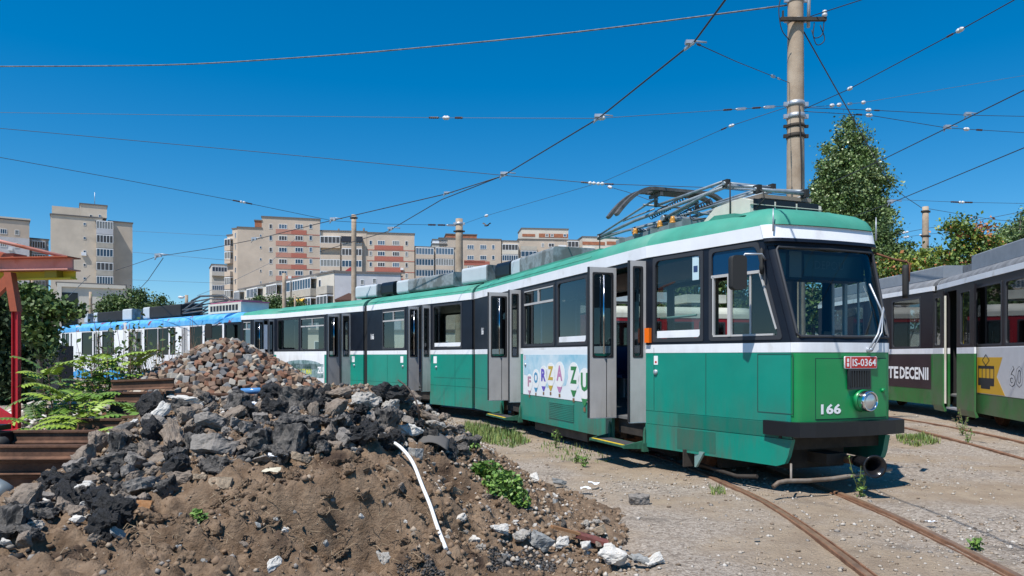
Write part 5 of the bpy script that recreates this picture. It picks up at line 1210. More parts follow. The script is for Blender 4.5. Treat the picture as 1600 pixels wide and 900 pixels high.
# one odd pale cube near the top right of the heap
# ================================================================ black and green tram on the right
root2 = empty('tram', (9.8, 16.0, 0), 'black, white and green tram at the right edge with its middle door open', 'tram'); root_green = root; root = root2
SB = P(1465, 556, 18.5); SB.z = 0; SE = P(1600, 556, 13.9); SE.z = 0; dB = (SE-SB).normalized(); SE2 = SE+dB*4.0
SA = SB+Vector((0.0, 7.2, 0))
fA = Fr(SA, SB-SA+Vector((0, 0.2, 0))); LA = (SB-SA).length-0.2; fB = Fr(SB, dB); LB = (SE2-SB).length
M['rgreen'] = mat('mid green tram paint', (0.018, 0.16, 0.035), 0.4, var=0.12, vscale=2, c3=(0.05, 0.15, 0.06), c3scale=1.5)
grime(M['rgreen'])
M['band2'] = mat('black tram band', (0.014, 0.012, 0.015), 0.4, var=0.2, vscale=2, spec=0.35)
M['roofdk'] = mat('dark dusty roof', (0.17, 0.175, 0.185), 0.8, var=0.3, vscale=5)
M['roofpanel'] = mat('grey roof panel', (0.24, 0.26, 0.285), 0.6, var=0.1, vscale=4)
M['glass2'] = glass('right tram glass', (0.38, 0.40, 0.42), base=0.10)
W_old = W; W = 2.3
mats2 = [M['rgreen'], M['white'], M['band2'], M['white'], M['grooveline'], M['dark'], M['roofdk'], M['green'], M['floor'], M['inner']]
kw2 = dict(zb=0.30, zbelt=1.60, zband=1.74, zg=3.20, zstrip=3.32, floor=0.62, ztop=3.10, seam=0.30)
def rsec(fr, L, wins, drs, name, fw):
    g = MB(); wall_panels(g, fr, L, wins, drs, **kw2); ff = far_frame(fr, L, W); wall_panels(g, ff, L, fw, [], **kw2); roof_loft(g, fr, L, W, zs=3.32, crown=0.9, m=6)
    g.fbox(fr, 0, L, 0.58, 0.62, -W+0.06, -0.06, 8); g.fbox(fr, 0.1, L-0.1, 0.3, 0.58, -W+0.3, -0.3, 5); g.fbox(ff, 0.05, L-0.05, 0.66, 1.62, -0.09, -0.07, 9)
    g.fbox(fr, 0, L, 3.20, 3.24, -W+0.1, -0.1, 9)
    g.build(name, mats2, root)
    for q in wins: window(root, fr, *q, style='plain', gm=M['glass2'])
    for q in fw: window(root, ff, *q, style='plain', gm=M['glass'])
winA = [(0.7, 1.9, 1.78, 3.08), (2.1, 3.3, 1.78, 3.08), (fA.upx(1394), fA.upx(1438), 1.78, 3.08)]
rsec(fA, LA, winA, [], 'rear_section', [(0.5, 1.9, 1.78, 3.08), (2.2, 3.6, 1.78, 3.08), (4.0, 5.4, 1.78, 3.08)])
ub0, ub1 = fB.upx(1481), fB.upx(1506)
winB = [(fB.upx(1524), fB.upx(1565), 1.78, 3.05), (fB.upx(1571), fB.upx(1626), 1.78, 3.05), (fB.upx(1634), fB.upx(1720), 1.78, 3.05)]
rsec(fB, LB, winB, [(ub0, ub1)], 'front_section', [(0.5, 1.9, 1.78, 3.08), (2.2, 3.6, 1.78, 3.08), (4.0, 5.4, 1.78, 3.08), (6, 7.3, 1.78, 3.08)])
g = MB(); fj = Fr(SB-Vector((0, 0, 0)), (fA.U+fB.U)); g.fbox(fj, -0.12, 0.14, 0.4, 3.35, -W+0.1, -0.04); g.build('articulation_bellows', M['blackmatte'], root)
def plug(u0, u1, nm='door_leaf'):
    g = MB(); fr = fB; w_ = u1-u0
    for z0, z1, m in ((0.34, 1.60, 0), (1.60, 1.74, 1)): g.fbox(fr, u0, u1, z0, z1, 0.07, 0.11, m)
    e = w_*0.22
    g.fbox(fr, u0, u0+e, 1.74, 3.12, 0.07, 0.11, 2); g.fbox(fr, u1-e, u1, 1.74, 3.12, 0.07, 0.11, 2); g.fbox(fr, u0+e, u1-e, 1.74, 1.80, 0.07, 0.11, 2); g.fbox(fr, u0+e, u1-e, 3.0, 3.12, 0.07, 0.11, 2)
    g.prism(Fr(fr.pt(u0, 0, 0), fr.N, (0, 0, 1), fr.U), [(0.02, 0.22), (0.07, 0.20), (0.11, 0.34), (0.07, 0.34)], 0, w_, 0)
    g.ring(fr, rr(u0+e-.005, u1-e+.005, 1.795, 3.005, 0.05), rr(u0+e+.02, u1-e-.02, 1.82, 2.98, 0.05), 0.068, 0.114, 3)
    d = g.build(nm, [M['rgreen'], M['white'], M['band2'], M['gasket']], root); p = MB(); p.face(fr, [(u0+e, 1.8), (u1-e, 1.8), (u1-e, 3.0), (u0+e, 3.0)], 0.09, 0); p.build('pane', M['glass2'], d)
plug(fB.upx(1465), fB.upx(1481)); plug(fB.upx(1503), fB.upx(1531))
g = MB(); g.fbox(fB, ub0+0.05, ub1-0.02, 0.32, 1.05, -0.25, -0.2, 0); g.fbox(fB, ub0+0.05, ub1, 0.28, 0.32, -0.25, 0.05, 1); g.build('entrance_step', [mat('pale blue step riser', (0.5, 0.56, 0.62), 0.6), M['steel']], root)
g = MB(); g.fbox(fB, ub0+0.02, ub0+0.05, 0.4, 3.0, 0.05, 0.09); g.build('door_post', M['cream'], root)
g = MB(); g.tube([fB.pt(ub0+0.15, 0.62, -0.3), fB.pt(ub0+0.15, 3.1, -0.3)], 0.02, 6); g.build('grab_pole', M['yellow'], root)
# its front end, outside the frame
fE = Fr(fB.pt(LB, 0, 0), -fB.N); g = MB(); g.fbox(fE, 0.02, W-0.02, 0.35, 1.60, -0.05, 0.02, 0); g.fbox(fE, 0.02, W-0.02, 1.60, 1.74, -0.05, 0.025, 1); g.fbox(fE, 0.02, 0.16, 1.74, 3.2, -0.05, 0.02, 2); g.fbox(fE, W-0.16, W-0.02, 1.74, 3.2, -0.05, 0.02, 2); g.fbox(fE, 0.16, W-0.16, 2.9, 3.2, -0.05, 0.02, 2); g.fbox(fE, 0.02, W-0.02, 3.2, 3.36, -0.05, 0.02, 1); g.build('front_end', mats2, root)
g = MB(); g.face(fE, [(0.16, 1.74), (W-0.16, 1.74), (W-0.16, 2.9), (0.16, 2.9)], 0, 0); g.build('windscreen', M['glass2'], root)
for u in (0.45, W-0.45): g = MB(); g.lathe(fE.pt(u, 1.1, 0.02), fE.N, [(0, .11), (.05, .11), (.06, .08), (.06, 0)], 16); g.build('headlight', M['lens'], root)
# grey side panels on the roof
for fr, u0, u1, z0, z1, m in ((fA, -0.0, LA-0.25, 3.54, 3.88, 'roofpanel'), (fB, 1.05, LB, 3.54, 3.92, 'roofpanel')):
    g = MB(); g.prism(Fr(fr.pt(u0, 0, 0), fr.N, (0, 0, 1), -fr.U), rr(-W+0.45, -0.40, z0, z1, 0.03), -(u1-u0), 0, 0); g.fbox(fr, u0, u1, z0-0.02, z0, -0.42, -0.37, 1); g.build('roof_panel', [M[m], M['white']], root)
g = MB(); g.fbox(fB, 0.05, 1.0, 3.56, 3.78, -1.7, -0.55); g.build('roof_housing', M['roofdk'], root)
g = MB(); g.fbox(fB, 3.2, LB, 3.92, 4.15, -1.9, -0.8); g.build('roof_housing', mat('dark roof housing', (0.09, 0.10, 0.12), 0.7), root)
# posters with lettering
g = MB(); a_, b_ = fA.upx(1376), LA-0.08; g.fbox(fA, a_, b_, 0.70, 1.59, 0.002, 0.005); pb_ = g.build('poster', mat('dark brown poster', (0.028, 0.020, 0.024), 0.45, var=.2, vscale=1.5), root)
g = MB(); u1_ = fA.upx(1451); u0_ = fA.upx(1371); q_ = fA.upx(1406.5); g.text(fA, 'DECENII', (q_+u1_)/2, 1.09, 0.33, n=0.008, wid=(u1_-q_), bold=0.03); g.build('lettering', M['textwhite'], pb_); q2_ = fA.upx(1404); g = MB(); g.text(fA, 'TE', q2_-0.28, 1.09, 0.33, n=0.008, wid=0.56, bold=0.03); g.build('lettering', M['textwhite'], pb_)
a_ = fB.upx(1527); g = MB(); g.fbox(fB, a_, LB, 0.74, 1.72, 0.002, 0.006); pb_ = g.build('poster', mat('silver grey poster', (0.55, 0.56, 0.58), 0.45, var=.05), root)
y1_, y2_ = fB.upx(1568), fB.upx(1566); g = MB(); zz = 1.42
g.prism(fB, [(a_+0.01, 0.75), (fB.upx(1571), 0.75), (fB.upx(1558), 1.12), (fB.upx(1567), 1.52), (a_+0.01, 1.52)], 0.006, 0.008, 0); g.build('printed_yellow', mat('poster amber', (0.62, 0.36, 0.02), 0.5), pb_)
tu0, tu1 = fB.upx(1529), fB.upx(1554); g = MB(); h0 = 0.90
g.fbox(fB, tu0, tu1, h0+0.02, h0+0.18, 0.008, 0.010); g.fbox(fB, tu0, tu1, h0+0.38, h0+0.44, 0.008, 0.010)
for k in range(5): u = tu0+(tu1-tu0-0.03)*k/4; g.fbox(fB, u, u+0.035, h0+0.1, h0+0.4, 0.008, 0.0095)
g.fbox(fB, tu0+0.15, tu1-0.2, h0-0.05, h0+0.03, 0.008, 0.0095); um = (tu0+tu1)/2
for s in (-1, 1): g.tube([fB.pt(um-s*0.02, h0+0.44, 0.01), fB.pt(um+s*0.18, h0+0.56, 0.01), fB.pt(um, h0+0.68, 0.01)], 0.006, 4)
g.build('printed_old_tram', M['dark'], pb_)
def outline_text(fr, txt, u, v, h, wid, parent):
    g = MB(); g.text(fr, txt, u, v, h, n=0.0075, wid=wid, bold=0.03); o1 = g.build('lettering_outline', M['dark'], parent)
    g = MB(); g.text(fr, txt, u, v, h*0.93, n=0.009, wid=wid*0.985, bold=0.004); g.build('lettering', mat('silver grey poster', (0.55, 0.56, 0.58), 0.45), parent)
outline_text(fB, '60', fB.upx(1570)+0.50, 1.15, 0.42, 0.62, pb_); outline_text(fB, 'DE', fB.upx(1570)+1.32, 1.15, 0.42, 0.62, pb_)
for fr, L_ in ((fB, 1.2), (fB, 6.3), (fA, 1.5)): bogie(root, fr, L_, W)
seats(root, fB, [2.2, 3.0, 3.8, 4.6], W)
g = MB(); g.fbox(fB, 0.05, LB, 0.62, 1.55, -W+0.10, -W+0.14, 0); g.build('lower_lining', mat('dark red lining', (0.14, 0.015, 0.02), 0.6), root)
for u in (2.0, 2.9, 3.7): 
    g = MB(); g.tube([fB.pt(u, 0.7, -0.5), fB.pt(u, 2.1, -0.5)], 0.02, 6); g.build('seat_post', mat('orange brown post', (0.25, 0.09, 0.03), .5), root)
W = W_old

# ================================================================ red and cream tram seen through the green tram's windows
root = empty('tram', (6.0, 24.0, 0), 'red tram with cream roof behind the green tram, seen only through its cab windows', 'tram')
fR = Fr(Vector((9.2, 27.0, 0))-Vector((6.6, 1.6, 0)), (6.6, 1.6, 0)); LR = 6.4
M['tramred'] = mat('tram red paint', (0.30, 0.012, 0.02), 0.4, var=0.1)
matsR = [M['tramred'], M['cream'], M['tramred'], M['cream'], M['dark'], M['dark'], M['cream'], M['green'], M['floor'], M['inner']]
wR = [(0.5+1.25*k, 1.5+1.25*k, 1.8, 2.75) for k in range(5)]
g = MB(); wall_panels(g, fR, LR, wR, []); roof_loft(g, fR, LR, 2.3, m=6); wall_panels(g, far_frame(fR, LR, 2.3), LR, [], []); g.fbox(fR, 0, 0.05, 0.4, 3.0, -2.25, -0.05, 0); g.fbox(fR, LR-0.05, LR, 0.4, 3.0, -2.25, -0.05, 0); g.build('body', matsR, root)
for q in wR: window(root, fR, *q, style='plain', gm=M['glass2'])
g = MB(); g.fbox(fR, 1.0, 3.4, 3.5, 3.85, -1.8, -0.5); g.build('roof_housing', M['greycap'], root); g = MB(); g.fbox(fR, 4.0, 5.6, 3.5, 3.8, -1.8, -0.5); g.build('roof_housing', M['cream'], root)
bogie(root, fR, 1.5, 2.3); bogie(root, fR, 5.0, 2.3)

# ================================================================ blue and white tram behind the heaps
root = empty('tram', (-20, 37, 0), 'blue and white tram with peeling blue roof edge, parked behind the cobblestone heap', 'tram')
M['bluep'] = mat('bright blue paint', (0.02, 0.28, 0.62), 0.45, var=0.08, vscale=1.5)
M['blueroof'] = mat('peeling blue roof', (0.03, 0.30, 0.66), 0.6, c2=(0.16, 0.45, 0.74), vscale=2.5, c3=(0.22, 0.055, 0.085), c3scale=1.6, c3lo=.60, c3hi=.63)
M['blueglass'] = glass('blue tram glass', (0.05, 0.065, 0.07), base=0.0, refl=0.6)
matsB = [M['white'], M['white'], M['white'], M['blueroof'], M['bluep'], M['under'], M['blueroof'], M['bluep'], M['floor'], M['inner']]
def pz(px, Z): q = P(px, 556, Z); q.z = 0; return q
B0, B1, B2, B3 = pz(350, 31.0), pz(194, 37.9), pz(120, 41.6), pz(91, 44.6)
def bsec(fr, L, wins, drs, name, W=2.4):
    g = MB(); wall_panels(g, fr, L, wins, drs, zb=0.3, seam=0.62, zbelt=1.5, zband=1.6, zg=2.92, zstrip=3.12); wall_panels(g, far_frame(fr, L, W), L, [], [], zg=2.92, zstrip=3.12); roof_loft(g, fr, L, W, zs=3.12, m=6)  # far wall made without windows to keep the interior dark
    g.fbox(fr, 0, L, 0.6, 0.66, -W+0.1, -0.1, 8); g.fbox(fr, 0.1, L-0.1, 0.3, 0.6, -W+0.4, -0.3, 5)
    # wavy blue foot band
    n = 16; top = [(L*k/n, 0.72+0.10*math.sin(k*0.55+fr.O.x)) for k in range(n+1)]
    segs = [(0, L)]
    cur = 0
    for d0, d1 in sorted(drs)+[(L, L)]:
        if d0-cur > 0.2:
            q = [(u, min(z, 5)) for u, z in top if cur < u < d0]; q = [(cur, 0.72+0.10*math.sin(cur/L*n*0.55+fr.O.x))]+q+[(d0, 0.72+0.10*math.sin(d0/L*n*0.55+fr.O.x))]
            g.prism(fr, [(cur, 0.31), (d0, 0.31)]+q[::-1], 0.0, 0.006, 7)
        cur = d1
    g.build(name, matsB, root)
    for q in wins: window(root, fr, *q, style='plain', gm=M['blueglass'])
fb1 = Fr(B1+(B0-B1).normalized()*0.25, B0-B1); Lb1 = (B0-B1).length-0.25; fb2 = Fr(B2, B1-B2); Lb2 = (B1-B2).length-0.1; fb3 = Fr(B3, B2-B3); Lb3 = (B2-B3).length-0.1
def wp(fr, a, b, z0=1.62, z1=2.84): return (fr.upx(a), fr.upx(b), z0, z1)
bsec(fb1, Lb1, [wp(fb1, 226, 246), wp(fb1, 247.5, 263), wp(fb1, 266, 274), wp(fb1, 297, 316), wp(fb1, 320, 347)], [(fb1.upx(201), fb1.upx(222)), (fb1.upx(284), fb1.upx(293))], 'front_section')
bsec(fb2, Lb2, [wp(fb2, 128, 144), wp(fb2, 160, 178)], [(fb2.upx(146), fb2.upx(157))], 'middle_section')
bsec(fb3, Lb3, [wp(fb3, 97, 102), wp(fb3, 103, 108)], [(fb3.upx(110), fb3.upx(112.5))], 'tail_section')
for fr, a, b in ((fb1, 201, 222), (fb1, 284, 293), (fb2, 146, 157)):
    u0, u1 = fr.upx(a), fr.upx(b)
    for q0, q1 in ((u0, (u0+u1)/2-0.05), ((u0+u1)/2+0.05, u1)):
        g = MB(); g.fbox(fr, q0, q1, 0.62, 0.9, -0.04, 0.02); g.fbox(fr, q0, q0+0.09, 0.9, 2.84, -0.04, 0.02); g.fbox(fr, q1-0.09, q1, 0.9, 2.84, -0.04, 0.02); g.fbox(fr, q0+0.09, q1-0.09, 2.75, 2.84, -0.04, 0.02); d = g.build('door_leaf', M['alu'], root); p = MB(); p.face(fr, [(q0+.09, .9), (q1-.09, .9), (q1-.09, 2.75), (q0+.09, 2.75)], -0.01); p.build('pane', M['blueglass'], d)
# windscreen end
C0 = pz(378, 30.2); fn_ = Fr(B0, C0-B0); Ln = (C0-B0).length; g = MB()
g.fbox(fn_, 0, Ln, 0.3, 1.55, -0.05, 0, 7); g.fbox(fn_, 0, Ln, 1.55, 1.65, -0.05, 0, 0); g.fbox(fn_, 0, 0.12, 1.65, 2.9, -0.05, 0, 5); g.fbox(fn_, Ln-0.12, Ln, 1.65, 2.9, -0.05, 0, 5); g.fbox(fn_, 0.12, Ln-0.12, 1.65, 2.0, -0.05, 0, 1); g.fbox(fn_, 0, Ln, 2.86, 2.95, -0.05, 0, 5); g.fbox(fn_, 0, Ln, 2.95, 3.12, -0.05, 0.02, 3)
q4_ = fb1.pt(Lb1, 0, -2.4); top = [B0, C0, C0+(q4_-B0)*0.9, q4_]; ctr = sum(top, Vector())/4
g.add([p_+Vector((0, 0, 3.12)) for p_ in top]+[ctr+(p_-ctr)*0.6+Vector((0, 0, 3.38)) for p_ in top], [(0,1,5,4),(1,2,6,5),(2,3,7,6),(3,0,4,7),(4,5,6,7)], 6)
f_ = Fr(top[1], top[2]-top[1]); g.fbox(f_, 0, 2.0, 0.3, 3.0, -0.05, 0, 0)
g.build('cab_front', [M['white'], mat('dull red board', (0.12, 0.02, 0.012), 0.6), M['white'], M['blueroof'], M['bluep'], M['band'], M['blueroof'], M['bluep']], root)
g = MB(); g.face(fn_, [(0.12, 2.0), (Ln-0.12, 2.0), (Ln-0.12, 2.86), (0.12, 2.86)], -0.02); g.build('windscreen', M['blueglass'], root)
g = MB(); hq = P(326, 517, 30.6); g.prism(Fr(hq, (1, 0.1, 0)), rr(-0.13, 0.13, -0.3, 0.3, 0.05), -0.04, 0.04); g.tube([hq+Vector((0, 0, 0.1)), hq+Vector((0.5, 0.1, 0.35))], 0.02, 5); g.build('mirror', M['blackmatte'], root)
# rear end
E0 = pz(86.5, 45.5); fe = Fr(E0, B3-E0); Le = (B3-E0).length; g = MB(); fe2 = Fr(E0+Vector((-0.3, 1.6, 0)), E0-(E0+Vector((-0.3, 1.6, 0))))
g.fbox(fe, 0, Le, 0.3, 1.7, -0.05, 0, 0); g.fbox(fe, 0, Le, 2.8, 3.0, -0.05, 0, 3); g.fbox(fe, 0, 0.1, 1.7, 2.8, -0.05, 0, 0); g.fbox(fe, Le-0.1, Le, 1.7, 2.8, -0.05, 0, 0); g.fbox(fe, 0.1, Le, 0.3, 1.1, 0.0, 0.006, 1); g.build('tail_end', [M['white'], M['bluep'], M['dark'], M['blueroof']], root)
g = MB(); g.face(fe, [(0.1, 1.7), (Le-0.1, 1.7), (Le-0.1, 2.8), (0.1, 2.8)], -0.02); g.build('pane', M['blueglass'], root)
for a, b in ((fb1, fb2), (fb2, fb3)):
    g = MB(); p_ = b.pt((Lb2 if b is fb2 else Lb3), 0, 0); fr = Fr(p_, a.U); g.fbox(fr, -0.1, 0.4, 0.4, 3.25, -2.3, -0.02); g.build('articulation_bellows', mat('pale bellows', (0.6, 0.6, 0.58), .6), root)
dk_ = mat('sooty black roof cover', (0.014, 0.013, 0.013), 0.7, var=.3, vscale=3)
roof_box(root, fb1, 0.35, 4.6, -1.8, -0.7, 3.45, 4.05, 0.75, m2=dk_); roof_box(root, fb2, Lb2-1.7, Lb2-0.6, -1.8, -0.7, 3.45, 4.05, 1.05); roof_box(root, fb2, 0.45, 4.2, -1.8, -0.7, 3.45, 4.0, 0.5, m2=dk_); roof_box(root, fb3, Lb3-1.2, Lb3-0.5, -1.8, -0.7, 3.45, 4.0, 0.65)
fp_ = Fr(fb1.pt(Lb1, 0, 0), fb1.U)
g = MB(); g.fbox(fp_, -2.6, 0.3, 3.42, 3.85, -1.9, -0.6, 0); g.fbox(fp_, -2.4, 0.4, 3.86, 3.90, -1.9, -0.6, 1)
for k in range(9): g.fbox(fp_, -2.4+k*0.28, -2.2+k*0.28, 3.52, 3.76, -0.6, -0.59, 2)
g.build('cooling_unit', [M['cream'], mat('faded pink cover', (0.45, 0.12, 0.2), 0.7), M['dark']], root)
g = MB()
for n in (-0.8, -1.7):
    for pts in ([(-7.5, 3.75), (-5.2, 4.05), (-2.8, 4.15)], [(-7.5, 3.7), (-3.0, 3.8), (-0.6, 3.95)], [(-5.6, 3.6), (-2.8, 4.15), (0.0, 3.95)], [(-6.6, 3.55), (-3.5, 3.62)], [(-6.0, 3.6), (-4.2, 4.12)]): g.tube([fp_.pt(u, z, n) for u, z in pts], 0.035, 5)
for u, z in ((-7.5, 3.72), (-2.8, 4.15), (0.0, 3.95), (-5.2, 4.05)): g.tube([fp_.pt(u, z, -0.75), fp_.pt(u, z, -1.75)], 0.035, 5)
g.tube([fp_.pt(-5.8, 3.85, -1.2), fp_.pt(-5.5, 4.2, -1.2), fp_.pt(-4.6, 4.38, -1.2), fp_.pt(-2.4, 4.30, -1.2), fp_.pt(-1.9, 4.10, -1.2)], 0.05, 6)
g.build('pantograph_frame', mat('sooty pantograph', (0.08, 0.085, 0.09), .6, var=.4, vscale=3), root)
for fr, u in ((fb1, Lb1-1.5), (fb1, 1.0), (fb2, 0.8)): bogie(root, fr, u, 2.4)
root = root_green
# ================================================================ foliage tools
LG = dict(
 pop=[mat('poplar leaf', (0.10, 0.17, 0.04), 0.5, spec=0.6), mat('poplar leaf light', (0.20, 0.27, 0.10), 0.45, spec=0.7), mat('poplar leaf dark', (0.04, 0.08, 0.02), 0.6)],
 mid=[mat('mid leaf', (0.06, 0.105, 0.025), 0.6), mat('mid leaf light', (0.10, 0.16, 0.035), 0.6), mat('mid leaf dark', (0.035, 0.07, 0.018), 0.6)],
 sumac=[mat('sumac leaf', (0.08, 0.14, 0.02), 0.55), mat('sumac yellow green', (0.20, 0.24, 0.03), 0.55), mat('sumac seed red', (0.42, 0.17, 0.06), 0.7)],
 ail=[mat('ailanthus leaf', (0.12, 0.22, 0.025), 0.5), mat('ailanthus light', (0.24, 0.34, 0.04), 0.5), mat('ailanthus dark', (0.045, 0.10, 0.016), 0.5)],
 weed=[mat('weed leaf', (0.10, 0.19, 0.04), 0.55), mat('weed light', (0.16, 0.28, 0.05), 0.55)],
 drk=[mat('shade tinted leaf', (0.025, 0.05, 0.015), 0.7), mat('shade tinted leaf 2', (0.04, 0.075, 0.02), 0.7)],  # leaf colours darkened to stand for shade
 dry=[mat('dry grass', (0.30, 0.22, 0.12), 0.8), mat('dry grass 2', (0.20, 0.14, 0.08), 0.8)])
M['bark'] = mat('bark', (0.09, 0.07, 0.055), 0.9, c2=(0.17, 0.14, 0.115), vscale=8, bump=0.5, bscale=20)
M['greenstem'] = mat('green stem', (0.12, 0.15, 0.05), 0.7); M['brownstem'] = mat('brown stem', (0.10, 0.055, 0.035), 0.8)
def leaf_cloud(name, pts, size, mats, seed, parent=None, weights=None, asp=0.65, up=0.3, clumpmat=None):
    rs = np.random.RandomState(seed); n = len(pts); s = size*(0.6+0.8*rs.rand(n))
    d = rs.randn(n, 3); d[:,2] += up; d /= np.linalg.norm(d, axis=1)[:,None]; t = rs.randn(n, 3); t -= (t*d).sum(1)[:,None]*d; t /= np.linalg.norm(t, axis=1)[:,None]; b = np.cross(d, t)
    pts = np.asarray(pts); L_ = t*s[:,None]*0.5; Wd = b*s[:,None]*0.5*asp; bend = d*s[:,None]*0.12
    V = np.stack([pts-L_, pts-Wd+bend, pts+L_, pts+Wd+bend], 1); org = np.array(WLOC[parent.name]) if parent else pts.mean(0); V = V-org
    Fq = np.stack([np.arange(n)*4+k for k in range(4)], 1)
    me = bpy.data.meshes.new(name); me.vertices.add(n*4); me.vertices.foreach_set('co', V.ravel()); me.loops.add(n*4); me.loops.foreach_set('vertex_index', Fq.ravel().astype(np.int32)); me.polygons.add(n)
    me.polygons.foreach_set('loop_start', (np.arange(n)*4).astype(np.int32)); me.polygons.foreach_set('loop_total', np.full(n, 4, np.int32))
    for m in mats: me.materials.append(m)
    if clumpmat is not None: mi = clumpmat
    else: mi = rs.choice(len(mats), n, p=weights)
    me.polygons.foreach_set('material_index', np.asarray(mi).astype(np.int32)); me.update(calc_edges=True)
    o = bpy.data.objects.new(name, me); col.objects.link(o)
    if parent: o.parent = parent; WLOC[o.name] = WLOC[parent.name]
    else: o.location = org; WLOC[o.name] = Vector(org)
    return o
def crown_pts(ells, nclump, per, seed, spread=0.5, shell=0.55):
    rs = np.random.RandomState(seed); out = []; cid = []; vol = np.array([e[1][0]*e[1][1]*e[1][2] for e in ells]); pr_ = vol/vol.sum()
    for c in range(nclump):
        (cx, cy, cz), (rx, ry, rz) = ells[rs.choice(len(ells), p=pr_)]; v = rs.randn(3); v /= np.linalg.norm(v); r_ = shell+(1-shell)*rs.rand()**0.6
        ctr = np.array([cx+v[0]*rx*r_, cy+v[1]*ry*r_, cz+v[2]*rz*r_]); k = int(per*(0.5+rs.rand())); sp = spread*(0.5+rs.rand()); q = ctr+rs.randn(k, 3)*sp*np.array([1, 1, 0.8]); out.append(q); cid += [c]*k
    return np.concatenate(out), np.array(cid)
def tree(name, base, ells, nclump, per, lsize, mats, label, cat='tree', group=None, seed=1, trunk_r=0.25, spread=0.5, trunk_top=None, weights=None, limbs=6, shell=0.5):
    base = Vector(base); t = empty(name, base, label, cat, group); rs = random.Random(seed)
    pts, cid = crown_pts(ells, nclump, per, seed, spread, shell); rs2 = np.random.RandomState(seed+5); w_ = weights or [0.5, 0.3, 0.2]
    cm = rs2.choice(len(mats), cid.max()+1, p=w_); mi = np.where(rs2.rand(len(cid)) < 0.8, cm[cid], rs2.choice(len(mats), len(cid), p=w_))
    leaf_cloud('crown', pts, lsize, mats, seed, t, clumpmat=mi)
    g = MB(); zt = trunk_top or max(e[0][2]+e[1][2]*0.5 for e in ells); cx, cy = ells[0][0][:2]
    path = [base, Vector((base.x+(cx-base.x)*.3+rs.uniform(-.1, .1), base.y, base.z+(zt-base.z)*0.35)), Vector((base.x+(cx-base.x)*.8, base.y+(cy-base.y)*.5, base.z+(zt-base.z)*0.7)), Vector((cx, cy, zt))]
    g.tube(path, [trunk_r, trunk_r*0.75, trunk_r*0.45, trunk_r*0.12], 8)
    for k in range(limbs):
        s_ = path[1].lerp(path[3], rs.uniform(0, 0.8)); e = ells[rs.randrange(len(ells))]; v = Vector((rs.gauss(0, 1), rs.gauss(0, 1), rs.gauss(0, .6))).normalized(); q = Vector(e[0])+Vector((v.x*e[1][0]*.75, v.y*e[1][1]*.75, v.z*e[1][2]*.7)); g.tube([s_, s_.lerp(q, .5)+Vector((0, 0, .15)), q], [trunk_r*.35, trunk_r*.2, trunk_r*.05], 5)
    g.build('trunk', M['bark'], t); return t
def E(px, py, Z, rpx, rpy, rz=None): q = P(px, py, Z); a = rpx*Z/F; return ((q.x, q.y, q.z), (a, rz or a, rpy*Z/F))

# ---- trees on the right
tree('poplar_tree', (X_at(1330, 46), 46, 0), [E(1329, 215, 46, 22, 30), E(1345, 255, 46, 28, 38), E(1306, 250, 46, 26, 34), E(1325, 290, 46, 48, 50), E(1365, 295, 46, 26, 40), E(1292, 300, 46, 26, 34), E(1330, 340, 46, 55, 45), E(1372, 345, 46, 24, 38), E(1280, 340, 46, 24, 28), E(1340, 410, 46, 52, 50)], 900, 90, 0.17, LG['pop'], 'tall dense poplar rising behind the cab of the green tram', seed=3, trunk_r=0.45, spread=0.25, trunk_top=15, weights=[.5, .3, .2], shell=.35, limbs=14)
tree('green_tree', (X_at(1385, 42), 42, 0), [E(1385, 375, 42, 26, 26), E(1398, 395, 42, 28, 24), E(1370, 420, 42, 50, 40), E(1418, 412, 42, 22, 16)], 190, 100, 0.15, LG['mid'], 'green leafy tree right behind the cab roof, below the poplar', seed=5, trunk_r=0.25, spread=0.26)
tree('sumac_tree', (X_at(1500, 33), 33, 0), [E(1492, 352, 33, 18, 11), E(1520, 368, 33, 26, 13), E(1478, 380, 33, 24, 13), E(1550, 386, 33, 20, 12), E(1505, 398, 33, 34, 16), E(1450, 402, 33, 18, 10), E(1520, 430, 33, 50, 22)], 130, 75, 0.16, LG['sumac'], 'broad sumac with orange red seed clusters above the black tram roof', seed=8, trunk_r=0.14, spread=0.22, weights=[.56, .28, .16], shell=.3, limbs=12)
tree('sumac_tree', (X_at(1420, 31), 31, 0), [E(1420, 430, 31, 45, 18), E(1395, 415, 31, 24, 14), E(1440, 412, 31, 20, 10), E(1465, 432, 31, 30, 16)], 90, 75, 0.15, LG['sumac'], 'low sumac bushes with orange seeds between the green tram cab and the sunlit tree', seed=9, trunk_r=0.1, spread=0.2, weights=[.52, .30, .18])
tree('green_tree', (X_at(1590, 40), 40, 0), [E(1595, 380, 40, 45, 40), E(1560, 395, 40, 25, 25), E(1640, 350, 40, 40, 40)], 160, 90, 0.15, LG['pop'], 'dark green tree at the right edge of the picture above the black tram', seed=10, trunk_r=0.2, spread=0.25)
for i, (px, Z_, w_, lab) in enumerate(((1010, 52, 60, 'green tree added beyond the red tram, seen through the cab door'), (1090, 50, 60, 'green tree added beyond the red tram, seen through the cab side window'), (1170, 55, 70, 'green tree added beyond the red tram, seen through the driver window'), (1270, 53, 70, 'green tree added behind the left part of the windscreen'), (1350, 56, 60, 'green tree added behind the right part of the windscreen'), (930, 54, 60, 'green tree added behind the middle of the green tram'))):
    tree('green_tree', (X_at(px, Z_), Z_, 0), [E(px, 455, Z_, w_, 34), E(px-25, 490, Z_, w_, 34), E(px+25, 495, Z_, w_, 36)], 90, 80, 0.28, LG['mid'], lab, seed=400+i, trunk_r=.2, spread=.4, shell=.3)  # row added to block the bright sky behind the tram windows
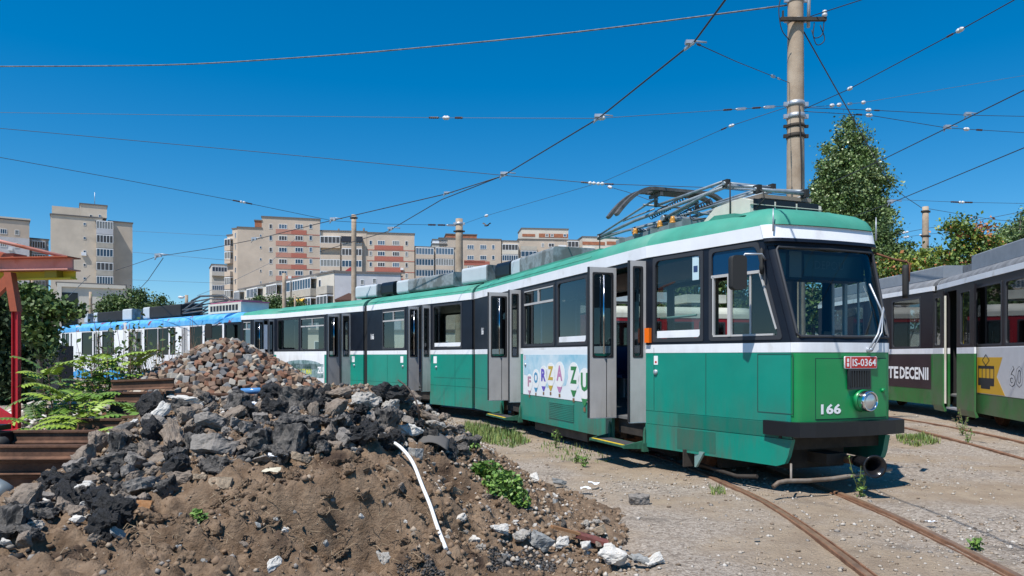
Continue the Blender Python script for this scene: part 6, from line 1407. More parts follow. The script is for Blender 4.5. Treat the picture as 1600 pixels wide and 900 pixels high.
# ---- trees in the left background
for i, (px, py, Z_, rx, ry, lab) in enumerate(((178, 482, 66, 24, 24, 'green tree in front of the grey hall, left of the widest one'), (205, 474, 68, 32, 30, 'widest green tree in front of the grey hall'), (246, 480, 72, 26, 20, 'green tree between the grey hall and the open sky gap'), (282, 487, 90, 26, 14, 'low distant tree in the sky gap left of the blue tram pantograph'), (404, 480, 80, 16, 18, 'small tree in front of the low cream block, left of its yellow awning'), (430, 478, 78, 24, 16, 'low round tree in front of the low cream block below the awning'), (458, 482, 76, 20, 12, 'low bush-like tree right of the concrete poles by the low block'))):
    z0 = P(px, py+ry*1.4, Z_).z; tree('green_tree', (X_at(px, Z_), Z_, 0), [E(px, py, Z_, rx*.7, ry*.8), E(px-rx*.6, py+ry*.5, Z_, rx*.55, ry*.6), E(px+rx*.6, py+ry*.55, Z_, rx*.6, ry*.6), E(px, py+ry*.9, Z_, rx, ry*.6)], 120, 90, 0.22, LG['mid'], lab, seed=20+i, trunk_r=0.2, spread=0.30)
# mass at the far left, its shade put into dark leaf colours
tree('shade_tree', (X_at(15, 24), 24, 0), [E(5, 520, 24, 42, 65), E(-30, 500, 24, 70, 70), E(28, 590, 24, 36, 50), E(0, 610, 24, 60, 45), E(42, 560, 24, 16, 55)], 300, 100, 0.16, LG['drk'], 'dark tree and ivy mass with painted-in shade behind the red crane post', seed=31, trunk_r=0.25, spread=0.26, weights=[.6, .4], shell=.2)
tree('drooping_tree', (X_at(62, 22), 22, 0), [E(60, 468, 22, 16, 14), E(48, 478, 22, 16, 10), E(85, 483, 22, 26, 5), E(112, 487, 22, 12, 3), E(62, 520, 22, 14, 24), E(74, 545, 22, 12, 16), E(35, 462, 22, 14, 9)], 80, 60, 0.16, LG['mid'], 'light green tree with one long branch reaching toward the grey hall', seed=33, trunk_r=0.1, spread=0.16, weights=[.4, .45, .15], shell=.2, limbs=10)

# ================================================================ plants on and around the heaps
def pinnate(mb, base, tip, nl, ll, droop, m, r_):
    base, tip = Vector(base), Vector(tip); mid = base.lerp(tip, .5)+Vector((0, 0, droop)); pts = []
    for k in range(nl+1): t = k/nl; pts.append(base*(1-t)**2+mid*2*t*(1-t)+tip*t*t)
    mb.tube(pts, [0.006]*(nl+1), 3, 0)
    for k in range(2, nl+1):
        d = (pts[k]-pts[k-1]).normalized(); s = d.cross(Vector((0, 0, 1))).normalized() if abs(d.z) < .95 else Vector((1, 0, 0)); L_ = ll*(1.0-0.5*abs(k/nl-.45))
        for sg in (-1, 1):
            q = pts[k]+s*sg*L_+d*L_*0.25+Vector((0, 0, -L_*0.30)); w_ = d*L_*0.27; c = pts[k].lerp(q, .45)+Vector((0, 0, L_*.06))
            mb.add([pts[k], c-w_, q, c+w_], [(0, 1, 2, 3)], m)
def ailanthus(px, py, Z_, h, nleaf, label, seed, ll=0.14, leaflen=0.55, g0=0.0, bright=1, lean=(0, 0)):
    r_ = random.Random(seed); b = Vector((X_at(px, Z_), Z_, g0)); t = empty('ailanthus_sapling', b, label, 'sapling', 'tree of heaven saplings growing round the stacked rails')
    top = b+Vector((lean[0], lean[1], h)); g = MB(); g.tube([b, b.lerp(top, .5)+Vector((.03, 0, 0)), top], [0.016, 0.012, 0.006], 5); g.build('stem', M['brownstem'], t)
    lm = MB()
    for k in range(nleaf):
        f_ = 0.35+0.65*k/nleaf; s = b.lerp(top, f_); a = k*2.4+r_.uniform(-.4, .4); L_ = leaflen*r_.uniform(.7, 1.1); tip = s+Vector((math.cos(a)*L_, math.sin(a)*L_*.8, r_.uniform(-.25, .2)*L_+(.15 if f_ > .85 else 0)))
        pinnate(lm, s, tip, 9, ll*r_.uniform(.8, 1.2), L_*.22, 1+r_.choice([0, 1, 1] if bright else [0, 2, 2, 0]), r_)
    lm.build('leaves', [M['greenstem']]+LG['ail'], t); return t
AL = [(98, 690, 9.6, 1.25, 12, 'bright sapling in front of the leftmost stacked rails', 1), (86, 640, 10.4, 1.7, 12, 'sapling with an upright yellow-green leaf tuft over the pale stones', 1), (118, 700, 9.2, 1.0, 11, 'sapling with long arching fronds over the rail stack', 1), (150, 640, 10.8, 1.75, 13, 'light green sapling right in front of the blue tram tail', 1), (175, 620, 11.0, 1.9, 13, 'tallest bright sapling between the blue tram and the rails', 1), (200, 610, 11.3, 1.85, 12, 'bright sapling at the left foot of the cobblestone heap', 1),
      (215, 650, 8.6, 1.1, 9, 'sapling with broad sunlit fronds touching the left shoulder of the rubble heap', 1), (40, 712, 9.0, 0.55, 9, 'small dull green sapling beside the red post foot', 0), (75, 655, 12.6, 1.3, 9, 'dull green sapling standing in front of the pale stone heap', 0), (60, 700, 10.0, .8, 8, 'low dull green sapling beneath the upright tufted one', 0), (130, 660, 9.9, 1.2, 9, 'dark green sapling half hidden in the middle of the saplings', 0)]
for i, (px, py, Z_, h, nl, lab, br) in enumerate(AL): ailanthus(px, py, Z_, h*.82, int(nl*1.9), lab, 100+i, bright=br, lean=(random.Random(i).uniform(-.15, .15), 0))
def twig_shrub(px, Z_, h, lab, seed, n=9, spread=0.45, g0=0.0, mats=None, group='thin leafy shoots in front of the blue tram', name='leafy_shoot', cat='shoot', lsz=0.085, dens=26):
    r_ = random.Random(seed); b = Vector((X_at(px, Z_), Z_, g0)); t = empty(name, b, lab, cat, group); g = MB(); pts = []
    for k in range(n):
        a = r_.uniform(0, 6.28); e = b+Vector((math.cos(a)*spread*r_.uniform(.3, 1), math.sin(a)*spread*.6, h*r_.uniform(.6, 1))); m_ = b.lerp(e, .5)+Vector((r_.uniform(-.08, .08), 0, .1)); g.tube([b, m_, e], [.010, .007, .003], 4)
        for q in range(dens):
            f_ = r_.uniform(.25, 1); c = b*(1-f_)**2+m_*2*f_*(1-f_)+e*f_*f_; pts.append(c+Vector((r_.gauss(0, .05), r_.gauss(0, .05), r_.gauss(0, .03))))
    g.build('stem', M['brownstem'], t); leaf_cloud('leaves', np.array([tuple(p) for p in pts]), lsz, mats or LG['mid'], seed, t, asp=.6); return t
for i, (px, Z_, h, lab) in enumerate(((148, 12.5, 1.9, 'thin leafy shoots left of the blue tram middle door'), (186, 12.2, 2.45, 'tallest thin leafy shoots in front of the white joint of the blue tram'), (212, 12.4, 2.1, 'thin leafy shoots in front of the blue tram door'), (250, 12.6, 2.3, 'thin leafy shoots just left of the dry grass tuft'), (128, 12.0, 1.6, 'sideways reaching leafy shoots low at the blue tram tail'))): twig_shrub(px, Z_, h, lab, 200+i)
def grass_tuft(px, Z_, h, n, lab, seed, mats, g0=0.0, spread=0.3, name='grass_tuft', cat='grass tuft', group=None, w_=0.006):
    r_ = random.Random(seed); b = Vector((X_at(px, Z_), Z_, g0)); g = MB()
    for k in range(n):
        s = b+Vector((r_.gauss(0, spread*.3), r_.gauss(0, spread*.3), 0)); a = r_.uniform(0, 6.28); L_ = h*r_.uniform(.5, 1); d = Vector((math.cos(a), math.sin(a), 0)); e = s+d*L_*r_.uniform(.1, .55)+Vector((0, 0, L_)); m_ = s.lerp(e, .55)+Vector((0, 0, L_*.1)); sd_ = Vector((-d.y, d.x, 0))*w_
        g.add([s-sd_, s+sd_, m_+sd_*.8, m_-sd_*.8, e], [(0, 1, 2, 3), (3, 2, 4)], r_.randrange(len(mats)))
    o = g.build(name, mats, None, b); return tag(o, lab, cat, group)
grass_tuft(268, 12.2, 1.95, 220, 'tall dry straw coloured grass at the left side of the cobblestone heap', 5, LG['dry'], spread=.7)
twig_shrub(302, 13.6, 2.35, 'bare reddish brown twig bush sticking up behind the cobblestone heap', 55, n=12, spread=.35, mats=[LG['dry'][1], M['brownstem']], group=None, name='bare_twig_bush', cat='bush', lsz=.03, dens=8)
# weed bush on the right slope, and small weeds
def weed(px, py, wpx, hpx, lab, seed, n=600, lsz=0.03, mats=None, name='weed', cat='weed', group=None):
    q = raycast(px, py+hpx*0.4) or P(px, py, 8); rx = wpx*q.y/F/2; rz = hpx*q.y/F/2; t = empty(name, q, lab, cat, group); rs = np.random.RandomState(seed); c = rs.randn(n, 3)*.5; c = c/np.maximum(1, np.linalg.norm(c, axis=1))[:,None]
    ctr = np.array([q.x, q.y, q.z+rz*.7]); pts = ctr+c*np.array([rx, rx*.8, rz]); leaf_cloud('leaves', pts, lsz, mats or LG['weed'], seed, t, asp=.7, up=1.0)
    g = MB()
    for k in range(6): p_ = pts[rs.randint(n)]; g.tube([q, Vector(p_)], .004, 4)
    g.build('stem', M['greenstem'], t); return t
for i, (px, py, w_, h_) in enumerate(((762, 738, 50, 36), (785, 762, 66, 56), (806, 780, 44, 40), (748, 735, 26, 24))): weed(px, py, w_, h_, ['leafy green weed at the upper end of the weed patch on the slope', 'largest leafy green weed on the right slope', 'leafy green weed at the lower right end of the weed patch', 'small leafy weed at the top left of the weed patch on the slope'][i], 300+i, n=[420, 900, 420, 160][i], lsz=.042)
weed(310, 808, 26, 24, 'small bright green weed alone on the brown soil face', 310, n=140, lsz=.028); weed(407, 718, 22, 12, 'tiny weed under the asphalt boulders in mid heap', 311, n=60, lsz=.026); weed(738, 697, 26, 12, 'flat dark weed among the crumbs of the right shoulder', 312, n=90, lsz=.03)
weed(805, 755, 22, 16, 'sparse weed right of the big weed patch', 313, n=60, lsz=.03)
def stalk(px, py, h, lab, seed, mats=None, n=4):
    q = raycast(px, py) or P(px, py, 8); r_ = random.Random(seed); t = empty('roadside_weed', q, lab, 'weed'); g = MB(); pts = []
    for k in range(n):
        e = q+Vector((r_.uniform(-.3, .3)*h, r_.uniform(-.2, .2)*h, h*r_.uniform(.6, 1))); m_ = q.lerp(e, .5)+Vector((r_.uniform(-.03, .03), 0, 0)); g.tube([q, m_, e], [.006, .004, .002], 4)
        for _ in range(16): f_ = r_.random(); c = q.lerp(e, f_); pts.append((c.x+r_.gauss(0, .022), c.y+r_.gauss(0, .022), c.z))
    g.build('stem', M['greenstem'], t); leaf_cloud('leaves', np.array(pts), .045, mats or LG['weed'], seed, t, asp=.45)
stalk(1345, 776, .48, 'thin grey-green weed stalk under the coupler of the green tram', 1); stalk(1504, 680, .55, 'brown seeding weed by the open door of the black tram', 2, [LG['dry'][1], LG['weed'][0]], 6); stalk(1512, 693, .30, 'green weed at the rail by the open door of the black tram', 3); stalk(1525, 858, .10, 'tiny weed by the right rail at the bottom right', 4)
stalk(868, 700, .35, 'thin weed in front of the underfloor grille of the green tram', 5); stalk(912, 728, .18, 'small weed on the gravel below the front folding step', 6); stalk(902, 722, .14, 'tiny weed left of the one below the front folding step', 7)
# grass patches: uncountable
def grass_patch(poly, n, h, seed, mats):
    rs = random.Random(seed); wp_ = [raycast(px, py) for px, py in poly]; wp_ = [(q.x, q.y) for q in wp_ if q]; x0, x1 = min(p[0] for p in wp_), max(p[0] for p in wp_); y0, y1 = min(p[1] for p in wp_), max(p[1] for p in wp_); g = MB(); k = 0
    while k < n:
        x, y = rs.uniform(x0, x1), rs.uniform(y0, y1)
        if not inpoly(x, y, wp_): continue
        k += 1; z = max(heap1(x, y), 0); L_ = h*rs.uniform(.3, 1)*(1.3 if noise.noise(Vector((x*2, y*2, 0))) > 0 else .5); a = rs.uniform(0, 6.28); d = Vector((math.cos(a), math.sin(a), 0)); s = Vector((x, y, z-.01)); e = s+d*L_*rs.uniform(.1, .6)+Vector((0, 0, L_)); w_ = Vector((-d.y, d.x, 0))*.006*(y/8)
        g.add([s-w_, s+w_, e], [(0, 1, 2)], rs.randrange(len(mats)))
    tag(g.build('grass', mats), kind='stuff')
gm = [LG['weed'][0], mat('yellow grass', (0.22, 0.26, 0.07), 0.7), mat('olive grass', (0.10, 0.14, 0.04), .7)]
grass_patch([(728, 662), (790, 672), (830, 690), (800, 700), (745, 690), (722, 672)], 2200, .15, 1, gm); grass_patch([(1400, 680), (1440, 678), (1470, 692), (1430, 698), (1402, 690)], 900, .10, 2, gm); grass_patch([(30, 640), (130, 640), (160, 680), (60, 690), (20, 670)], 3500, .18, 3, gm)
grass_patch([(850, 690), (930, 700), (960, 720), (900, 726), (840, 705)], 350, .09, 4, gm); grass_patch([(1108, 762), (1130, 760), (1135, 772), (1112, 774)], 120, .07, 5, gm)
# ================================================================ buildings
M['plast'] = mat('beige panel render', (0.52, 0.43, 0.345), 0.9, var=0.10, vscale=0.25)
M['plast_t'] = mat('weathered tower panels', (0.60, 0.51, 0.41), 0.92, var=0.10, vscale=0.3, c3=(0.48, 0.41, 0.33), c3scale=0.22, c3lo=.56, c3hi=.7)
M['plast_l'] = mat('pale render', (0.60, 0.55, 0.47), 0.9, var=0.08, vscale=0.4); M['plast_g'] = mat('grey render', (0.50, 0.50, 0.52), 0.9, var=0.10, vscale=0.5)
M['redband'] = mat('brick red paint band', (0.40, 0.13, 0.095), 0.85, var=0.08); M['pinkband'] = mat('salmon paint band', (0.46, 0.22, 0.165), 0.85, var=0.08)
M['brick'] = mat('orange brick', (0.34, 0.13, 0.07), 0.9, var=0.25, vscale=1.5); M['winf'] = mat('white window frame', (0.72, 0.72, 0.72), 0.5)
M['pane'] = mat('dark window pane', (0.035, 0.055, 0.085), 0.12, spec=0.8); PANES = [M['pane'], M['pane'], mat('bluish pane', (0.10, 0.14, 0.19), 0.12, spec=0.8), mat('curtained pane', (0.22, 0.22, 0.21), 0.25), mat('brownish pane', (0.07, 0.06, 0.055), 0.2)]; PARS = {}; brg = random.Random(77)
M['parap'] = mat('concrete parapet', (0.42, 0.385, 0.33), 0.9, var=.15, vscale=.6); M['rooftar'] = mat('roof edge', (0.14, 0.13, 0.125), 0.9)
def bld(label, Zp, name='apartment_block', cat='building', group=None): return empty(name, Zp, label, cat, group)
def mass(root, fr, u0, u1, z0, z1, depth, m, name='wall', roof=True):
    g = MB(); g.fbox(fr, u0, u1, z0, z1, -depth, 0, 0); o = g.build(name, M[m] if isinstance(m, str) else m, root)
    if roof: g = MB(); g.fbox(fr, u0-0.15, u1+0.15, z1, z1+0.25, -depth-0.15, 0.15, 0); g.build('roof_edge', M['rooftar'], root)
    return o
def bwin(root, fr, u0, u1, z0, z1, mull=1, proud=0.0, frame='winf', nm='window'):
    g = MB(); e = min(.10, (u1-u0)*.12); g.ring(fr, [(u0, z0), (u1, z0), (u1, z1), (u0, z1)], [(u0+e, z0+e), (u1-e, z0+e), (u1-e, z1-e), (u0+e, z1-e)], proud-.02, proud+.06, 0)
    for k in range(1, mull+1): u = u0+(u1-u0)*k/(mull+1); g.fbox(fr, u-e*.4, u+e*.4, z0+e, z1-e, proud, proud+.05, 0)
    w_ = g.build(nm, M[frame], root); p = MB(); p.face(fr, [(u0+e, z0+e), (u1-e, z0+e), (u1-e, z1-e), (u0+e, z1-e)], proud+0.02); p.build('pane', brg.choice(PANES), w_)
    if brg.random() < 0.10 and mull: a = MB(); a.fbox(fr, u1+.25, u1+1.0, z0-.7, z0-.15, 0, .35); a.build('air_conditioner', M['winf'], root)
    return w_
def balcony(root, fr, u0, u1, zf, h=2.8, glazed=True, dep=1.2, par='parap', mull=5, dark=False):
    mull = max(2, mull+brg.choice([-1, 0, 0, 1])); glazed = glazed and brg.random() < .93; par = par if brg.random() < .8 else brg.choice(['parap', 'plast_l', 'plast_g'])
    g = MB(); g.fbox(fr, u0, u1, zf-.15, zf+.95, dep-.1, dep, 0); g.fbox(fr, u0, u0+.1, zf-.15, zf+.95, 0, dep-.1, 0); g.fbox(fr, u1-.1, u1, zf-.15, zf+.95, 0, dep-.1, 0); g.fbox(fr, u0+.1, u1-.1, zf-.15, zf, 0, dep-.1, 0); b = g.build('balcony', M[par], root)
    if glazed:
        g = MB(); z0, z1 = zf+.95, zf+h-.35; e = .1
        g.fbox(fr, u0, u1, z1, z1+.2, 0, dep, 0); g.fbox(fr, u0, u1, z0, z0+.07, dep-.08, dep+.01, 0)
        for k in range(mull+1): u = u0+(u1-u0-e)*k/mull; g.fbox(fr, u, u+e, z0+.07, z1, dep-.08, dep+.01, 0)
        w_ = g.build('glazing', M['winf'], b); p = MB(); p.face(fr, [(u0, z0), (u1, z0), (u1, z1), (u0, z1)], dep-.04); w2 = None
        p.build('glazing_panes', brg.choice(PANES), b)
def F2(px0, Z0, px1, Z1): a = P(px0, 556, Z0); b = P(px1, 556, Z1); a.z = 0; b.z = 0; return Fr(a, b-a)
def F2r(px0, Z0, px1, extra=0.0):
    """facade turned square to the line of sight at its right end"""
    k = (px1-800)/F; X0 = (px0-800)/F*Z0; Z1 = (Z0+k*X0)/(1+k*k)+extra; return F2(px0, Z0, px1, Z1)
def zrow(fr, px, py): return fr.uz(px, py)[1]
# --- left tower
R_ = bld('tall beige tower block with a column of enclosed balconies, stepped roof and dark side wing', (X_at(125, 150), 150, 0)); f = F2r(79, 150, 177, .4)
mass(R_, f, f.upx(79), f.upx(160), 0, zrow(f, 100, 337), 16, 'plast_t'); mass(R_, f, f.upx(150), f.upx(177), 0, zrow(f, 100, 343), 15, 'plast_t'); mass(R_, f, f.upx(125), f.upx(167), zrow(f, 100, 337)+.3, zrow(f, 100, 316.5), 10, 'plast_t', 'penthouse'); mass(R_, f, f.upx(81), f.upx(124.5), zrow(f, 100, 337)+.3, zrow(f, 100, 323), 10, 'plast_t', 'parapet', False)
fw_ = F2r(170, 159.5, 207, .5); mass(R_, fw_, 0, fw_.upx(207), 0, zrow(fw_, 190, 348), 11, 'plast_t', 'side_wing')
for py in (350, 372, 393, 414, 435): bwin(R_, f, f.upx(130), f.upx(134.5), zrow(f, 132, py+2), zrow(f, 132, py-2), 0)
for px in (142, 156): bwin(R_, f, f.upx(px-2), f.upx(px+2), zrow(f, px, 339.5), zrow(f, px, 335.5), 0, nm='window')
u0, u1 = f.upx(150.5), f.upx(176.5)
for k in range(9): 
    zf = zrow(f, 160, 366+21.4*k); balcony(R_, f, u0, u1, zf, 2.8, True, 1.3, mull=5)
for k in range(5, 9):
    fs_ = Fr(fw_.pt(fw_.upx(207), 0, 0), -fw_.N, N=fw_.U); balcony(R_, fs_, 5.5, 10.0, zrow(f, 160, 366+21.4*k), 2.8, k % 3 == 0, 1.1, mull=3)
g = MB(); g.tube([f.pt(f.upx(148.5), zrow(f, 148, 317), -3), f.pt(f.upx(148.5), zrow(f, 148, 296), -3)], .06, 5); g.build('aerial', M['steel'], R_)
u = f.upx(131); z = zrow(f, 131, 397); g = MB(); g.fbox(f, u-.45, u+.45, z-.35, z+.35, 0, .4, 0); g.build('air_conditioner', M['white'], R_)
# --- block at the left edge
R_ = bld('beige and pale grey apartment block at the left edge with a recessed balcony side', (X_at(20, 162), 162, 0)); f = F2r(-60, 158, 46, .4)
ue = f.upx(46); zt_ = zrow(f, 20, 344); zm = zrow(f, 20, 371); mass(R_, f, 0, ue, zm, zt_, 14, 'plast'); g = MB(); g.fbox(f, 0, ue, 0, zm, -14, 0); g.build('wall', M['plast_g'], R_)
g = MB(); g.fbox(f, 0, ue+.2, zt_+.25, zt_+.6, -14, .2); g.build('cornice', M['plast_l'], R_)
for k in range(8):
    for a, b, mu in ((0, 11, 2), (23, 30, 0), (-25, -14, 2)): bwin(R_, f, f.upx(a), f.upx(b), zrow(f, 5, 365.5+20.3*k), zrow(f, 5, 357.5+20.3*k), mu)
f = F2r(46, 169, 79, .4); mass(R_, f, 0, f.upx(76), 0, zrow(f, 60, 374), 12, 'plast', 'side_wing')
for k in range(8): balcony(R_, f, f.upx(49), f.upx(70), zrow(f, 60, 395+20.3*k), 2.8, True, 1.0, mull=5); bwin(R_, f, f.upx(73.5), f.upx(76), zrow(f, 60, 391+20.3*k), zrow(f, 60, 383+20.3*k), 0)
# --- hall with the dark louvre
R_ = bld('pale grey windowless hall with one tall dark louvred opening', (X_at(143, 92), 92, 0), 'industrial_hall'); f = F2r(89, 92, 196, .3)
zt_ = zrow(f, 120, 444.5); mass(R_, f, 0, f.upx(196), 0, zt_, 14, 'plast_l'); g = MB(); g.fbox(f, 0, f.upx(196), zt_-.35, zt_+.1, 0, .25); g.fbox(f, 0, .5, 0, zt_-.35, 0, .25); g.build('rim', M['plast_l'], R_)
a, b = f.upx(94), f.upx(121.5); g = MB(); g.fbox(f, a, b, 0, zrow(f, 100, 457), 0.02, 0.05, 0); g.build('louvre', mat('black louvre', (0.012, 0.02, 0.02), 0.6), R_)
g = MB()
for k in range(28): z = 1+k*.28; 
for k in range(28): g.fbox(f, a+.05, b-.05, .6+k*.29, .66+k*.29, 0.05, 0.12, 0)
g.build('louvre_slats', mat('dark slats', (0.03, 0.045, 0.045), 0.5), R_)
# --- main beige block with red bands
R_ = bld('long beige apartment block with brick red bands under its windows, tallest at its left end', (X_at(480, 175), 175, 0))
ZA = 170; f = F2r(371, ZA, 500, .3); f2_ = F2(500, 175.6, 573, 177); f3_ = F2(573, 177, 648, 179); f4_ = F2(648, 179.5, 712, 182)
zA = zrow(f, 371, 355.5); zB = zrow(f, 409, 339)
mass(R_, f, 0, f.upx(409), 0, zA, 13, 'plast'); mass(R_, f, f.upx(409), f.upx(500), 0, zB, 13, 'plast'); mass(R_, f, f.upx(398), f.upx(409), zA+.3, zrow(f, 400, 345), 8, 'brick', 'stair_head')
mass(R_, f2_, 0.05, f2_.upx(573), 0, zrow(f2_, 500, 361), 12, 'plast'); mass(R_, f3_, 0.05, f3_.upx(647.5), 0, zrow(f3_, 573, 364), 12, 'plast'); mass(R_, f4_, 0, f4_.upx(711), 0, zrow(f4_, 648, 386), 12, 'plast')
for k in range(6):
    y = 353.5+18.2*k
    for a, b, mu in ((420.5, 425.5, 0), (435.5, 448.5, 2), (461, 473.5, 2), (483, 488, 0)):
        u0, u1 = f.upx(a), f.upx(b); y_ = y+(a-420)*.055*0; bwin(R_, f, u0, u1, zrow(f, a, y+4), zrow(f, a, y-3.6), mu)
    if k < 6:
        g = MB(); g.fbox(f, f.upx(431), f.upx(455), zrow(f, 440, y+12), zrow(f, 440, y+4.8), 0, .06); g.build('painted_band', M['pinkband'], R_); g = MB(); g.fbox(f, f.upx(455), f.upx(479), zrow(f, 440, y+12), zrow(f, 440, y+4.8), 0, .06); g.build('painted_band', M['redband'], R_)
        g = MB(); g.fbox(f, f.upx(479.2), f.upx(499.8), zrow(f, 440, y+12), zrow(f, 440, y+11), 0, .05); g.build('painted_line', M['redband'], R_)
for y in (368, 386.5, 405, 423, 441): bwin(R_, f, f.upx(405.7), f.upx(408.7), zrow(f, 407, y+2), zrow(f, 407, y-1.8), 0)
for k in range(5):
    y = 378+18*k; balcony(R_, f2_, f2_.upx(501), f2_.upx(532), zrow(f2_, 515, y+9), 2.8, True, .9, 'plast', 6); balcony(R_, f2_, f2_.upx(534.5), f2_.upx(566), zrow(f2_, 550, y+10), 2.8, True, .9, 'plast', 6)
g = MB(); g.fbox(f2_, f2_.upx(534), f2_.upx(567), zrow(f2_, 550, 379), zrow(f2_, 550, 370.5), .9, 1.3); g.build('awning', mat('navy awning', (0.015, 0.02, 0.035), .8), R_)
for k in range(5):
    y = 379+17*k
    for a, b, mu in ((577, 581.5, 0), (590, 601.5, 2), (613, 624, 2), (633, 637.5, 0)): bwin(R_, f3_, f3_.upx(a), f3_.upx(b), zrow(f3_, a, y+3.6+(a-577)*.02), zrow(f3_, a, y-3.6+(a-577)*.02), mu)
    g = MB(); g.fbox(f3_, f3_.upx(585), f3_.upx(630), zrow(f3_, 600, y+11), zrow(f3_, 600, y+4.6), 0, .06); g.build('painted_band', M['redband'], R_)
    g = MB(); g.fbox(f3_, f3_.upx(573.5), f3_.upx(647.5), zrow(f3_, 600, y+12.3), zrow(f3_, 600, y+11.3), 0, .05); g.build('painted_line', M['redband'], R_)
for k in range(5):
    y = 396+17*k
    for a, b in ((649, 677), (680, 708)): balcony(R_, f4_, f4_.upx(a), f4_.upx(b), zrow(f4_, a, y+8), 2.8, True, .9, 'plast', 6)
# corner balconies on its left end
fs_ = Fr(Vector((f.O.x, f.O.y, 0)), (-0.9, 1, 0), N=(-1, -.9, 0)); fl_ = F2(354, 172, 371, 170.2)
for k in range(6): 
    zf = zrow(fl_, 362, 391+20*k-0); balcony(R_, fl_, fl_.upx(355), fl_.upx(364), zf, 2.8, True, .8, 'plast', 2)
mass(R_, fl_, fl_.upx(363), fl_.upx(371), 0, zrow(fl_, 365, 358), 10, 'plast', 'corner_wall')
mass(R_, fl_, fl_.upx(355), fl_.upx(363), 0, zrow(fl_, 358, 368), 10, 'plast', 'corner_wall')
for k in range(6): bwin(R_, fl_, fl_.upx(367), fl_.upx(369), zrow(fl_, 365, 372+18*k), zrow(fl_, 365, 364+18*k), 0)
for i, (px, py) in enumerate(((527, 361), (567, 360))): g = MB(); g.tube([f2_.pt(f2_.upx(px), zrow(f2_, px, py+2), -3), f2_.pt(f2_.upx(px), zrow(f2_, px, py-7), -3)], .25, 6); g.build('vent_stack', M['rooftar'], R_)
# --- distant balcony tower
R_ = bld('small distant block with stacked white balconies left of the long beige block', (X_at(343, 200), 200, 0)); f = F2r(331, 200, 356, .3); mass(R_, f, 0, f.upx(356), 0, zrow(f, 340, 414), 10, 'plast_l')
for k in range(6): balcony(R_, f, f.upx(331), f.upx(354.5), zrow(f, 340, 430.5+14.5*k), 2.5, k % 2 == 0, 1.2, 'plast_l', 6)
# --- low cream block in front
R_ = bld('low four storey cream block with mixed enclosed balconies and a yellow awning', (X_at(450, 112), 112, 0)); f = F2(373, 133, 522, 104); Lf = f.upx(522); zt_ = zrow(f, 522, 425); mass(R_, f, 0, Lf, 0, zt_, 11, 'plast_l')
def ublock(a): return f.upx(a)
rows = [zt_-2.9*(k+1) for k in range(4)]
for k, zf in enumerate(rows):
    for (a, b, gl, mu) in ((374, 382, True, 3), (394, 411, True, 4), (425, 441, True, 4), (450, 463, True, 3), (466, 495, True, 7), (504, 521, k % 2 == 1, 3)): balcony(R_, f, ublock(a), ublock(b), zf, 2.75, gl or k == 2, 1.0, 'plast_l' if k % 2 else 'parap', mu)
    for a, b in ((387, 390), (416, 420), (444, 447), (498, 502)): bwin(R_, f, ublock(a), ublock(b), zf+.9, zf+2.2, 0)
g = MB(); g.prism(Fr(f.pt(ublock(466), 0, 0), f.N, (0, 0, 1), f.U), [(1.05, rows[1]+2.5), (2.1, rows[1]+1.5), (2.1, rows[1]+1.4), (1.05, rows[1]+2.4)], 0, ublock(487)-ublock(466)); g.build('awning', mat('yellow awning', (0.65, 0.38, 0.03), .7), R_)
fe_ = F2(522.3, 104, 626, 106); zt2 = zrow(fe_, 600, 431); mass(R_, fe_, 0.05, fe_.upx(626), 0, zrow(fe_, 522, 426), 10, 'plast_g', 'end_wall')
for a, y in ((563, 440), (582, 438), (600, 452)): bwin(R_, fe_, fe_.upx(a), fe_.upx(a+6), zrow(fe_, a, y+5), zrow(fe_, a, y-3), 0)
g = MB(); g.prism(fe_, [(fe_.upx(526), zt2-.2), (fe_.upx(560), zt2-.2), (fe_.upx(548), zt2+1.3)], -4, -1.0); g.build('roof_tile_hood', mat('red roof', (0.4, 0.05, 0.05), .8), R_)
g = MB(); g.prism(fe_, [(fe_.upx(524), zrow(fe_, 530, 473)), (fe_.upx(553), zrow(fe_, 530, 473)), (fe_.upx(553), zrow(fe_, 530, 465)), (fe_.upx(545), zrow(fe_, 530, 463))], .05, 6); g.build('lean_to_roof', mat('brown roof', (0.16, 0.08, 0.06), .8), R_)
# --- right hand blocks
R_ = bld('beige block behind the thick concrete pole with white rooftop rooms', (X_at(730, 200), 200, 0)); f = F2(676, 200, 783, 203); mass(R_, f, f.upx(686), f.upx(783), 0, zrow(f, 750, 374), 12, 'plast')
mass(R_, f, f.upx(675), f.upx(698), 0, zrow(f, 690, 382), 10, 'plast_l', 'stair_tower'); mass(R_, f, f.upx(697), f.upx(745), zrow(f, 690, 374)+.3, zrow(f, 690, 366), 6, 'brick', 'roof_room'); mass(R_, f, f.upx(676), f.upx(698), zrow(f, 690, 382)+.3, zrow(f, 690, 375), 6, 'white', 'roof_room')
for k in range(5):
    y = 386+16.5*k
    for a, b, mu in ((730, 740.5, 2), (750, 760, 2), (768.5, 773, 0)): bwin(R_, f, f.upx(a), f.upx(b), zrow(f, a, y+3.5), zrow(f, a, y-3.5), mu)
    if k: g = MB(); g.fbox(f, f.upx(725), f.upx(765), zrow(f, 740, y-4.5+0), zrow(f, 740, y-11), 0, .05) if k > 1 else g.fbox(f, f.upx(725), f.upx(758), zrow(f, 740, y+9), zrow(f, 740, y+4.5), 0, .05); g.build('painted_band', M['redband'], R_)
R_ = bld('beige block with a brick banded rooftop storey, left of the pantograph', (X_at(850, 204), 204, 0)); f = F2(784, 203.5, 905, 206); mass(R_, f, 0, f.upx(810), 0, zrow(f, 800, 377), 12, 'plast'); mass(R_, f, f.upx(810), f.upx(905), 0, zrow(f, 800, 374), 12, 'plast')
